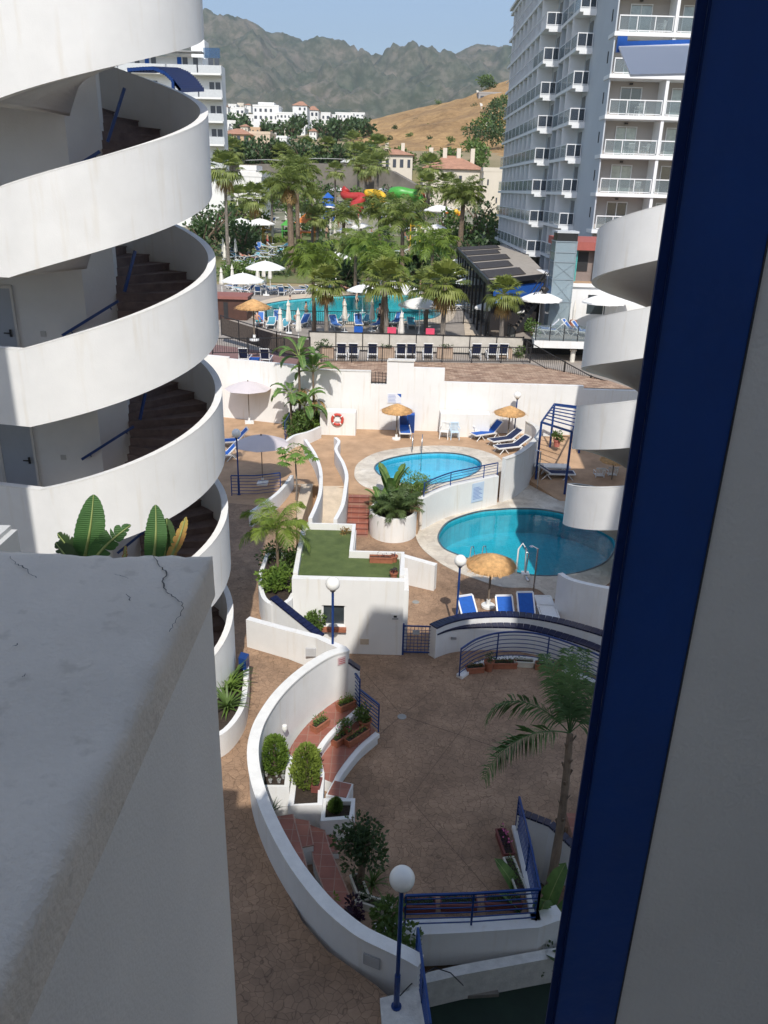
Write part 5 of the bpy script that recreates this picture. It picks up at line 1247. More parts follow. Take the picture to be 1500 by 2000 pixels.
# railings at the amphitheatre end (two blue grids)
def panel(p, q, zb, h, nb, label, name='stair_railing'):
    root = thing(name, label, 'railing', origin=(p[0], p[1], zb)); railing([(p[0]+(q[0]-p[0])*t, p[1]+(q[1]-p[1])*t) for t in (0, .5, 1)], [zb, zb, zb], h, root, nb, 5)
A_ = Z(683,1357,.75); B_ = Z(702,1385,.75); panel(xy([A_])[0], xy([B_])[0], .74, .95, 7, 'upper blue railing at the end of the curved seating terrace')
A_ = Z(702,1397,.38); B_ = Z(739,1428,.38); panel(xy([A_])[0], xy([B_])[0], .38, .85, 7, 'lower blue railing at the end of the curved seating terrace')
m = MB(); pts = xy([Z(681,1275,2.3), Z(703,1300,1.9)]); root = thing('stub_wall', 'short white wall stub with dark blue tiles at the end of the curved wall', 'wall', origin=(pts[1][0], pts[1][1], 0)); m.wall(pts, .16, 0, [2.0, 1.75]); m.build('wall', white, root); tile_cap(pts, [2.05, 1.8], .2, root)
v = Y(673,1277,cc[-3].y); m = MB(); pp = cc[-2]; pq = cc[-5]; d = Vector((pp.x-pq.x, pp.y-pq.y)).normalized(); n_ = Vector((d.y, -d.x)); c_ = Vector((pp.x, pp.y))-d*.12+n_*.115; root = thing('wall_sign', 'small white sign with red edging at the end of the curved wall', 'sign', origin=(c_.x, c_.y, 1.8))
m.wall([tuple(c_-d*.12), tuple(c_+d*.12)], .012, 1.86, 2.1); m.build('plate', mat('pinkish_sign', (.6, .45, .45), .5), root); m = MB()
for k in range(3): e = c_+n_*.008; m.wall([tuple(e-d*.09), tuple(e+d*.09)], .005, 1.9+.06*k, 1.92+.06*k)
m.build('lettering', mat('sign_red', (.4, .08, .1)), root)
v = cc[int(len(cc)*.16)]; v2 = cc[int(len(cc)*.16)+1]; d = Vector((v2.x-v.x, v2.y-v.y)).normalized(); n_ = Vector((-d.y, d.x)); c_ = Vector((v.x, v.y))+n_*.115
for s_ in (1,): 
    c_ = Vector((v.x, v.y))-Vector((-d.y, d.x))*(-.115) if n_.x < 0 else c_
m = MB(); m.wall([tuple(c_-d*.14), tuple(c_+d*.14)], .03, 1.28, 1.5); root = thing('wall_vent', 'rectangular grey cover plate low on the outside of the curved wall', 'vent', origin=(c_.x, c_.y, 1.28)); m.build('cover', mat('grey_vent', (.5, .5, .5), .6), root)
m = MB(); m.wall([tuple(c_-d*.16), tuple(c_+d*.16)], .02, 1.26, 1.52); m.build('frame', mat('vent_frame_grey', (.4, .4, .4), .6), root)
# wall light on the curved wall
# drain covers
for px, py, z, t in ((785,1400,0,'round metal drain cover in the middle of the plaza'), (812,1176,0,'round drain cover beyond the blue gate')):
    p = Z(px, py, z); m = MB(); m.lathe([(.13, 0), (.13, .008), (.1, .009)], 20, (p.x, p.y, z)); solid(m, 'drain_cover', t, 'drain cover', mat('drain_metal', (.3, .3, .28), .5))
# ------------------------------------------------------------------ pots and planters
def trough(p, rz, ln, label, ml=None, plant=lf_mid, pn=120, ph=.2, wd=.2, h=.2, fl=0, group='flower troughs', pl=.05, z=None):
    root = thing('flower_trough', label, 'planter', group, loc=p, rz=rz); m = MB(); w_ = wd/2; l = ln/2
    m.wall([(-l, -w_), (l, -w_), (l, w_), (-l, w_)], .03, 0, h, closed=True); m.wall([(-l-.01, -w_-.01), (l+.01, -w_-.01), (l+.01, w_+.01), (-l-.01, w_+.01)], .045, h-.04, h+.004, closed=True); m.build('trough', ml or terra, root)
    m = MB(); m.box((-l, -w_, .01), (l, w_, h-.04)); m.build('soil', soil, root); m = MB()
    for i in range(pn): q = Vector((random.uniform(-l, l)*.9, random.uniform(-w_, w_)*.8, h+random.uniform(0, ph)*random.random())); leafcard(m, q, rv()+Vector((0,0,.6)), rv(), pl*random.uniform(.8,1.6), pl*.5)
    if pn: m.build('plants', plant, root)
    if fl:
        m = MB()
        for i in range(fl): q = Vector((random.uniform(-l, l)*.8, random.uniform(-w_, w_)*.8, h+ph*random.uniform(.5, 1.1))); leafcard(m, q, rv(), rv(), .05, .05)
        m.build('blossoms', flower, root)
    return root
def pot(p, r, h, label, leaf=None, n=160, pr=.2, ml=None, ls=.06, group='flower pots'):
    root = thing('flower_pot', label, 'flower pot', group, loc=p); m = MB(); m.lathe([(r*.7, 0), (r*.85, h*.8), (r, h*.8), (r, h), (r*.85, h), (r*.82, h-.04), (.001, h-.05)], 20); m.build('pot', ml or terra, root, True)
    m = MB(); foliage(m, (0,0,h+pr*.6), (pr, pr, pr*.8), n, ls, 6, .5); m.build('plant', leaf or lf_mid, root); return root
wtr = mat('cream_trough', (.6, .57, .48), .7); dtr = mat('dark_red_trough', (.2, .06, .05), .7)
trough(Z(927,1312,0), R(12), .55, 'shallow round terracotta pot with cactus at the left end of the curved railing', plant=lf_dark, pn=140); pot(Z(954,1309,0), .17, .34, 'round ribbed terracotta pot second along the curved railing', lf_dark)
trough(Z(985,1303,0), R(4), .75, 'long terracotta trough third along the curved railing', plant=lf_dark, pn=220, ph=.22); trough(Z(1022,1300,0), R(-3), .6, 'cream trough with bare soil along the curved railing', wtr, pn=30)
trough(Z(1070,1308,0), R(-12), .8, 'terracotta trough under the feather palm crown', plant=lf_dark, pn=160, ph=.3)
trough(Z(985,1655,0), R(98), .75, 'dark red trough with red flowers beside the side railing', dtr, lf_purple, 120, fl=20); trough(Z(1004,1718,0), R(100), .9, 'long white trough beside the side railing', wtr, lf_mid, 120)
for i, (px, t) in enumerate(((815,'dark trough at the left end of the plaza railing'), (897,'dark trough in the middle of the plaza railing'), (985,'dark trough at the right end of the plaza railing'))): trough(Z(px, 1795-i*3, 0.0)+Vector((0,.25,0)), R(1), .75, t, dtr, lf_dark, 170)
trough(Z(668,1388,.72)+Vector((.1,.12,0)), R(40), .5, 'terracotta trough with a light green bush on the upper seating terrace', plant=lf_lime, pn=220, ph=.25, group='troughs on the seating terraces')
trough(Z(625,1422,.72), R(52), .5, 'small terracotta trough alone on the upper seating terrace', plant=lf_mid, pn=200, ph=.3, group='troughs on the seating terraces')
trough(Z(668,1447,.36), R(50), .62, 'terracotta trough with pink flowers on the lower seating terrace', plant=lf_mid, pn=180, ph=.3, fl=14, group='troughs on the seating terraces')
trough(Z(693,1445,.36)+Vector((.05,0,0)), R(48), .75, 'narrow terracotta trough with yellow tufts on the lower seating terrace', plant=lf_lime, pn=80, ph=.12, group='troughs on the seating terraces')
pot(Z(712,1420,.36), .2, .25, 'terracotta pot with a bushy dark plant near the lower blue railing', lf_mid, 380, .3, ls=.09); pot(Z(676,1432,.5), .1, .2, 'slim pot with a tall grey green plant between the seating terraces', lf_mid, 260, .22, ls=.07)
pot(Z(618,1500,.7), .13, .22, 'dark pot with purple leaves right of the lime shrub', lf_purple, 200, .2, ml=dtr); trough(Z(618,1540,.7), R(85), .3, 'small dark red trough beside the lime shrub', dtr, lf_mid, 60, wd=.18)
for k, (px, py) in enumerate(((520,1515),(528,1528),(540,1516),(545,1528),(553,1520),(553,1508),(536,1505))): pot(Z(px, py, .85), .05, .09, 'tiny black and white flower pot among others at the foot of the cone shrub', lf_mid, 12, .05, ml=mat('painted_pot', (.5, .5, .5), .5, .9, 30, col2=(.02,.02,.02)), ls=.03, group='tiny painted flower pots')
# shrubs in planters
def cone_shrub(loc, r, h, label, leaf):
    root = thing('cone_shrub', label, 'shrub', loc=loc); m = MB()
    for i in range(2700):
        t = random.random(); z = h*(.03+.97*t); rr = r*(math.sin(math.pi*min(1, (t*.80+.16)))**.7)*random.uniform(.7, 1.06)*(1+.12*math.sin(t*17+i % 5)); a = random.uniform(0, 6.283); rr *= 1+.38*noise.noise(Vector((math.cos(a)*1.7, math.sin(a)*1.7, z*4+loc[0])))
        p = Vector((rr*math.cos(a), rr*math.sin(a), z)); leafcard(m, p, Vector((math.cos(a)*.6, math.sin(a)*.6, .9))+rv()*.5, rv(), .10, .042)
    m.build('foliage', leaf, root); m = MB(); m.tube([(0,0,-.02), (0,0,h*.85)], [.05, .015], 6); m.build('trunk', barkm, root)
p = Z(537,1505,.83); cone_shrub(p, .33, .95, 'bright green cone shrub against the curved wall', lf_lime)
p = Z(600,1535,.7); cone_shrub(p, .32, 1.15, 'lime green rounded shrub in the middle planter', leafmat('yellow_green_foliage', (.26, .33, .06), (.13, .19, .03), 2.5, .3))
strap_plant(Z(530,1590,.7), 16, .45, .04, 'spiky grey green aloe at the foot of the curved wall', lf_dark, 'aloe_plant', (.6, 1.4))
cone_shrub(Z(656,1585,.48), .12, .3, 'tiny cone plant in the square planter', lf_mid)
tree(Z(703,1730,.0), 1.8, .6, 'small dark leaved tree at the foot of the red stairs', lf_dark, 1300, .10, name='small_tree')
bush(Z(688,1795,.36), (.28,.28,.25), 'dark purple shrub low beside the red stairs', leaf=lf_purple, n=400, ls=.1); bush(Z(640,1780,.5), (.3,.25,.2), 'thin grassy shrub along the inside of the curved wall', leaf=lf_lime, n=200, ls=.09)
bush(Z(765,1850,.0), (.5,.4,.6), 'leafy climbing shrub around the nearest lamp post', leaf=lf_mid, n=700, ls=.13)
trough(Z(703,1745,.0), R(110), .7, 'white trough under the small dark tree', wtr, lf_dark, 60); trough(Z(730,1775,0), R(160), .75, 'white trough by the corner of the plaza railing', wtr, lf_dark, 120)
strap_plant(Z(728,1730,0), 30, .6, .05, 'slender dracaena with spiky leaves behind the white trough', lf_mid, 'dracaena', (.3, 1.5))
bush(Z(617,1232,.9), (.34,.3,.34), 'leafy green bush beside the dark window of the white house', leaf=lf_mid, n=800, ls=.12)
# house planter: palm + bushes
lp_ = palm('feather', 2.25, 1.2, 'palm_tree', 'bright green feather palm beside the artificial turf roof', fr=15, trunk_r=.06, leaf=leafmat('fresh_palm_leaf', (.34, .43, .08), (.14, .22, .045), .9, .4), dens=1.9, lw=.6); g = Z(537,1120,1.85); lp_.location = (-3.55, 24.4, 1.3)
bush((-3.35,23.1,1.8), (.62,.5,.42), 'lime green bush at the corner of the turf roofed house', leaf=lf_lime, n=1100, ls=.13); bush((-3.1,24.4,1.8), (.5,.7,.5), 'dark green bush behind the palm beside the turf roof', leaf=lf_mid, n=900, ls=.12)
bush((-3.9,25.6,1.3), (.6,.6,.55), 'dense shrub at the back of the curved planter', leaf=lf_mid, n=700, ls=.12); bush((-2.4,28.6,.9), (.55,.45,.45), 'light green leafy plant behind the turf roof', leaf=lf_lime, n=500, ls=.15)
for x, y, t in ((XN-.3, RY-.5, 'small dry shrub on the turf roof corner'),): bush((x, y, 2.49), (.22,.2,.15), t, leaf=lf_dry, n=120, ls=.07)
trough((HX1-.75, YN-.2, 2.5), 0, .75, 'terracotta trough on the turf roof', plant=lf_purple, pn=30, group='pots on the turf roof'); pot((HX1-.12-.2, YN-.15, 2.5), .13, .22, 'terracotta pot at the turf roof corner', lf_purple, 20, .1, group='pots on the turf roof'); pot((HX1-.33, HY0+.55, 2.5), .14, .22, 'pot of purple leaves at the front of the turf roof', lf_purple, 80, .14, group='pots on the turf roof')
# papaya like tree between the ramps
root = thing('papaya_tree', 'umbrella shaped papaya tree with slender trunk between the ramps', 'tree', loc=Z(578,985,.9)); m = MB(); m.tube([(0,0,-.3), (.05,0,1.0), (0,0,2.35)], [.05,.04,.03], 7); m.build('trunk', barkg, root, True); m = MB()
for i in range(26):
    az = i*2.4; el = random.uniform(-.25, 1.0); h = Vector((math.cos(az)*math.cos(el), math.sin(az)*math.cos(el), math.sin(el)*.7)); b0 = Vector((0,0,2.3)); e = b0+h*random.uniform(.5, .85); m.bar(b0, e, .012)
    for k in range(8): a = az+(k-3.5)*.5; fan = Vector((math.cos(a), math.sin(a), -.5)); leafcard(m, e, fan, Vector((0,0,1)), .34, .11)
m.build('crown', leafmat('papaya_leaf', (.2, .33, .06), (.08, .17, .03), 1.5, .35), root)
# strelitzia / banana clump by the wall
for i, (px, py, y, h, t) in enumerate(((568,820,43.6,2.2,'left giant strelitzia with torn leaves by the white wall'), (612,815,43.9,3.4,'right giant strelitzia with brown hanging leaves by the white wall'), (585,812,44.0,4.2,'tallest giant strelitzia rising over the terrace fence'), (595,820,43.2,1.6,'lower giant strelitzia in front of the clump'))):
    p = Y(px, py, y); leafy_plant((p.x, y, ZU), 10, 1.75, .5, t, 'giant_strelitzia', 'plant', lf_ban, .5, (.1, 1.45), 1.7, 'giant strelitzias by the white wall', trunkh=h)
for x_, z_, t in ((-4.55, 3.6, 'brown hanging dead leaves under the tallest giant strelitzia'), (-3.95, 3.0, 'brown hanging dead leaves under the right giant strelitzia')):
    root = thing('dead_leaves', t, 'plant', 'dead leaves on the giant strelitzias', loc=(x_, 43.75, z_-.9)); m = MB()
    for k in range(9): a = k*2.4; big_leaf(m, (0,0,.9), a, -.4, random.uniform(.7, 1.1), .16, .9, .6)
    m.build('leaves', [lf_dry, barkm], root)
for i, (px, py, r_, lf, t) in enumerate(((583,850,.75,lf_mid,'dark leafy shrub at the foot of the giant strelitzias'), (600,842,.8,lf_lime,'yellow green shrub at the foot of the giant strelitzias'), (622,838,.6,lf_mid,'bushy shrub right of the giant strelitzias'), (572,838,.7,lf_mid,'shrub left behind the giant strelitzias'))): bush(Z(px, py, ZU)+Vector((0,-.3,0)), (r_, r_*.8, r_*.9), t, leaf=lf, n=800, ls=.18)
palm_c = leafmat('cycad_leaf', (.13, .19, .06), (.06, .10, .03), 1.5)
# round planter planting
root = thing('cycad', 'big sago palm with stiff arching fronds at the front of the round planter', 'plant', loc=(PLC[0]+.15, PLC[1]-.25, 1.0)); m = MB()
for i in range(34): feather_frond(m, (0,0,.15), i*2.4, random.uniform(.1, 1.2), 1.3, .9, 30, .22, .018, .014)
m.build('fronds', palm_c, root); m = MB(); m.lathe([(.12, -.05), (.14, .1), (.06, .22)], 10); m.build('trunk', barkm, root)
leafy_plant((PLC[0]-.1, PLC[1]+.9, .95), 7, 1.9, .5, 'tall banana plant rising in the middle of the round planter', 'banana_plant', el=(1.15, 1.5), droop=.5); leafy_plant((PLC[0]-.55, PLC[1]+.3, .95), 6, 1.3, .3, 'smaller strelitzia at the left of the round planter', 'strelitzia', el=(.8, 1.4))
strap_plant((PLC[0]-.55, PLC[1]-.2, .95), 40, 1.0, .10, 'broad leaved agave at the left rim of the round planter', palm_c, 'agave', (.2, 1.3)); strap_plant((PLC[0]-.65, PLC[1]+.9, .95), 40, .8, .05, 'blue green yucca at the back left of the round planter', lf_mid, 'yucca', (.2, 1.4))
bush((PLC[0]+.75, PLC[1]+1.0, .9), (.85,1.0,.8), 'loose airy shrub at the right of the round planter', leaf=lf_lime, n=2200, ls=.12, lw=.35); bush((PLC[0]+1.35, PLC[1]+2.1, .9), (.5,.6,.5), 'feathery light shrub at the back right of the round planter', leaf=lf_mid, n=700, ls=.09, lw=.3); bush((PLC[0]+.1, PLC[1]+.35, .95), (.7,.6,.4), 'dense green undergrowth in the round planter', leaf=lf_dark, n=900, ls=.12)
# lower right: feather palm and banana leaves beside the railing
pb = Z(1073,1740,-1.2)
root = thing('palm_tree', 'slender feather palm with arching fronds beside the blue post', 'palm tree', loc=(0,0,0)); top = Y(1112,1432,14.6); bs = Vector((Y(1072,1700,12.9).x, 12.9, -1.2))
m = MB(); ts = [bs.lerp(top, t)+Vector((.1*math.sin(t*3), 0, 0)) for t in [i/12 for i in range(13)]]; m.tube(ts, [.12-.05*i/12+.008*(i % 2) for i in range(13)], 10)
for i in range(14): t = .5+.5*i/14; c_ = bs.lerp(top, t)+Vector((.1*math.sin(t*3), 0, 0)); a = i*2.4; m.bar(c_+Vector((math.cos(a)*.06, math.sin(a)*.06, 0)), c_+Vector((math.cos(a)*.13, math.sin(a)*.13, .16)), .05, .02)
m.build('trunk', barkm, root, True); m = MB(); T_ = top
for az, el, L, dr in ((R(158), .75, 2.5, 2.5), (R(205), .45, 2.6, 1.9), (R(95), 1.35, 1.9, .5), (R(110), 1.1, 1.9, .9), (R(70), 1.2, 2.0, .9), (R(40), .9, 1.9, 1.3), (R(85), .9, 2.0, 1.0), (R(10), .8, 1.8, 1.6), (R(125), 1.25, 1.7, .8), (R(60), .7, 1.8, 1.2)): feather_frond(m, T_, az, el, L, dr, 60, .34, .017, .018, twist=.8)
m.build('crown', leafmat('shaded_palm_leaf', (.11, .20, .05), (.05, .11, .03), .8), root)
leafy_plant((Y(1062,1740,12.6).x, 12.7, -1.2), 6, 2.0, .5, 'broad leaved banana plant behind the side railing', el=(1.2, 1.5), droop=.6); leafy_plant((Y(1085,1760,12.2).x, 12.3, -1.2), 6, 1.4, .4, 'dark banana plant low beside the blue post', el=(.8, 1.4), droop=.9, leaf=lf_dark)
bush((Y(1075,1790,12.0).x, 12.0, -1.2), (.5,.4,.45), 'dark shrub at the foot of the slender palm', leaf=lf_dark, n=500)
# banana leaves rising behind the near parapet
def leaf_at(bp_, tip, W, lf, name, label, side=(1,0,0), seg=14, split=0.0, fold=.25):
    b = Vector(bp_); t_ = Vector(tip); root = thing(name, label, 'plant', 'banana leaves behind the parapet', origin=b); sd = Vector(side).normalized(); m = MB(); pts = []
    bend = Vector((0,-.03,0))
    for i in range(seg+1): t = i/seg; pts.append(b.lerp(t_, t)+bend*math.sin(math.pi*t)+sd*.02*math.sin(t*3))
    L = (t_-b).length
    for s_ in (-1, 1):
        for i in range(seg):
            t0, t1 = i/seg, (i+1)/seg
            w0 = W*.5*max(0, math.sin(math.pi*(t0*.86+.13)))**.65*(1 if t0 < 1 else 0); w1 = W*.5*max(0, math.sin(math.pi*(t1*.86+.13)))**.65 if i < seg-1 else .004
            k0 = random.uniform(.35, .8) if random.random() < split else 1; n0 = Vector((0,-1,.2))*fold
            a_ = pts[i]+(sd*s_+Vector((0,0,.25)))*w0*k0+n0*w0*-.5; b_ = pts[i+1]+(sd*s_+Vector((0,0,.25)))*w1+n0*w1*-.5
            m.add([pts[i], a_, (a_+b_)/2+sd*s_*.004, b_, pts[i+1]] if s_ > 0 else [pts[i+1], b_, (a_+b_)/2+sd*s_*.004, a_, pts[i]], [(0,1,2,3,4)])
    m.build('blade', lf, root, 'all'); m = MB(); m.tube([b-Vector((0,0,.6))]+[p+Vector((0,-.004,0)) for p in pts], [.012]+[.011*(1-.8*i/seg) for i in range(seg+1)], 6); m.build('midrib', mat('leaf_midrib', (.3, .36, .12), .6), root)
yb = 4.3
def leaf_mat2():
    m = leafmat('veined_banana_leaf', (.075, .19, .045), (.045, .12, .03), 5.0, .35); t, b = nodes_of(m); tc = t.nodes['Texture Coordinate']; wv = t.nodes.new('ShaderNodeTexWave'); wv.inputs['Scale'].default_value = 26; wv.inputs['Distortion'].default_value = 1.2; wv.bands_direction = 'Z'
    t.links.new(tc.outputs['Object'], wv.inputs['Vector']); bp_ = t.nodes.new('ShaderNodeBump'); bp_.inputs['Strength'].default_value = .35; bp_.inputs['Distance'].default_value = .01; t.links.new(wv.outputs['Fac'], bp_.inputs['Height']); t.links.new(bp_.outputs[0], b.inputs['Normal']); return m
lfv = leaf_mat2()
leaf_at(Y(163,1100,yb), Y(182,966,yb+.05), .175, lfv, 'banana_leaf', 'largest upright banana leaf behind the grey parapet')
leaf_at(Y(175,1105,yb-.1), Y(256,1026,yb), .12, lfv, 'banana_leaf', 'banana leaf bent to the right beside the largest one', (-.6,0,.8), split=.35)
leaf_at(Y(165,1108,yb), Y(112,1042,yb+.1), .12, lf_dark, 'banana_leaf', 'dark folded banana leaf at the left of the group', (.6,0,.8), split=.4); leaf_at(Y(150,1112,yb-.1), Y(108,1060,yb), .12, lf_dark, 'banana_leaf', 'lowest dark banana leaf at the left of the group', (.7,0,.6), split=.3)
leaf_at(Y(298,1105,yb), Y(303,986,yb+.05), .13, lfv, 'banana_leaf', 'upright rounded banana leaf to the right of the bent one'); leaf_at(Y(315,1105,yb+.1), Y(325,1012,yb+.1), .12, lf_dark, 'banana_leaf', 'dark banana leaf between the rounded one and the withered one')
leaf_at(Y(325,1105,yb), Y(362,1010,yb), .085, leafmat('withered_banana_leaf', (.42, .36, .08), (.5, .18, .08), 9., .3), 'banana_leaf', 'withered yellow and pink banana leaf at the right of the group', (.9,0,.3), split=.5); leaf_at(Y(236,1100,yb), Y(244,1066,yb), .03, lf_dry, 'banana_leaf', 'tiny orange leaf tip just above the parapet', split=.3)
# small white air conditioner unit behind parapet
a_ = Y(0,1060,5.0); root = thing('air_conditioner', 'white slatted air conditioning unit at the left edge above the parapet', 'air conditioner', origin=a_); x1 = Y(38,1060,5.0).x; zt = Y(20,1026,5.0).z
m = MB(); m.box((x1-1.0, 4.4, zt-.8), (x1-.04, 5.0, zt)); m.box((x1-.04, 4.4, zt-.8), (x1, 5.0, zt-.03)); m.build('casing', mat('ac_casing', (.6, .6, .58), .5, .05), root); m = MB()
for k in range(12): m.box((x1-.30, 4.385, zt-.14-k*.03), (x1-.06, 4.399, zt-.125-k*.03))
m.build('louvres', mat('ac_louvre_grey', (.35, .35, .34)), root)
# planter with plants at the foot of the left tower
q = [tuple(p) for p in crv([Vector(p[:2]) for p in ZZ([(481,1290),(479,1340),(470,1385),(440,1425),(400,1445)], 1.75)], 4)]
root = thing('tower_planter', 'white curved planter at the foot of the left stair tower', 'planter', origin=(q[0][0], q[0][1], ZU)); m = MB(); m.wall(q, .14, ZU-.1, 1.75); m.build('wall', white, root, True); m = MB(); m.prism(q+[(-6, 14.6), (-6.5, 17.8)], ZU, 1.6); m.build('soil', soil, root)
for px, py, lf, n, t in ((455,1330,lf_mid,16,'leafy green plant in the tower planter, farthest'), (447,1350,lf_lime,20,'yellow green plant in the tower planter'), (445,1385,lf_mid,22,'spiky green plant at the near end of the tower planter')): strap_plant(Z(px, py, 1.62), n*2, .75, .09, t, lf, 'strap_leaf_plant', (.4, 1.4))
v = Y(474,1283,18.6); m = MB(); m.prism([(v.x-.12, v.y), (v.x+.1, v.y-.1), (v.x+.14, v.y+.2), (v.x-.1, v.y+.3)], 1.75, 2.1); solid(m, 'blue_bin', 'small dark blue box behind the tower planter', 'box', bluep)
for px, py, z, y, t in ((510,1432,0,0,''),):
    pass
# small wall lights (white) on planter and curved wall
for P_, t in ((Z(480,1333,1.75), 'small white lamp on the tower planter wall'), (Z(556,1425,1.35), 'small white lamp fixed inside the curved wall')):
    root = thing('wall_light', t, 'lamp', origin=P_); m = MB(); m.lathe([(.06, 0), (.075, .06), (.06, .13), (.01, .15)], 12, P_); m.build('shade', globe, root, True); m = MB(); m.lathe([(.03, -.06), (.03, 0)], 8, P_); m.build('bracket', wplast, root)
# terracotta pot with plant under the pergola
pot(Z(1087,872,ZU), .22, .4, 'pink terracotta pot with a leafy plant under the pergola', lf_mid, 260, .35, ml=mat('pink_pot', (.45, .15, .12)), ls=.14)
# cable on the low wall
p0_ = Z(778,1950,1.2); m = MB(); m.tube([Z(781,1945,1.3), Z(800,1925,1.35), Z(822,1905,.9), Z(850,1890,-.3), Z(880,1900,-.45), Z(905,1925,-.48)], .012, 6); solid(m, 'cable', 'black cable looped over the low wall beside the nearest lamp', 'cable', dark, smooth='all')
for px, py, t in ((940,1930,'worn concrete slab lying on the dark court, larger one'), (1062,1900,'worn concrete slab at the right of the dark court')): p = Z(px, py, -1.2); m = MB(); m.box((p.x-.32, p.y-.2, -1.225), (p.x+.32, p.y+.2, -1.13), rz=.1); solid(m, 'concrete_slab', t, 'slab', greyrock)
# ================================================================== HOTEL (right)
hw = mat('hotel_white_trim', (.74, .75, .75), .8, .05, 1); hside = mat('hotel_blue_grey', (.47, .505, .54), .85, .06, .3); htaupe = mat('hotel_taupe_wall', (.42, .385, .36), .85, .06, .4); hfin = mat('hotel_partition_white', (.74, .75, .76), .85, .05, .5)
SLZ = [11.37+2.83*k for k in range(-2, 9)]; ZTOP = SLZ[-1]
root = thing('hotel_building', 'large grey and white hotel with rows of balconies at the right', 'building', origin=(20, 70, 4)); HOT = root
m = MB(); XW = 16.5
m.box((XW, 70.0, 3.7), (XW+.1, 77.2, ZTOP+1)); m.box((XW+.1, 71.75, 3.7), (XW+.29, 77.1, ZTOP+1)); m.build('side_wall', hside, root)
m = MB(); m.box((XW+.3, 71.7, 3.7), (60, 118, ZTOP+.6)); m.build('front_wall', htaupe, root)
m = MB(); m.box((XW, 77.2, 3.7), (XW+.3, 85, ZTOP+.3)); m.box((15.15, 85, 3.7), (XW+.3, 112, ZTOP+.3)); m.box((XW-.05, 69.95, ZTOP+.6), (60, 118, ZTOP+1.3)); m.build('west_wall', hside, root)
m = MB(); m.box((XW-.1, 69.9, ZTOP+1.3), (60, 78, ZTOP+1.5)); m.build('parapet', hw, root)
cnt = {}
stuffm = {}
def hpart(name, mb_, mt, lim=95):
    cnt[name] = cnt.get(name, 0)+1
    if cnt[name] <= lim: return mb_.build(name, mt, HOT)
    s_ = stuffm.setdefault(name, [MB(), mt]); n = len(s_[0].v); s_[0].v += mb_.v; s_[0].f += [tuple(i+n for i in f) for f in mb_.f]; s_[0].mi += mb_.mi
ch_h = Proto(make_chair())
# front balconies, bays 4.35 m wide
XB = [16.62, 21.0, 25.4, 29.8]
winm = [glass_l, glass_d]
for k, z in enumerate(SLZ):
    m = MB(); m.box((16.42, 69.75, z-.28), (30, 71.69, z)); hpart('front_slab', m, hw)
    for b in range(3):
        x0, x1 = XB[b], XB[b+1]
        m = MB(); m.box((x1-.12, 69.85, z+.002), (x1+.12, 71.7, z+2.55)); hpart('divider', m, hw)
        # railing
        m = MB(); n = 3
        for i in range(n+1): x = x0+.1+(x1-x0-.34)*i/n; m.box((x-.03, 69.78, z+.002), (x+.03, 69.84, z+1.02))
        m.box((x0+.07, 69.77, z+1.02), (x1-.21, 69.85, z+1.1)); m.box((x0+.07, 69.78, z+.06), (x1-.21, 69.84, z+.12)); r_ = hpart('balcony_railing', m, hw)
        m = MB(); m.box((x0+.1, 69.80, z+.12), (x1-.24, 69.82, z+1.0)); 
        if r_ is not None: sub(m, 'glass_panel', gl_rail, r_)
        m = MB(); m.box((x0+1.0+.3*(b == 0), 71.66, z+.02), (x0+2.6+.3*(b == 0), 71.695, z+2.05)); wd_ = hpart('window', m, winm[(k*2+b) % 3 == 1])
        if wd_ is not None:
            xa = x0+1.0+.3*(b == 0); m = MB()
            for xx in (xa-.05, xa+.76, xa+1.6): m.box((xx, 71.62, z+.02), (xx+.07, 71.655, z+2.1))
            m.box((xa-.05, 71.621, z+2.1), (xa+1.67, 71.656, z+2.17)); sub(m, 'window_frame', hw, wd_)
        m = MB(); m.box((x0+1.9, 71.55, z+2.32), (x0+2.15, 71.68, z+2.44)); hpart('balcony_light', m, blackm)
        if b < 2 and 8 < z < 30:
            for j in range(2):
                if (k+j+b) % 4 != 3: ch_h.put((x0+2.0+.9*j+.3*((k*7+j) % 3), 70.6, z+.0), R(150+40*((k+j) % 3)), label='white plastic chair, %s on the %s balcony, %s floor of the hotel front' % (('left one','right one')[j], ('leftmost','second')[b], ('ground','first','second','third','fourth','fifth','sixth','seventh','eighth','ninth','tenth','top')[k]), group='white plastic chairs on the hotel balconies')
m = MB(); 
for z in SLZ[:-1]: m.box((XW-.02, 71.2, z+1.0), (XW-.001, 71.5, z+1.7))
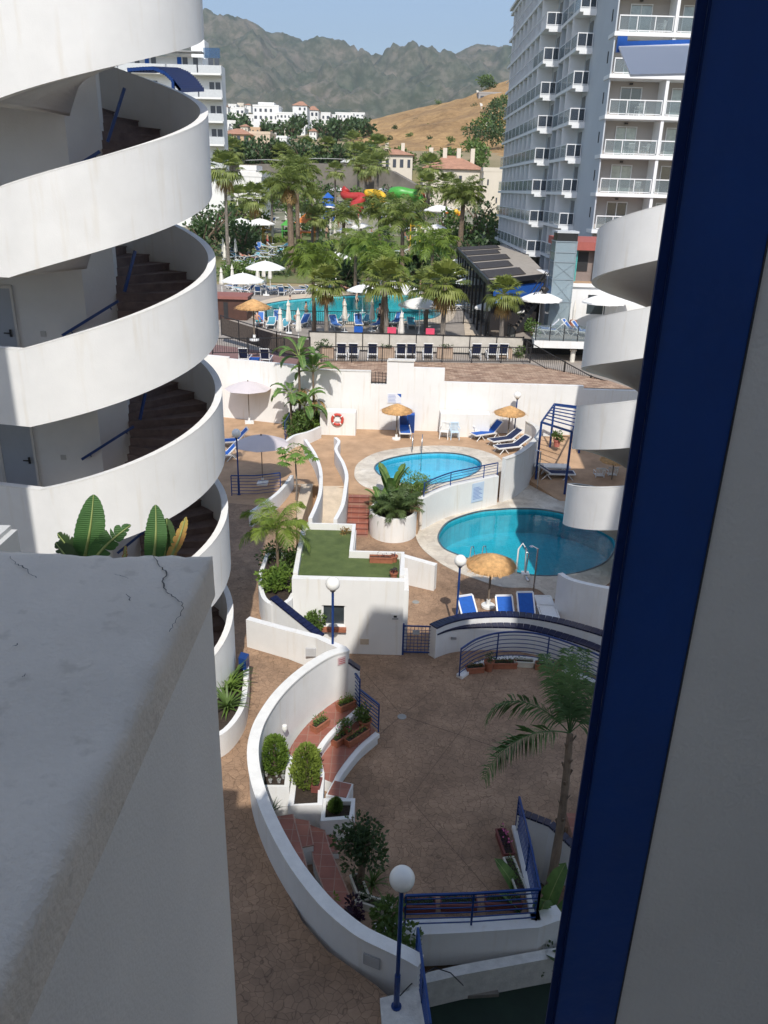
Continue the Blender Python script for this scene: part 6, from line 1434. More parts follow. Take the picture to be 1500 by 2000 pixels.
# slot windows of the blind side wall, one each
for z in SLZ[:-1]: m = MB(); m.box((XW-.03, 71.2, z+.9), (XW-.001, 71.45, z+1.7)); m.build('slot_window', dark, root)
def west_row(x, y0, y1, nb, d, first_lim):
    bw = (y1-y0)/nb
    for k, z in enumerate(SLZ):
        m = MB(); m.box((x, y0-.0, z-.26), (x+d, y1, z)); m.box((x+.3, y0-.02, z-.5), (x+d, y0+.3, z-.26)) ; hpart('side_slab', m, hw)
        if k == len(SLZ)-1: continue
        for b in range(nb):
            ya = y0+bw*b; m = MB(); m.box((x+.008 if b else x+d-.12, ya-.0, z+.002), (x+d-.001, ya+.12, z+2.57))
            if b: hpart('partition', m, hfin)
            m = MB(); m.box((x+.02, ya+.1, z+1.0), (x+.07, ya+bw, z+1.07)); m.box((x+.02, ya+.1, z+.002), (x+.07, ya+.16, z+1.0)); r_ = hpart('side_railing', m, hw)
            m = MB(); m.box((x+.035, ya+.16, z+.08), (x+.05, ya+bw, z+.99))
            if r_ is not None: sub(m, 'glass_panel', gl_rail_s, r_)
            m = MB(); m.box((x+d-.02, ya+.7, z+.02), (x+d-.001, ya+2.1, z+2.1)); hpart('side_window', m, glass_d)
        m = MB(); 
        for xx in (x+.03, x+d*.55, x+d-.12): m.box((xx, y0+.0, z+.002), (xx+.06, y0+.06, z+1.05))
        m.box((x+.03, y0-.001, z+1.0), (x+d-.06, y0+.061, z+1.08)); m.box((x+.03, y0+.003, z+.05), (x+d-.06, y0+.058, z+.1)); r_ = hpart('end_railing', m, hw, 99)
        m = MB(); m.box((x+.06, y0+.02, z+.1), (x+d-.1, y0+.035, z+1.0)); sub(m, 'glass_panel', gl_rail_d, r_)
west_row(15.1, 77.2, 85., 3, 1.4, 1); west_row(13.65, 85., 112., 9, 1.5, 1)
for nm, (mb_, mt) in stuffm.items(): o = mb_.build(nm, mt, HOT); o['kind'] = 'stuff'
m = MB(); m.box((13.5, 84.9, ZTOP+.3), (XW+.3, 112.3, ZTOP+.55)); m.build('roof_edge', hw, root)
# ================================================================== LIFT SHAFT, POOL BAR, RESTAURANT
ys = 57.; a_, b_ = Y(1069,640,ys), Y(1110,640,ys); t_ = Y(1090,472,ys)
root = thing('lift_shaft', 'grey glass clad lift tower in front of the hotel', 'lift tower', origin=(a_.x, ys, 3.8)); H3 = [3.8]+[Y(1090, q, ys).z for q in (640,590,546,512,493,472)]
for z0_, z1_ in zip(H3, H3[1:]): m = MB(); m.box((a_.x+.02, ys+.02, z0_+.04), (b_.x-.02, ys+1.6, z1_-.02)); m.build('glass_panel', gl_elev, root); m = MB(); m.box((a_.x-.02, ys-.02, z1_-.02), (b_.x+.02, ys+1.64, z1_+.04)); m.build('frame_band', mat('lift_frame', (.25, .3, .33), .4), root)
m = MB(); m.box((a_.x+.1, ys+.1, t_.z+.04), (b_.x, ys+1.5, t_.z+.55)); m.build('machine_box', blackm, root); m = MB(); m.box((a_.x+.05, ys+.05, t_.z+.55), (b_.x+.05, ys+1.55, t_.z+.68)); m.build('cap', mat('cap_grey', (.5, .52, .54)), root)
m = MB()
for x in (a_.x, b_.x-.06): m.box((x, ys-.015, 3.8), (x+.06, ys+.03, t_.z-.03))
for z0_, z1_ in zip(H3[1:4], H3[2:5]): m.bar((a_.x+.1, ys+.0, z0_+.1), (b_.x-.1, ys+.0, z1_-.1), .02); m.bar((b_.x-.1, ys+.0, z0_+.1), (a_.x+.1, ys+.0, z1_-.1), .02)
m.build('bracing', mat('lift_frame', (.25, .3, .33), .4), root)
# pool bar (two storeys)
yb_ = 58.5; xa, xb = Y(1112,560,yb_).x, Y(1300,560,yb_).x; zf = Y(1130,553,yb_).z
root = thing('pool_bar', 'white two storey pool bar with red awning and teal curtains', 'building', origin=(xa, yb_, 3.8))
wx0, wx1 = Y(1146,600,yb_).x, Y(1182,600,yb_).x; wz0, wz1 = Y(1160,614,yb_).z, Y(1160,576,yb_).z
m = MB(); m.box((xa-.6, yb_, 3.8), (wx0, yb_+.3, zf-.25)); m.box((wx1, yb_, 3.8), (xb, yb_+.3, zf-.25)); m.box((wx0, yb_, wz1), (wx1, yb_+.3, zf-.25)); m.box((wx0, yb_, 3.8), (wx1, yb_+.3, wz0)); m.box((xa-.6, yb_+.3, 3.8), (xb, yb_+10, zf-.25)); m.build('walls', white, root)
m = MB(); m.box((xa-.7, yb_-.15, zf-.25), (xb, yb_+10, zf)); m.build('roof_slab', white, root); m = MB(); m.box((wx0, yb_+.1, wz0), (wx1, yb_+.14, wz1)); m.build('window', glass_d, root)
zt = Y(1140,488,yb_+1.2).z; m = MB(); m.box((xa+.1, yb_+1.4, zf), (xb, yb_+9, zt)); m.build('upper_wall', mat('upper_bar_wall', (.25, .2, .18)), root)
m = MB(); m.box((xa-.1, yb_+.6, zt), (xb, yb_+9.2, zt+.55)); m.build('red_awning', mat('brick_red_awning', (.36, .10, .08), .8), root)
for px, wd_ in ((1113, .5), (1160, .45), (1180, .3)):
    x = Y(px, 520, yb_+1.).x; m = MB(); n = 12
    for i in range(n): m.box((x+wd_*i/n, yb_+1.0+.06*(i % 2), zf+.02), (x+wd_*(i+1)/n, yb_+1.05+.06*(i % 2), zt-.05))
    m.build('curtain', teal, root)
m = MB(); m.box((Y(1124,500,yb_+1.3).x, yb_+1.35, zf+.7), (Y(1150,500,yb_+1.3).x, yb_+1.39, zt-.15)); m.build('bar_opening', dark, root); m = MB(); m.box((xa, yb_-.05, zf+.003), (xb, yb_+1.3, zf+.02)); m.build('terrace_floor', sandp, root)
m = MB(); x = Y(1107,545,yb_).x; m.lathe([(.16, 0), (.2, .75), (.14, .8)], 12, (x+.1, yb_+.2, zf)); solid(m, 'terracotta_jar', 'tall terracotta jar on the bar roof beside the lift tower', 'jar', terra)
p = Z(1118,625,4.4); root = thing('terracotta_urn', 'orange urn with pale bottles beside the white bar wall', 'urn', origin=(Y(1118,640,56).x, 56, 5.3)); X_ = Y(1118,640,56).x; m = MB(); m.lathe([(.2, 0), (.3, .45), (.22, .7)], 14, (X_, 56, 5.3)); m.build('urn', terra, root, True); m = MB(); m.lathe([(.08, .7), (.12, 1.4), (.04, 2.0)], 10, (X_, 56, 5.3)); m.build('bundle', canvas, root)
# right terrace on white slab with glass balustrade
za = 5.2; L0, L1 = Y(1043,672,52.), Y(1300,672,52.)
root = thing('raised_terrace', 'white edged raised terrace with glass balustrade and sun loungers', 'terrace', origin=(L0.x, 52, 3.8)); m = MB(); q = Y(1030,640,57.); m.prism([(L0.x, 52), (L1.x, 52), (L1.x, 58.4), (Y(1035,645,58.4).x, 58.4)], za-.45, za); m.build('slab', white, root)
m = MB(); m.prism([(L0.x+.1, 52.1), (L1.x, 52.1), (L1.x, 58.4), (Y(1040,645,58.4).x, 58.3)], za+.002, za+.015); m.build('floor', mat('taupe_floor', (.36, .32, .28)), root)
n = 6; m = MB(); m.box((L0.x, 52.06, za+.05), (L1.x, 52.08, za+1.0)); m.build('glass_balustrade', gl_rail, root)
for i in range(n): x = L0.x+.9*i+.05; m = MB(); m.box((x, 52.04, za+.003), (x+.05, 52.1, za+1.05)); m.build('baluster_post', blackm, root)
m = MB(); x = Y(1117,720,52.3).x; m.lathe([(.16, 0), (.16, .7), (.22, .72), (.22, .8)], 16, (x, 52.5, 3.8)); m.build('column', canvas, root); m = MB(); m.box((L0.x-.3, 55, 3.7), (L1.x, 55.3, za-.45)); m.build('undercroft', dark, root)
TGp = 'sun loungers on the raised hotel terrace'
hl = Proto(make_lounger(.8, mat('mid_blue_mesh', (.05, .15, .42), .8)))
for px, y, rz, t in ((1062,55,-105,'left blue lounger on the raised terrace'), (1076,54.4,-110,'second blue lounger on the raised terrace'), (1120,54.8,60,'white lounger on the raised terrace, left of the pair'), (1140,54,60,'white lounger at the right of the raised terrace')): hl.put((Y(px,660,y).x, y, za+.02), R(rz), label=t, group=TGp)
wu = Proto(make_umbrella(1.5, 2.55, 2.05, whitec, .03, n=8))
UG = 'white parasols of the hotel'
for px, py, y, s_, z, t in ((1054,605,56.5,1.0,za,'white parasol above the blue loungers on the raised terrace'), (1178,605,56,1.0,za,'white parasol at the right before the dark window'), (1204,604,57,1.0,za,'white parasol rightmost before the dark window')): wu.put((Y(px,py,y).x, y, z+.02), 0, s_, t, UG)
bush((Y(1038,650,53.5).x, 53.5, za), (.5,.5,.7), 'small green plant at the corner of the raised terrace', leaf=lf_mid, n=400, ls=.16)
for px in (1165,1190): pot((Y(px,760,49.5).x, 49.5, 3.8), .35, .6, 'black tub with a leafy plant behind the sloping fence', lf_dark, 300, .45, ml=dark, ls=.15, group='black plant tubs behind the sloping fence')
# restaurant pavilion with louvred roof
root = thing('restaurant_pavilion', 'dark open sided restaurant with slatted taupe roof by the hotel pool', 'building', origin=(8, 62, 3.8)); zr = 8.2
c0_, c1_, c2_, c3_ = Z(955,549,zr), Z(1069,536,zr), Z(1010,477,zr), Z(893,484,zr)
m = MB(); m.prism(xy([c0_, c1_, c2_, c3_]), zr-.12, zr); m.build('roof', mat('taupe_roof_boards', (.36, .32, .27), .85, .2, 2), root); dm = mat('dark_louvres', (.055, .05, .05), .7)
for i in range(44):
    t = (i+.3)/44.; A2 = c0_.lerp(c3_, t); B2 = c1_.lerp(c2_, t); blk = int(t*5)
    if i % 9 in (0, 1): continue
    e = A2.lerp(B2, .55 if blk % 2 else .62); s_ = A2.lerp(B2, .03); m = MB(); m.bar(s_+Vector((0,0,.06)), e+Vector((0,0,.06)), .36, .06); m.build('louvre', dm, root)
for i in range(12):
    q = c0_.lerp(c3_, i/11); m = MB(); m.box((q.x-.08, q.y-.08, 3.8), (q.x+.08, q.y+.08, zr-.12)); m.build('post', blackm, root)
m = MB(); m.bar(c0_+Vector((0,0,-.1)), c3_+Vector((0,0,-.1)), .18, .35); m.bar(c0_+Vector((0,0,-.1)), c1_+Vector((0,0,-.1)), .18, .35); m.build('eaves_beam', blackm, root)
m = MB(); q = c0_.lerp(c1_, .1); q2 = c0_.lerp(c1_, .95); m.bar((q.x, q.y+.3, 7.1), (q2.x, q2.y+.3, 7.1), .08, 1.1); m.build('blue_panel', bluef, root)
m = MB(); m.prism([(c0_.x+.5, c0_.y+1.6), (c1_.x, c1_.y+1.6), (c2_.x+3, c2_.y), (c3_.x+3, c3_.y)], 3.8, 6.9); m.build('inner_wall', mat('restaurant_interior', (.035, .03, .03), .8), root)
for i in range(9): q = c0_.lerp(c3_, (i+.5)/11); table((q.x+.9-.3*(i % 2), q.y-.4, 3.82), 'small dark cafe table under the restaurant eaves', .4, .74, woodg, group='cafe tables under the restaurant eaves')
# metal stair
root = thing('metal_stairs', 'black metal stairs rising in front of the restaurant end', 'stairs', origin=(Y(1020,640,56.5).x, 56.5, 3.8)); A2, B2 = Y(1008,645,56.5), Y(1066,560,56.8)
for i in range(12): q = A2.lerp(B2, (i+.5)/12); m = MB(); m.box((q.x-.18, 56.1, q.z-.03), (q.x+.18, 57.2, q.z+.03)); m.build('tread', woodg, root)
for y in (56.08, 57.22): m = MB(); m.bar((A2.x, y, A2.z), (B2.x, y, B2.z), .06, .25); m.bar((A2.x, y, A2.z+1), (B2.x, y, B2.z+1), .05); m.build('stringer', blackm, root)
m = MB()
for i in range(14): q = A2.lerp(B2, i/13); m.bar((q.x, 56.08, q.z), (q.x, 56.08, q.z+1), .025)
m.build('balusters', blackm, root)
# ================================================================== FENCES
def fence(pts, h, label, name='metal_fence', pick=.14, z=None, th=.02, postd=1.8, fill=None, fm=None, ml=None):
    P_ = [Vector(p) for p in pts]; root = thing(name, label, 'fence', origin=P_[0]); ml = ml or blackm
    m = MB()
    for a, b in zip(P_, P_[1:]): m.bar(a+Vector((0,0,h)), b+Vector((0,0,h)), .05); m.bar(a+Vector((0,0,.1)), b+Vector((0,0,.1)), .04)
    m.build('rails', ml, root); m = MB()
    for a, b in zip(P_, P_[1:]):
        L = (b-a).length; n = max(1, int(L/pick))
        for i in range(n): q = a.lerp(b, (i+.5)/n); m.bar(q+Vector((0,0,.1)), q+Vector((0,0,h)), th)
    if not fill: m.build('pickets', ml, root)
    for a, b in zip(P_, P_[1:]):
        n = max(1, int((b-a).length/postd))
        for i in range(n+1): q = a.lerp(b, i/n); m = MB(); m.bar(q, q+Vector((0,0,h+.06)), .06); m.build('post', ml, root)
    if fill:
        m = MB()
        for a, b in zip(P_, P_[1:]): m.bar(a+Vector((0,.03,(fill[0]+fill[1])/2)), b+Vector((0,.03,(fill[0]+fill[1])/2)), .02, fill[1]-fill[0])
        m.build('screen', fm, root)
    return root
screenm = mat('grey_reed_screen', (.56, .52, .45), .9, .15, 2, .5, 40)
t, b = nodes_of(screenm)
y1_ = Z(700,706,3.8).y
fence([Z(627,708,3.81), Z(1035,709,3.81)], 1.0, 'long black fence in front of the row of white chairs')
A2, B2 = Z(600,700,3.8), Z(1022,703,3.8); ys_ = 54.0
fa, fb = Y(604,682,ys_), Y(1021,684,ys_); ft = Y(700,650,ys_).z
fence([Vector((fa.x, ys_, 3.8)), Vector((fb.x, ys_, 3.8))], ft-3.8, 'fence hung with a long grey reed screen below the hotel pool', 'screened_fence', fill=(fa.z-3.8, ft-3.82), fm=screenm, postd=1.65)
fence([Y(415,692,47.9), Y(556,692,46.9)], .95, 'black fence along the edge of the plum coloured terrace')
bamb = mat('dark_bamboo_screen', (.10, .08, .065), .9, .4, 9, .5, 40)
q = [Z(433,655,3.8), Z(520,680,3.8), Z(541,692,3.8), Z(607,705,3.8)]; fence([Y(433,655,56), Y(541,690,51.5), Y(606,702,50.)], 1.35, 'dark bamboo screened fence running diagonally on the plum terrace', 'bamboo_fence', fill=(.05, 1.2), fm=bamb)
pf = [Z(470,604,3.83), Z(520,626,3.83), Z(560,634,3.83), Z(640,636,3.83), Z(760,637,3.83), Z(828,636,3.83)]; fence(pf, 1.1, 'black railing along the near side of the hotel pool', th=.025, pick=.16, postd=2.4)
fence([Z(828,637,3.83), Z(905,632,3.83), Z(960,640,3.8)], 1.1, 'black railing between the hotel pool and the stairs', postd=2.4)
fence([Z(893,600,3.8), Z(935,625,3.8), Z(1005,665,3.8)], 1.0, 'sloping railing in front of the restaurant tables', 'glass_fence', fill=(.1, .9), fm=gl_rail, postd=1.2)
fence([Y(1027,700,51.), Y(1100,742,49.), Y(1150,770,47.5), Y(1240,800,45.6)], 1.1, 'black fence descending beside the block paving at the right')
# bridge ramp beside fence
m = MB(); q = [Z(905,625,3.83), Z(918,625,3.83), Z(934,655,3.83), Z(908,655,3.83)]; m.prism(xy(q), 3.84, 3.87); struct(m, 'stone_path', cream_p)
# brick planters between the chairs
bp_m = tile_mat('brick_planter_wood', (.32, .18, .12), (.24, .13, .09), (.4, .3, .22), 3, 2., .5)
for x0_, x1_, t in ((625,652,'brick planter at the left end of the chair row'), (738,770,'brick planter second from the left in the chair row'), (853,884,'brick planter in the middle of the chair row'), (968,999,'brick planter near the right end of the chair row')):
    a_, b_ = Z(x0_, 700, 3.83), Z(x1_, 700, 3.83); root = thing('brick_planter', t, 'planter', 'brick planters in the chair row', origin=(a_.x, a_.y, 3.83)); m = MB(); m.box((a_.x, a_.y, 3.83), (b_.x, a_.y+.6, 4.45)); m.build('box', bp_m, root); m = MB(); foliage(m, ((a_.x+b_.x)/2, a_.y+.35, 4.5), ((b_.x-a_.x)/2, .25, .18), 160, .1, 7); m.build('plants', lf_dark, root)
navy_l = Proto(make_lounger(1.05, navyf)); RG = 'white loungers with navy backs in a row behind the black fence'
for px, t in ((666,'first'), (689,'second'), (727,'third'), (783,'fourth'), (803,'fifth'), (836,'sixth'), (931,'seventh'), (963,'eighth'), (984,'ninth')):
    navy_l.put(Z(px, 706, 3.83)+Vector((0,1.1,0)), R(180), label='white lounger with navy raised back, %s from the left behind the black fence' % t, group=RG)
hedge = MB(); 
bush((Z(1010,700,3.83).x+.2, Z(1010,700,3.83).y+.4, 3.83), (.45,.4,.4), 'green shrub at the right end of the chair row', leaf=lf_mid, n=350, ls=.12); bush((Z(640,690,3.8).x-.3, 52, 3.8), (.6,.4,.6), 'dark shrub at the left end of the reed screen', leaf=lf_dark, n=350, ls=.14)
for px, t in ((475,'left white lounger behind the fence of the plum terrace'), (517,'right white lounger behind the fence of the plum terrace')): q = Y(px, 690, 48.6); navy_l.put((q.x, 49.1, 3.84), R(180), sc=.95, label=t, group='loungers on the plum terrace')
q = Y(496,688,48.6); m = MB(); m.box((q.x-.3, 48.5, 4.14), (q.x+.3, 49.0, 4.22)); root = thing('blue_table', 'small blue table between the two loungers on the plum terrace', 'table', origin=(q.x, 48.7, 3.84)); m.build('top', bluef, root)
for sx in (-.26, .2):
    for sy in (48.53, 48.92): m = MB(); m.box((q.x+sx, sy, 3.84), (q.x+sx+.06, sy+.06, 4.14)); m.build('leg', bluef, root)
# red hut
ha, hb = Y(424,612,66), Y(482,612,66); root = thing('wooden_hut', 'dark red wooden hut beside the hotel pool', 'hut', origin=(ha.x, 66, 3.8)); zt = Y(450,584,66).z
hm = tile_mat('red_brown_boards', (.13, .05, .04), (.11, .04, .035), (.07, .03, .02), 2.5, .3)
m = MB(); m.box((ha.x-1, 66, 3.8), (hb.x, 68.5, zt)); m.build('walls', hm, root); m = MB(); m.box((ha.x-1.1, 65.8, zt), (hb.x+.15, 68.7, zt+.22)); m.build('roof', mat('red_hut_roof', (.28, .11, .09), .8), root); x = Y(441,600,66).x; m = MB(); m.box((x-.18, 65.97, 3.9), (x+.18, 65.999, zt-.25)); m.build('doorway', dark, root)
# ================================================================== HOTEL POOL AREA: loungers, parasols, people
farl = [Proto(make_lounger(.75, mat('mid_blue_mesh', (.05, .15, .42), .8))), Proto(make_lounger(.35, mat('teal_mesh', (.08, .3, .38), .8)))]
FG = 'blue and white sun loungers round the hotel pool'
ORD = ['first','second','third','fourth','fifth','sixth','seventh','eighth','ninth','tenth','eleventh','twelfth','thirteenth','fourteenth']
def scatter(cands, label, protos=farl, group=FG, rzr=(0, 360)):
    od = sorted(range(len(cands)), key=lambda i: cands[i][0])
    for i, (px, py) in enumerate(cands):
        p = G(px, py); l = label if len(cands) > 14 else '%s, %s from the left' % (label, ORD[od.index(i)]); protos[i % len(protos)].put(p+Vector((0,0,.02)), R(random.uniform(*rzr)), label=l, group=group)
scatter([(508,636),(530,640),(542,632),(556,644),(590,640),(600,632),(655,642),(668,634),(700,640),(715,634),(738,642),(752,636),(775,636),(803,640)], 'blue sun lounger between pool railing and reed screen', rzr=(-25, 25))
scatter([(455,566),(470,570),(482,574),(494,566),(505,576),(515,568),(530,575),(540,567),(552,577),(560,570),(580,574),(597,570),(613,575),(630,566),(645,572),(675,562),(690,568),(700,575),(740,562),(770,560),(785,566)], 'blue and white sun lounger on the far side of the hotel pool', rzr=(100, 250))
scatter([(440,500),(450,508),(456,497),(465,506),(475,500),(484,510),(490,498),(500,505),(508,496),(515,508),(522,500),(530,494),(538,504),(545,497),(470,516),(482,520),(495,517),(440,488),(505,488),(520,486),(535,488),(548,490)], 'sun lounger on the lawn left of the tall palms', group='sun loungers on the hotel lawn', rzr=(0, 360))
scatter([(455,455),(470,452),(480,446),(500,450),(515,444),(530,450),(590,455),(605,448),(620,455),(640,450),(660,456),(690,452),(455,430),(475,428),(495,432),(520,426),(590,430),(610,426),(640,430)], 'distant sun lounger among the water park palms', group='distant sun loungers in the water park')
for px, py, t in ((870,600,'a'), (880,588,''), (905,580,'')): pass
scatter([(858,600),(872,594),(882,604),(868,585)], 'sun lounger between the hotel pool and the restaurant', rzr=(60, 120))
umb = ((477,608,1.25,'white parasol beside the dark red hut'), (520,578,1.3,'white parasol at the far left corner of the hotel pool'), (783,626,1.15,'large white parasol at the near right of the hotel pool'), (708,612,.95,'white parasol over the near edge of the hotel pool'), (818,656,1.1,'white parasol just above the reed screen'), (958,652,.95,'white parasol with scalloped edge left of the lone fan palm'), (995,648,.8,'white parasol small behind the thin pole'),
       (656,548,1.2,'white parasol among the palms beyond the hotel pool'), (473,485,1.5,'left one of two white parasols on the lawn'), (509,480,1.4,'right one of two white parasols on the lawn'), (855,455,1.6,'white parasol beside the isolated date palm'), (897,560,1.2,'white parasol at the restaurant front, farthest'), (905,580,1.1,'white parasol at the restaurant front, middle one'), (915,595,1.0,'white parasol at the restaurant front, nearest'),
       (690,360,2.0,'white parasol high beside the red slide'), (765,362,2.0,'white parasol high above the green tunnel'))
for px, py, s_, t in umb: p = G(px, py); wu.put(p+Vector((0,0,.02)), random.random(), s_, t, UG)
cu = Proto(make_closed()); CUG = 'closed cream parasols of the hotel'
for i, (px, py) in enumerate(((564,652),(548,662),(583,668),(673,650),(726,648),(783,660),(434,575),(455,567),(504,563),(516,558),(528,562),(437,508),(449,502),(461,508),(470,470),(567,470),(586,450),(645,460),(655,455),(440,520),(520,455))):
    p = G(px, min(py, 652)) if py < 653 else Vector((Y(px,py,56).x, 56, 3.82)); cu.put(p, random.random(), 1.0 if py > 640 else 1.05, 'closed cream parasol %s' % (ORD[sorted([564,548,583,673,726,783]).index(px)]+' from the left just behind the reed screen' if py > 640 else 'on the far side of the hotel pool' if py > 530 else 'on the lawn among the loungers'), CUG)
# people
def ppl(k, px, py, rz, t, sc=1.0, dz=0.): p = G(px, py); person_protos[k].put(p+Vector((0,0,.02+dz)), R(rz), sc, t, 'people at the hotel pool')
ppl(0,741,640,160,'person standing bare chested in black shorts by the pool railing',1.05); ppl(1,752,636,200,'person in red standing beside the one in black shorts'); ppl(2,672,570,30,'person lying on a lounger beyond the pool, left'); ppl(3,697,574,190,'person lying in coral swimwear beyond the pool'); ppl(4,708,560,170,'person sitting at a table beyond the pool')
ppl(3,475,508,60,'person in coral lying on the lawn loungers'); ppl(2,495,512,120,'person in navy lying on the lawn loungers'); ppl(0,447,470,20,'person in black standing on the lawn behind the closed parasol'); ppl(1,615,455,40,'person in red walking in the water park'); ppl(4,503,640,150,'person sitting by the diagonal fence near the closed parasol'); ppl(4,580,640,180,'person sitting right of the closed parasol behind the screen'); ppl(1,820,580,90,'person standing at the right end of the hotel pool'); ppl(0,829,578,60,'person standing at the right end of the pool, right one')
ppl(3,870,592,100,'person lying on the lounger before the restaurant'); ppl(0,893,440,10,'person in black shorts near the isolated palm'); ppl(1,880,425,10,'person in red near the water park flags'); ppl(0,455,425,80,'person on the far lawn at the left'); ppl(1,700,430,80,'person in red among the water park slides'); ppl(0,660,440,80,'person in black among the water park palms'); ppl(1,520,430,70,'person in red on the far lawn')
ppl(0,567,586,70,'bather with head above water in the left of the hotel pool',1,-1.35); ppl(1,598,600,70,'bather near the middle of the hotel pool',1,-1.3); ppl(0,697,585,70,'bather at the far edge of the hotel pool',1,-1.0); ppl(1,672,592,70,'bather swimming left of the palm trunk',1,-1.25)
for px, py, c, t in ((700,645,bluef,'blue towel over a lounger behind the screen'), (765,648,pinkf,'pink towel over a lounger behind the screen'), (840,650,pinkf,'red float beside the white parasol')): q = Y(px, py, 56.); m = MB(); m.box((q.x-.3, 55.9, 4.6), (q.x+.3, 56.1, 5.15)); m.box((q.x-.3, 55.6, 4.58), (q.x+.3, 55.9, 4.62)); solid(m, 'beach_towel', t, 'towel', c)
# park ladder chair / lifeguard post
p = G(812,566); root = thing('lifeguard_chair', 'grey lifeguard chair with a tall backboard at the far end of the pool', 'lifeguard chair', origin=p); m = MB()
for sx in (-.4, .4):
    for ya, yc in ((0, .2), (.9, .6)): m = MB(); m.bar(p+Vector((sx,ya,0)), p+Vector((sx*.7,yc,2.2)), .07); m.build('leg', blackm, root); m = MB(); m.box((p.x-.5, p.y, p.z+2.2), (p.x+.5, p.y+.6, p.z+2.28)); m.box((p.x-.5, p.y+.55, p.z+2.28), (p.x+.5, p.y+.62, p.z+3.6)); m.build('board', mat('grey_board', (.55, .6, .65)), root)
# ================================================================== WATER PARK
def slide(pts, r, mt, label, legs=True):
    P_ = crv([Vector(p) for p in pts], 6); root = thing('water_slide', label, 'water slide', origin=(P_[0].x, P_[0].y, TZ(P_[0].x, P_[0].y))); m = MB(); m.tube(P_, r, 10); m.build('tube', mt, root, 'all')
    if legs:
        for i in range(0, len(P_), 9): q = P_[i]; m = MB(); m.tube([(q.x, q.y, TZ(q.x, q.y)), (q.x, q.y, q.z-r*.8)], .15, 6); m.build('support', steel, root)
slide([Y(678,368,150), Y(672,378,150), Y(680,384,149), Y(706,385,148), Y(700,396,147), Y(690,402,146), Y(706,408,145)], .75, redm, 'spiralling red water slide in the water park')
slide([Y(715,378,150), Y(735,378,149), Y(748,386,148), Y(745,400,147), Y(728,402,146)], .7, yelm, 'yellow open frame slide right of the red one'); slide([Y(766,378,149), Y(780,376,148), Y(800,380,148), Y(812,382,148), Y(818,392,147)], 1.0, grnm, 'bright green tunnel slide on the right of the park', True)
slide([Y(812,378,150), Y(822,380,150), Y(824,392,149)], .7, redm, 'short red slide behind the green tunnel')
for px, py, y, c, s_, t in ((640,396,146,'blue',1.5,'blue play tower left of the red slide'), (642,412,140,'blue',1.6,'blue play tower lower part with steps'), (597,452,118,'orange',2.2,'orange play frame among the palms'), (521,448,119,'yellow',1.2,'yellow play figure frame near the lawn'), (812,440,120,'yellow',1.4,'small yellow play frame right of the tall palm'), (560,450,120,'green',1.3,'green play canopy among the palms'), (435,440,122,'green',1.5,'green play canopy at the left edge of the lawn')):
    mt = {'blue': bluef, 'orange': orgm, 'yellow': yelm, 'green': grnm}[c]; q = Y(px, py, y); z0_ = TZ(q.x, y); root = thing('play_tower', t, 'playground', origin=(q.x, y, z0_)); m = MB()
    for sx in (-1, 1):
        for sy in (0, 1): m = MB(); m.bar((q.x+sx*s_*.5, y+sy*s_, z0_), (q.x+sx*s_*.5, y+sy*s_, q.z+s_*.5), .12); m.build('post', mt, root)
    m = MB(); m.box((q.x-s_*.6, y-.1, q.z-s_*.1), (q.x+s_*.6, y+s_+.1, q.z)); m.build('deck', mt, root); m = MB(); m.add([(q.x-s_*.7, y-.2, q.z+s_*.5), (q.x+s_*.7, y-.2, q.z+s_*.5), (q.x+s_*.7, y+s_+.2, q.z+s_*.5), (q.x-s_*.7, y+s_+.2, q.z+s_*.5), (q.x, y+s_/2, q.z+s_*1.1)], [(0,1,4),(1,2,4),(2,3,4),(3,0,4),(3,2,1,0)]); m.build('roof', mt, root)
# flags: blue cloth, chairs of bar
p = G(885,440); root = thing('flag_stand', 'stall with bright red and yellow inflatables near the isolated palm', 'stall', origin=p); m = MB()
for k in range(10): q = p+Vector((random.uniform(-1.6,1.6), random.uniform(-.5,.5), random.uniform(.6,2.6))); m.ball(q, random.uniform(.25,.5), 10, 6, mi=k % 3)
m.build('inflatables', [redm, yelm, orgm], root, 'all'); m = MB()
for sx in (-1.7, 1.7): m.bar(p+Vector((sx,0,0)), p+Vector((sx,0,2.8)), .1)
m.bar(p+Vector((-1.7,0,2.8)), p+Vector((1.7,0,2.8)), .1); m.build('frame', wplast, root)
# grey stone retaining wall behind the park
rt_px = [(440,318),(470,322),(520,320),(560,322),(600,318),(640,318),(690,320),(715,318),(735,325)]; rw = [Y(a, b, 196.) for a, b in rt_px]
root = thing('retaining_wall', 'long grey stone retaining wall behind the water park', 'wall', origin=(rw[0].x, 196, 12)); m = MB(); m.wall([(p.x, 196.+.3*i) for i, p in enumerate(rw)], 1.2, 10.5, [p.z for p in rw]); m.build('wall', greyrock, root)
rt2 = [(735,325),(770,335),(800,352),(835,372),(862,392)]; rw2 = [Y(a, b, 190.-3*i) for i, (a, b) in enumerate(rt2)]; m = MB(); m.wall([(p.x, p.y) for p in rw2], 1.2, 8., [p.z for p in rw2]); m.build('sloping_wall', greyrock, root)
m = MB(); 
for a, b in zip(rw, rw[1:]): m.bar(a+Vector((0,0,.9)), b+Vector((0,0,.9)), .12)
m.build('rail', mat('rail_grey', (.4, .4, .4)), root)
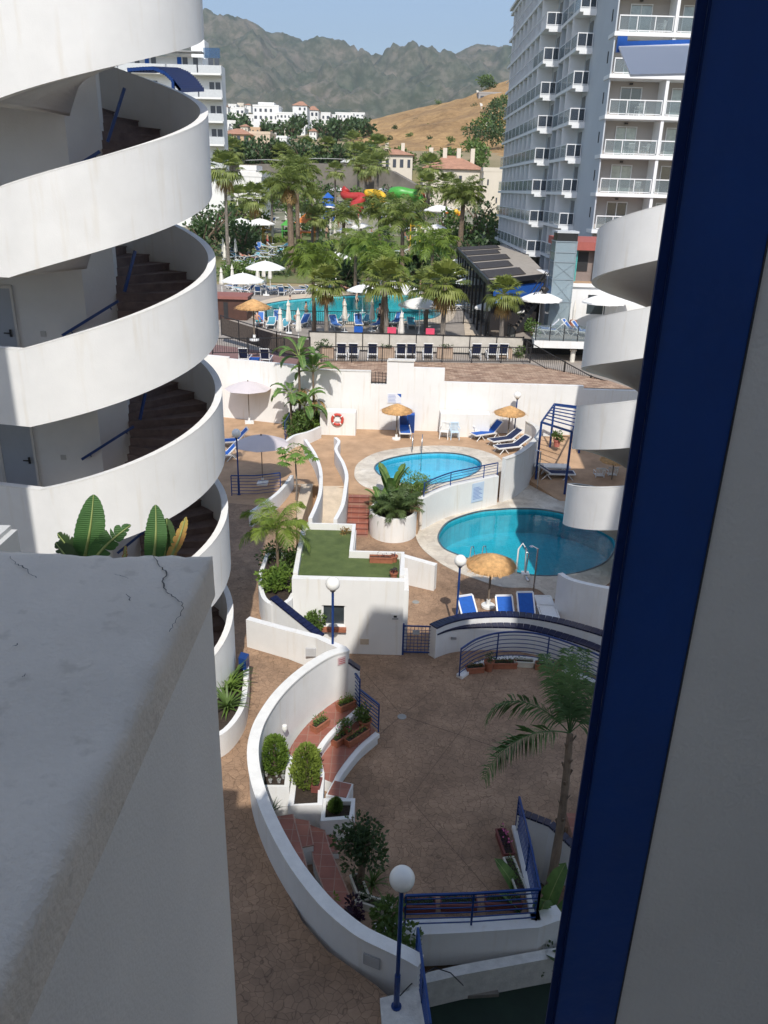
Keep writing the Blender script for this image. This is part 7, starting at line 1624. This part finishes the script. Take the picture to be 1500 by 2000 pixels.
# ================================================================== PALMS AND TREES OF THE HOTEL GARDEN
def palm_at(px, pyc, y, r, kind, t, tr=.22, **kw):
    c = Y(px, pyc, y); z0_ = surf(c.x, y); h = max(2.2, c.z-z0_); P_ = palm(kind, h, r, 'palm_tree', t, trunk_r=tr, **kw); P_.location = (c.x, y, z0_-.05); P_.rotation_euler.z = random.random()*6; P_['group'] = 'palms of the hotel garden'; return P_
limeP = leafmat('lime_palm_leaf', (.23, .31, .05), (.12, .18, .03), .5, .35); yelP = leafmat('yellowish_fan_leaf', (.26, .29, .06), (.10, .14, .03), .6, .3)
PAL = [(438,330,100,2.5,'fan','tall thin fan palm beside the left stair tower',.22,dict(dry=5)), (497,385,118,2.4,'fan','fan palm left of the two tall date palms',.2,dict(dry=5)),
 (566,358,98,3.0,'date','tall feather palm with thick trunk left of centre',.42,dict(dry=8, fr=26)), (580,330,108,2.8,'date','taller feather palm behind the thick trunked one',.3,dict(fr=24)),
 (655,335,150,2.0,'fan','small fan palm before the grey retaining wall',.2,{}), (610,395,115,2.2,'fan','fan palm between the slides and the thick trunked palm',.2,dict(dry=4)), (672,418,112,2.8,'feather','broad dark feather palm below the red slide',.3,dict(fr=20)),
 (742,408,118,2.8,'date','feather palm in front of the yellow slide',.3,dict(fr=22)), (788,425,90,3.1,'date','tall arching palm in the centre right of the garden',.27,dict(fr=22)), (905,380,118,3.0,'date','isolated date palm in front of the cream villa',.4,dict(fr=38)),
 (720,480,80,2.5,'feather','bright feather palm at the centre of the garden',.2,dict(fr=18, leaf=limeP)), (695,480,86,2.7,'feather','green feather palm left of the bright central one',.2,dict(fr=22)), (845,476,78,2.6,'feather','yellow green feather palm right of centre',.2,dict(fr=18, leaf=limeP)),
 (750,515,62,2.1,'feather','feather palm standing before the hotel pool near the middle',.16,dict(fr=22, leaf=limeP)), (612,505,61,2.2,'feather','feather palm standing before the pool at the left',.16,dict(fr=22, leaf=limeP)), (637,552,58,1.5,'fan','fan palm with yellow skirt before the pool at the left',.17,dict(dry=6, leaf=yelP)),
 (757,548,58.5,1.9,'fan','fan palm with curved trunk before the pool near the middle',.19,dict(leaf=yelP, lean=-.2)), (870,552,58,1.9,'fan','yellowish fan palm before the pool at the right',.2,dict(dry=8, leaf=yelP)), (836,560,63,1.8,'fan','fan palm just left of the yellowish one',.16,{}), (985,572,54.5,1.4,'fan','lone fan palm before the restaurant stairs',.18,dict(dry=5, leaf=yelP)),
 (530,372,125,2.2,'fan','fan palm among dark trees left of the thick trunked palm',.2,{}), (470,390,130,2.6,'fan','fan palm in front of the white flat roofed villa',.2,dict(dry=4)), (550,300,205,3.0,'fan','fan palm on the upper road before the white town',.25,{}), (600,285,215,2.6,'fan','slim fan palm on the upper road at centre left',.25,{}), (640,285,210,2.6,'fan','slim fan palm on the upper road at the centre',.25,{}), (450,295,195,3.6,'fan','fan palm on the upper road beside the left hotel',.25,{}),
 (700,305,185,3.2,'fan','fan palm in the group above the retaining wall, left',.3,dict(dry=5)), (715,325,180,3.0,'fan','fan palm in the group above the retaining wall, lower',.3,dict(dry=6)), (737,288,188,3.2,'fan','fan palm in the group above the retaining wall, tallest',.3,{}), (738,322,172,2.8,'fan','fan palm in front of the sloping wall',.3,{}), (840,325,150,2.6,'fan','fan palm left of the cream villa',.28,dict(dry=5)), (835,360,145,2.4,'fan','shorter fan palm left of the cream villa',.25,{}), (872,360,150,2.4,'fan','fan palm in front of the cream villa wall',.25,{}), (690,275,200,2.6,'fan','thin fan palm on the skyline above the group',.22,{}), (480,420,125,2.0,'fan','low fan palm on the lawn at the left',.2,dict(dry=6)), (620,425,112,1.8,'fan','low fan palm beside the orange frame',.2,{})]
for px, pyc, y, r, kd, t, tr, kw in PAL: palm_at(px, pyc, y, r, kd, t, tr, **kw)
def tr_at(px, pyb, y, h, r, t, leaf=lf_dark, n=700, ls=.5, gr='broadleaf trees of the hotel garden'): q = Y(px, pyb, y); return tree((q.x, y, surf(q.x, y)-.1), h, r, t, leaf, n, ls, gr)
for px, y, h, r, t in ((418,112,6.5,3.6,'dark tree at the left edge behind the stair tower'), (455,118,6,3.4,'dark rounded tree before the white flat roofed villa'), (475,108,4.5,2.6,'lower dark tree on the lawn edge'), (395,105,5.5,3,'dark tree partly behind the stair tower'), (650,100,4,2.4,'dark tree among the central palms'), (672,88,3.2,2.0,'low dark tree beside the bright central palm'), (800,92,3.6,2.2,'dark tree right of the central palms'), (740,100,4.,2.5,'dark tree behind the bright central palm'), (925,108,4.2,3.2,'dark spreading tree before the hotel, left'), (950,106,4.,3.2,'dark spreading tree against the hotel foot'), (882,100,3.2,2.4,'mid green tree beneath the isolated date palm'), (855,90,3,2.,'mid green low tree by the restaurant')): tr_at(px, 470, y, h, r, t)
for px, py, rx, t, lf in ((455,545,2.2,'green hedge clump at the left below the lawn',lf_mid), (490,540,2.0,'green hedge clump beside the thick palm',lf_mid), (540,540,2.4,'dark hedge clump below the thick palm',lf_dark), (565,515,2.2,'bright shrub at the foot of the thick palm',lf_mid), (600,540,2.2,'shrub clump behind the pool palms',lf_mid), (700,530,2.6,'leafy undergrowth in the middle of the garden',lf_mid), (730,540,2.2,'dark undergrowth right of the middle',lf_dark), (775,535,2.2,'undergrowth at the foot of the arching palm',lf_dark), (860,500,2.4,'undergrowth left of the restaurant',lf_mid), (890,475,2.2,'undergrowth behind the restaurant',lf_mid), (840,520,2.0,'low shrubs near the restaurant corner',lf_mid), (630,500,2.2,'dark shrub left of the middle',lf_dark)):
    p = G(px, py); bush((p.x, p.y, p.z-.1), (rx, 1.4, 1.0), t, 'hedge_shrub', 'shrub', lf, 600, .32, group='shrubs of the hotel garden', trunk=False)
for i, (px, h, r) in enumerate(((445,8,4.5),(465,7,4),(492,7.5,4.2),(515,6.5,3.8),(540,8,4.6),(562,7,4.2),(588,7.5,4.4),(612,7,4.),(635,7.5,4.2),(660,6.5,4),(682,7,4.2),(706,7,4.))): q = Y(px, 310, 208); tree((q.x, 206+(i % 3)*3, TZ(q.x, 208)-.2), h*.8, r*.85, 'dark tree %s along the road above the retaining wall' % ('at the left end', 'second', 'third', 'fourth', 'fifth', 'sixth', 'seventh', 'eighth', 'ninth', 'tenth', 'eleventh', 'at the right end')[i] if i in (0, 11) else '%s dark tree from the left along the road above the retaining wall' % ('', 'second', 'third', 'fourth', 'fifth', 'sixth', 'seventh', 'eighth', 'ninth', 'tenth', 'eleventh')[i], lf_dark, 600, .8, 'dark trees above the retaining wall')
random.seed(5)
for i, (px, y, h, r) in enumerate(((445,140,4,2.6),(480,150,4.5,3),(520,145,4,2.5),(545,160,4.5,3),(585,150,4,2.6),(615,165,5,3),(640,172,4,2.6),(700,160,4,2.4),(735,150,3.6,2.2),(770,165,4.5,2.6),(800,130,4,2.6),(825,160,4.5,3),(850,175,5,3),(870,130,3.6,2.4),(915,125,4.2,3.),(935,135,5,3.2),(960,122,4.5,3),(620,128,3.4,2.2),(575,126,3.2,2.2),(505,128,3.2,2.2))): tr_at(px, 440, y, h, r, 'green tree among the slides and parasols of the water park', lf_mid if i % 3 else lf_dark, 420, .55, 'small trees scattered in the water park')
for i in range(34):
    px = random.uniform(440, 880); y = random.uniform(96, 185); q = Y(px, 440, y); bush((q.x, y, TZ(q.x, y)-.1), (random.uniform(.9, 2), 1.2, random.uniform(.5, 1.)), 'low green shrub in the hotel garden and water park', 'garden_shrub', 'shrub', (lf_mid, lf_dark, lf_lime)[i % 3], 260, .3, group='low shrubs in the water park', trunk=False)
random.seed(9)
for i in range(26):
    px = random.uniform(445, 870); y = random.uniform(118, 180); q = Y(px, 440, y); (wu if i % 3 == 0 else cu).put((q.x, y, TZ(q.x, y)+.06), random.random(), 1.1, 'white parasol scattered in the distant water park' if i % 3 == 0 else 'closed cream parasol scattered in the distant water park', 'parasols in the distant water park')
for i in range(40):
    px = random.uniform(440, 880); y = random.uniform(112, 178); q = Y(px, 440, y); farl[i % 2].put((q.x, y, TZ(q.x, y)+.06), random.uniform(0, 6), None, 'distant sun lounger among the water park palms', 'distant sun loungers in the water park')
for i in range(26):
    px = random.uniform(440, 890); y = random.uniform(112, 178); q = Y(px, 440, y); person_protos[(0, 1, 0, 4)[i % 4]].put((q.x, y, TZ(q.x, y)+.06), random.uniform(0, 6), 1.0, 'distant bather among the slides of the water park', 'distant bathers in the water park')
# ================================================================== VILLAS AND TOWN
cream_w = mat('cream_villa_wall', (.66, .60, .50), .9, .06, .3); orange_w = mat('ochre_villa_wall', (.55, .38, .24), .9, .08, .3); roofm = mat('terracotta_roof_tiles', (.42, .22, .14), .9, .25, .8, .6, 3); townw = mat('town_white_wall', (.76, .76, .74), .9, .05, .1); winm_ = mat('far_window_dark', (.06, .07, .09), .3)
def villa(px0, px1, pyt, pyb, y, d, label, wallm=None, roof=None, rows=2, cols=4, ztm=None, name='villa', rh=.0, win=(.5, .6), cat='house', group=None, chim=0):
    a, b = Y(px0, pyb, y), Y(px1, pyb, y); t = Y((px0+px1)/2, pyt, y).z; z0_ = min(a.z, b.z)-2.5; x0, x1 = a.x, b.x; zb = (a.z+b.z)/2
    root = thing(name, label, cat, group, origin=(x0, y, zb)); m = MB(); m.box((x0, y, z0_), (x1, y+d, t)); m.build('walls', wallm or townw, root); w_ = x1-x0; hh = (t-zb)/rows
    if roof:
        e = .5; m = MB(); zr_ = t+rh*w_; m.add([(x0-e, y-e, t), (x1+e, y-e, t), (x1+e, y+d+e, t), (x0-e, y+d+e, t), (x0+min(d, w_)*.4, y+d/2, t+rh), (x1-min(d, w_)*.4, y+d/2, t+rh)], [(0,1,5,4),(1,2,5),(2,3,4,5),(3,0,4),(3,2,1,0)]); m.build('roof', roofm, root)
    else:
        m = MB(); m.wall([(x0, y), (x1, y), (x1, y+d), (x0, y+d)], .3, t, t+.7, closed=True); m.build('roof_parapet', wallm or townw, root)
    for i in range(chim): m = MB(); xx = x0+w_*(i+.6)/(chim+.2); m.box((xx-.4, y+d*.4, t), (xx+.4, y+d*.4+.8, t+rh+1.3)); m.build('chimney', wallm or townw, root)
    for r_ in range(rows):
        for c in range(cols):
            if cols > 1 and random.random() < .12: continue
            ww = w_/cols*win[0]*random.uniform(.7, 1.1); cx_ = x0+w_*(c+.5)/cols; z = zb+hh*(r_+.25); m = MB(); m.box((cx_-ww/2, y-.06, z), (cx_+ww/2, y-.005, z+hh*win[1]*.8)); m.build('window', winm_, root)
    return root
villa(823,938,330,425,165,16,'cream villa with terracotta hipped roof and chimneys beside the hotel',cream_w,True,3,4,rh=2.6,chim=4,win=(.22,.45)); villa(938,975,335,440,160,14,'pale cream wing of the villa against the hotel',cream_w,None,3,2,win=(.2,.4))
villa(735,805,302,335,195,10,'long pale villa with a flat terrace behind the palm group',cream_w,True,1,5,rh=1.3,chim=2); villa(458,512,345,408,135,10,'white flat roofed villa behind the lawn palms',white2,None,2,3,win=(.2,.5)); villa(470,500,332,350,137,6,'small white roof block above the flat roofed villa',white2,None,1,1)
villa(430,490,262,310,240,14,'ochre apartment house with arcades beside the left hotel',orange_w,True,2,4,rh=1.8,win=(.6,.8)); villa(488,528,262,300,245,12,'pale orange plain house beside the ochre one',mat('pale_orange_wall',(.62,.5,.38),.9),None,1,1,win=(.1,.2)); villa(525,560,270,300,260,10,'low white house between the ochre houses and the trees',townw,None,1,3)
T_ = [(436,455,222,245,480,'farthest left white town house'), (452,478,212,235,520,'white town house stepped above the left one'), (460,500,226,255,440,'broad low white town house with terrace'), (495,545,208,250,430,'tall white modern house with long windows'), (505,535,203,212,440,'upper penthouse of the tall white modern house'), (540,575,222,253,425,'white balconied house right of the modern one'), (572,600,206,243,450,'white tower like house with small pyramid roof'), (598,622,215,245,470,'white house with terracotta eaves'), (618,645,222,248,480,'white house with arches on the ridge'), (642,660,226,240,500,'small white house near the brown hill'), (655,690,222,242,520,'long white terrace of houses near the hill'), (685,712,222,236,540,'last white house on the right of the town'), (430,470,238,262,400,'white house low behind the left hotel'), (545,570,240,262,390,'low white block below the balconied house')]
for i, (a, b, t, bb, y, lb_) in enumerate(T_): villa(a, b, t, bb, y, 14, lb_, townw, i in (6, 7), 3 if bb-t > 30 else 2, 5 if b-a > 28 else 3, rh=2.5 if i in (6, 7) else 0, win=(.5, .55), name='town_house', group='white houses of the hillside town')
random.seed(33)
SM = [(434,446,251,262,360,townw,'first'),(470,484,247,258,380,cream_w,'second'),(490,508,252,264,350,orange_w,'third'),(512,524,244,256,400,townw,'fourth'),(530,545,256,266,345,townw,'fifth'),(556,570,258,268,340,cream_w,'sixth'),(580,596,250,262,370,townw,'seventh'),(604,618,256,266,350,townw,'eighth'),(628,640,246,256,400,cream_w,'ninth'),(650,664,246,254,420,townw,'tenth'),(432,445,208,216,620,townw,'eleventh'),(446,462,205,213,640,townw,'twelfth'),(464,476,203,212,650,cream_w,'thirteenth'),(478,490,205,212,640,townw,'fourteenth')]
for i, (a, b, t, bb, y, wm_, o_) in enumerate(SM): villa(a, b, t, bb, y, 9, 'small %s hillside house, %s of the scattered ones counted from the left' % ('ochre' if wm_ is orange_w else 'cream' if wm_ is cream_w else 'white', o_) if i < 10 else 'small distant house high on the left slope, %s of the scattered ones' % o_, wm_, i % 3 == 1, 1 if bb-t < 12 else 2, 2, rh=1.2 if i % 3 == 1 else 0, win=(.35,.5), name='small_house', group='small scattered houses of the hillside town')
m = 0
for i in range(44):
    px = random.uniform(432, 720); y = random.uniform(330, 470); q = Y(px, 260, y); tree((q.x, y, TZ(q.x, y)-.5), random.uniform(4.5, 8), random.uniform(2.5, 4.2), 'dark tree among the white houses of the town', lf_dark, 130, 1.7, 'trees among the white town houses')
for i in range(10):
    px = random.uniform(730, 960); y = random.uniform(205, 225); q = Y(px, 260, y); tree((q.x, y, TZ(q.x, y)-.5), random.uniform(3.5, 5.5), random.uniform(2.2, 3.6), 'tree along the foot of the brown hill', lf_mid, 260, .8, 'trees along the foot of the brown hill')
random.seed(21)
for i, (px, py, s_) in enumerate(((855,205,1.6),(868,232,2.2),(815,240,1.5),(835,250,1.3),(770,252,1.2),(730,285,1.5),(800,270,1.4),(700,290,1.2),(895,225,1.3),(905,260,1.5),(840,275,1.3),(760,275,1.3),(880,280,1.5),(675,280,1.2),(925,215,2.0),(945,172,4.5),(955,175,3.5),(965,225,4.5),(975,215,4.),(960,245,4.5),(975,262,6.),(950,270,5.),(940,290,5.5),(965,290,6.),(925,300,4.),(985,240,6))):
    p = on_hill(px, py); bush((p.x, p.y, p.z-.3), (s_, s_, s_*.7), 'round green bush on the dry brown hillside' if i < 15 else 'green tree thicket at the right side of the hill', 'hill_bush', 'bush', lf_dark if i % 3 else lf_mid, 200 if i < 15 else 420, .5 if i < 15 else .9, trunk=False, group='bushes on the dry hill' if i < 15 else 'thicket beside the hill steps')
q0_ = [on_hill(a, b) for a, b in ((932,183),(938,205),(944,228),(950,250))]; m = MB(); m.wall([(p.x, p.y) for p in q0_], 1.0, [p.z-1 for p in q0_], [p.z+1.2 for p in q0_]); solid(m, 'hill_wall', 'pale wall running down the brown hill below the grey house', 'wall', cream_w)
p = on_hill(950,195); villa(934,978,183,200,p.y-3,10,'low grey house with terrace near the top of the brown hill',mat('grey_house',(.35,.33,.31),.9),None,1,3,name='hill_house'); p = on_hill(972,240); villa(968,992,232,258,p.y-8,8,'orange house half hidden beside the hotel on the hill',mat('orange_house',(.6,.38,.12),.9),None,2,2,name='hill_house')
# ================================================================== LEFT HOTEL
y = 130; xr, xm = Y(433,250,y).x, Y(393,150,y).x; zt1, zt2 = Y(360,108,y).z, Y(410,124,y).z
root = thing('white_hotel', 'white hotel with balconies and blue shutters behind the left stair tower', 'building', origin=(xr, y, 8)); m = MB(); m.box((-60, y+1.6, 6), (xm, y+7, zt1)); m.box((xm, y+1.6, 6), (xr, y+4.5, zt2)); m.build('walls', townw, root)
lev = [Y(420, q, y).z for q in (190, 227, 266, 304)]; lev = [lev[0]+3.1*(i) for i in (1, 0, -1, -2, -3)]
for i, z in enumerate(lev):
    x0 = -60 if i else xm; m = MB(); m.box((-60, y, z-.25), (xr+.2, y+1.59, z)); m.build('balcony_slab', townw, root)
    for x0, x1 in ((-47, -40.2), (-40, -33.2), (-33, -28.7), (-28.5, xr+.2)): m = MB(); m.box((x0, y, z), (x1, y+.12, z+1.0)); m.build('balcony_front', mat('balcony_panel', (.55, .57, .58), .7), root)
    for x in (-44, -38, -35.6, -31, -29.5, -27.3, -26.4): m = MB(); m.box((x, y+1.55, z+.1), (x+.7, y+1.599, z+2.1)); m.build('window', winm_, root)
for x in (-44.8, -36.5, -31.8): m = MB(); m.box((x, y+1.5, lev[0]+.4), (x+.6, y+1.56, lev[0]+2.1)); m.build('blue_shutter', bluef, root)
m = MB(); m.box((-50, y-.4, lev[0]+2.55), (xm+.3, y+1.5, lev[0]+2.7)); m.build('awning', mat('grey_awning', (.3, .3, .3)), root); x = Y(389,110,y).x; m = MB(); m.box((x-2, y+4, zt1), (x, y+7, zt1+2.6)); m.build('roof_block', townw, root); m = MB(); m.box((x+.2, y+2, zt1), (x+2.6, y+2.05, zt1+1.3)); m.build('roof_rail', glassy('blue_glass', (.03, .1, .25), .4), root)
# blue slatted canopy behind the left tower
y = 26.; a_, b_, c_, d_ = Y(262,150,y), Y(300,132,y+1.5), Y(345,160,y+1.), Y(352,178,y)
root = thing('blue_canopy', 'dark blue slatted canopy behind the left stair tower', 'canopy', origin=(a_.x, y, a_.z)); m = MB()
A_, B_ = Y(255,140,y), Y(300,132,y); C_, D_ = Y(340,160,y), Y(352,180,y)
arc = [Y(px_1, py_1, y) for px_1, py_1 in ((250,137),(275,135),(300,134),(322,143),(338,158),(352,176))]
for i in range(6): m.bar(arc[i] if i < 5 else arc[4], arc[min(i+1, 5)], .06, .08); 
m.build('front_beam', bluep, root)
for i in range(22):
    t = i/21*(len(arc)-1); k = min(int(t), len(arc)-2); p = arc[k].lerp(arc[k+1], t-k); m = MB(); m.bar(p, p+Vector((.2, 2.2, .25)), .05, .12); m.build('slat', bluep, root)
m = MB(); m.bar(arc[0]+Vector((0,.1,-1.5)), arc[0]+Vector((0,.1,0)), .08); m.build('post', bluep, root); m = MB(); m.bar(arc[4]+Vector((-.1,.1,-2.)), arc[4], .08); m.build('post', bluep, root)
# ================================================================== HAZE
m = MB(); m.box((-9500, -80, -4), (9500, 9500, 1500))
hz = bpy.data.materials.new('haze_air'); hz.use_nodes = True; t = hz.node_tree; t.nodes.clear(); o_ = t.nodes.new('ShaderNodeOutputMaterial'); pv = t.nodes.new('ShaderNodeVolumePrincipled'); pv.inputs['Color'].default_value = (.80, .89, 1., 1); pv.inputs['Density'].default_value = HAZE; pv.inputs['Anisotropy'].default_value = .2; t.links.new(pv.outputs[0], o_.inputs['Volume'])
if HAZE: o = m.build('haze', hz); o['kind'] = 'stuff'
for o in bpy.data.objects:
    if '_o' in o: del o['_o']
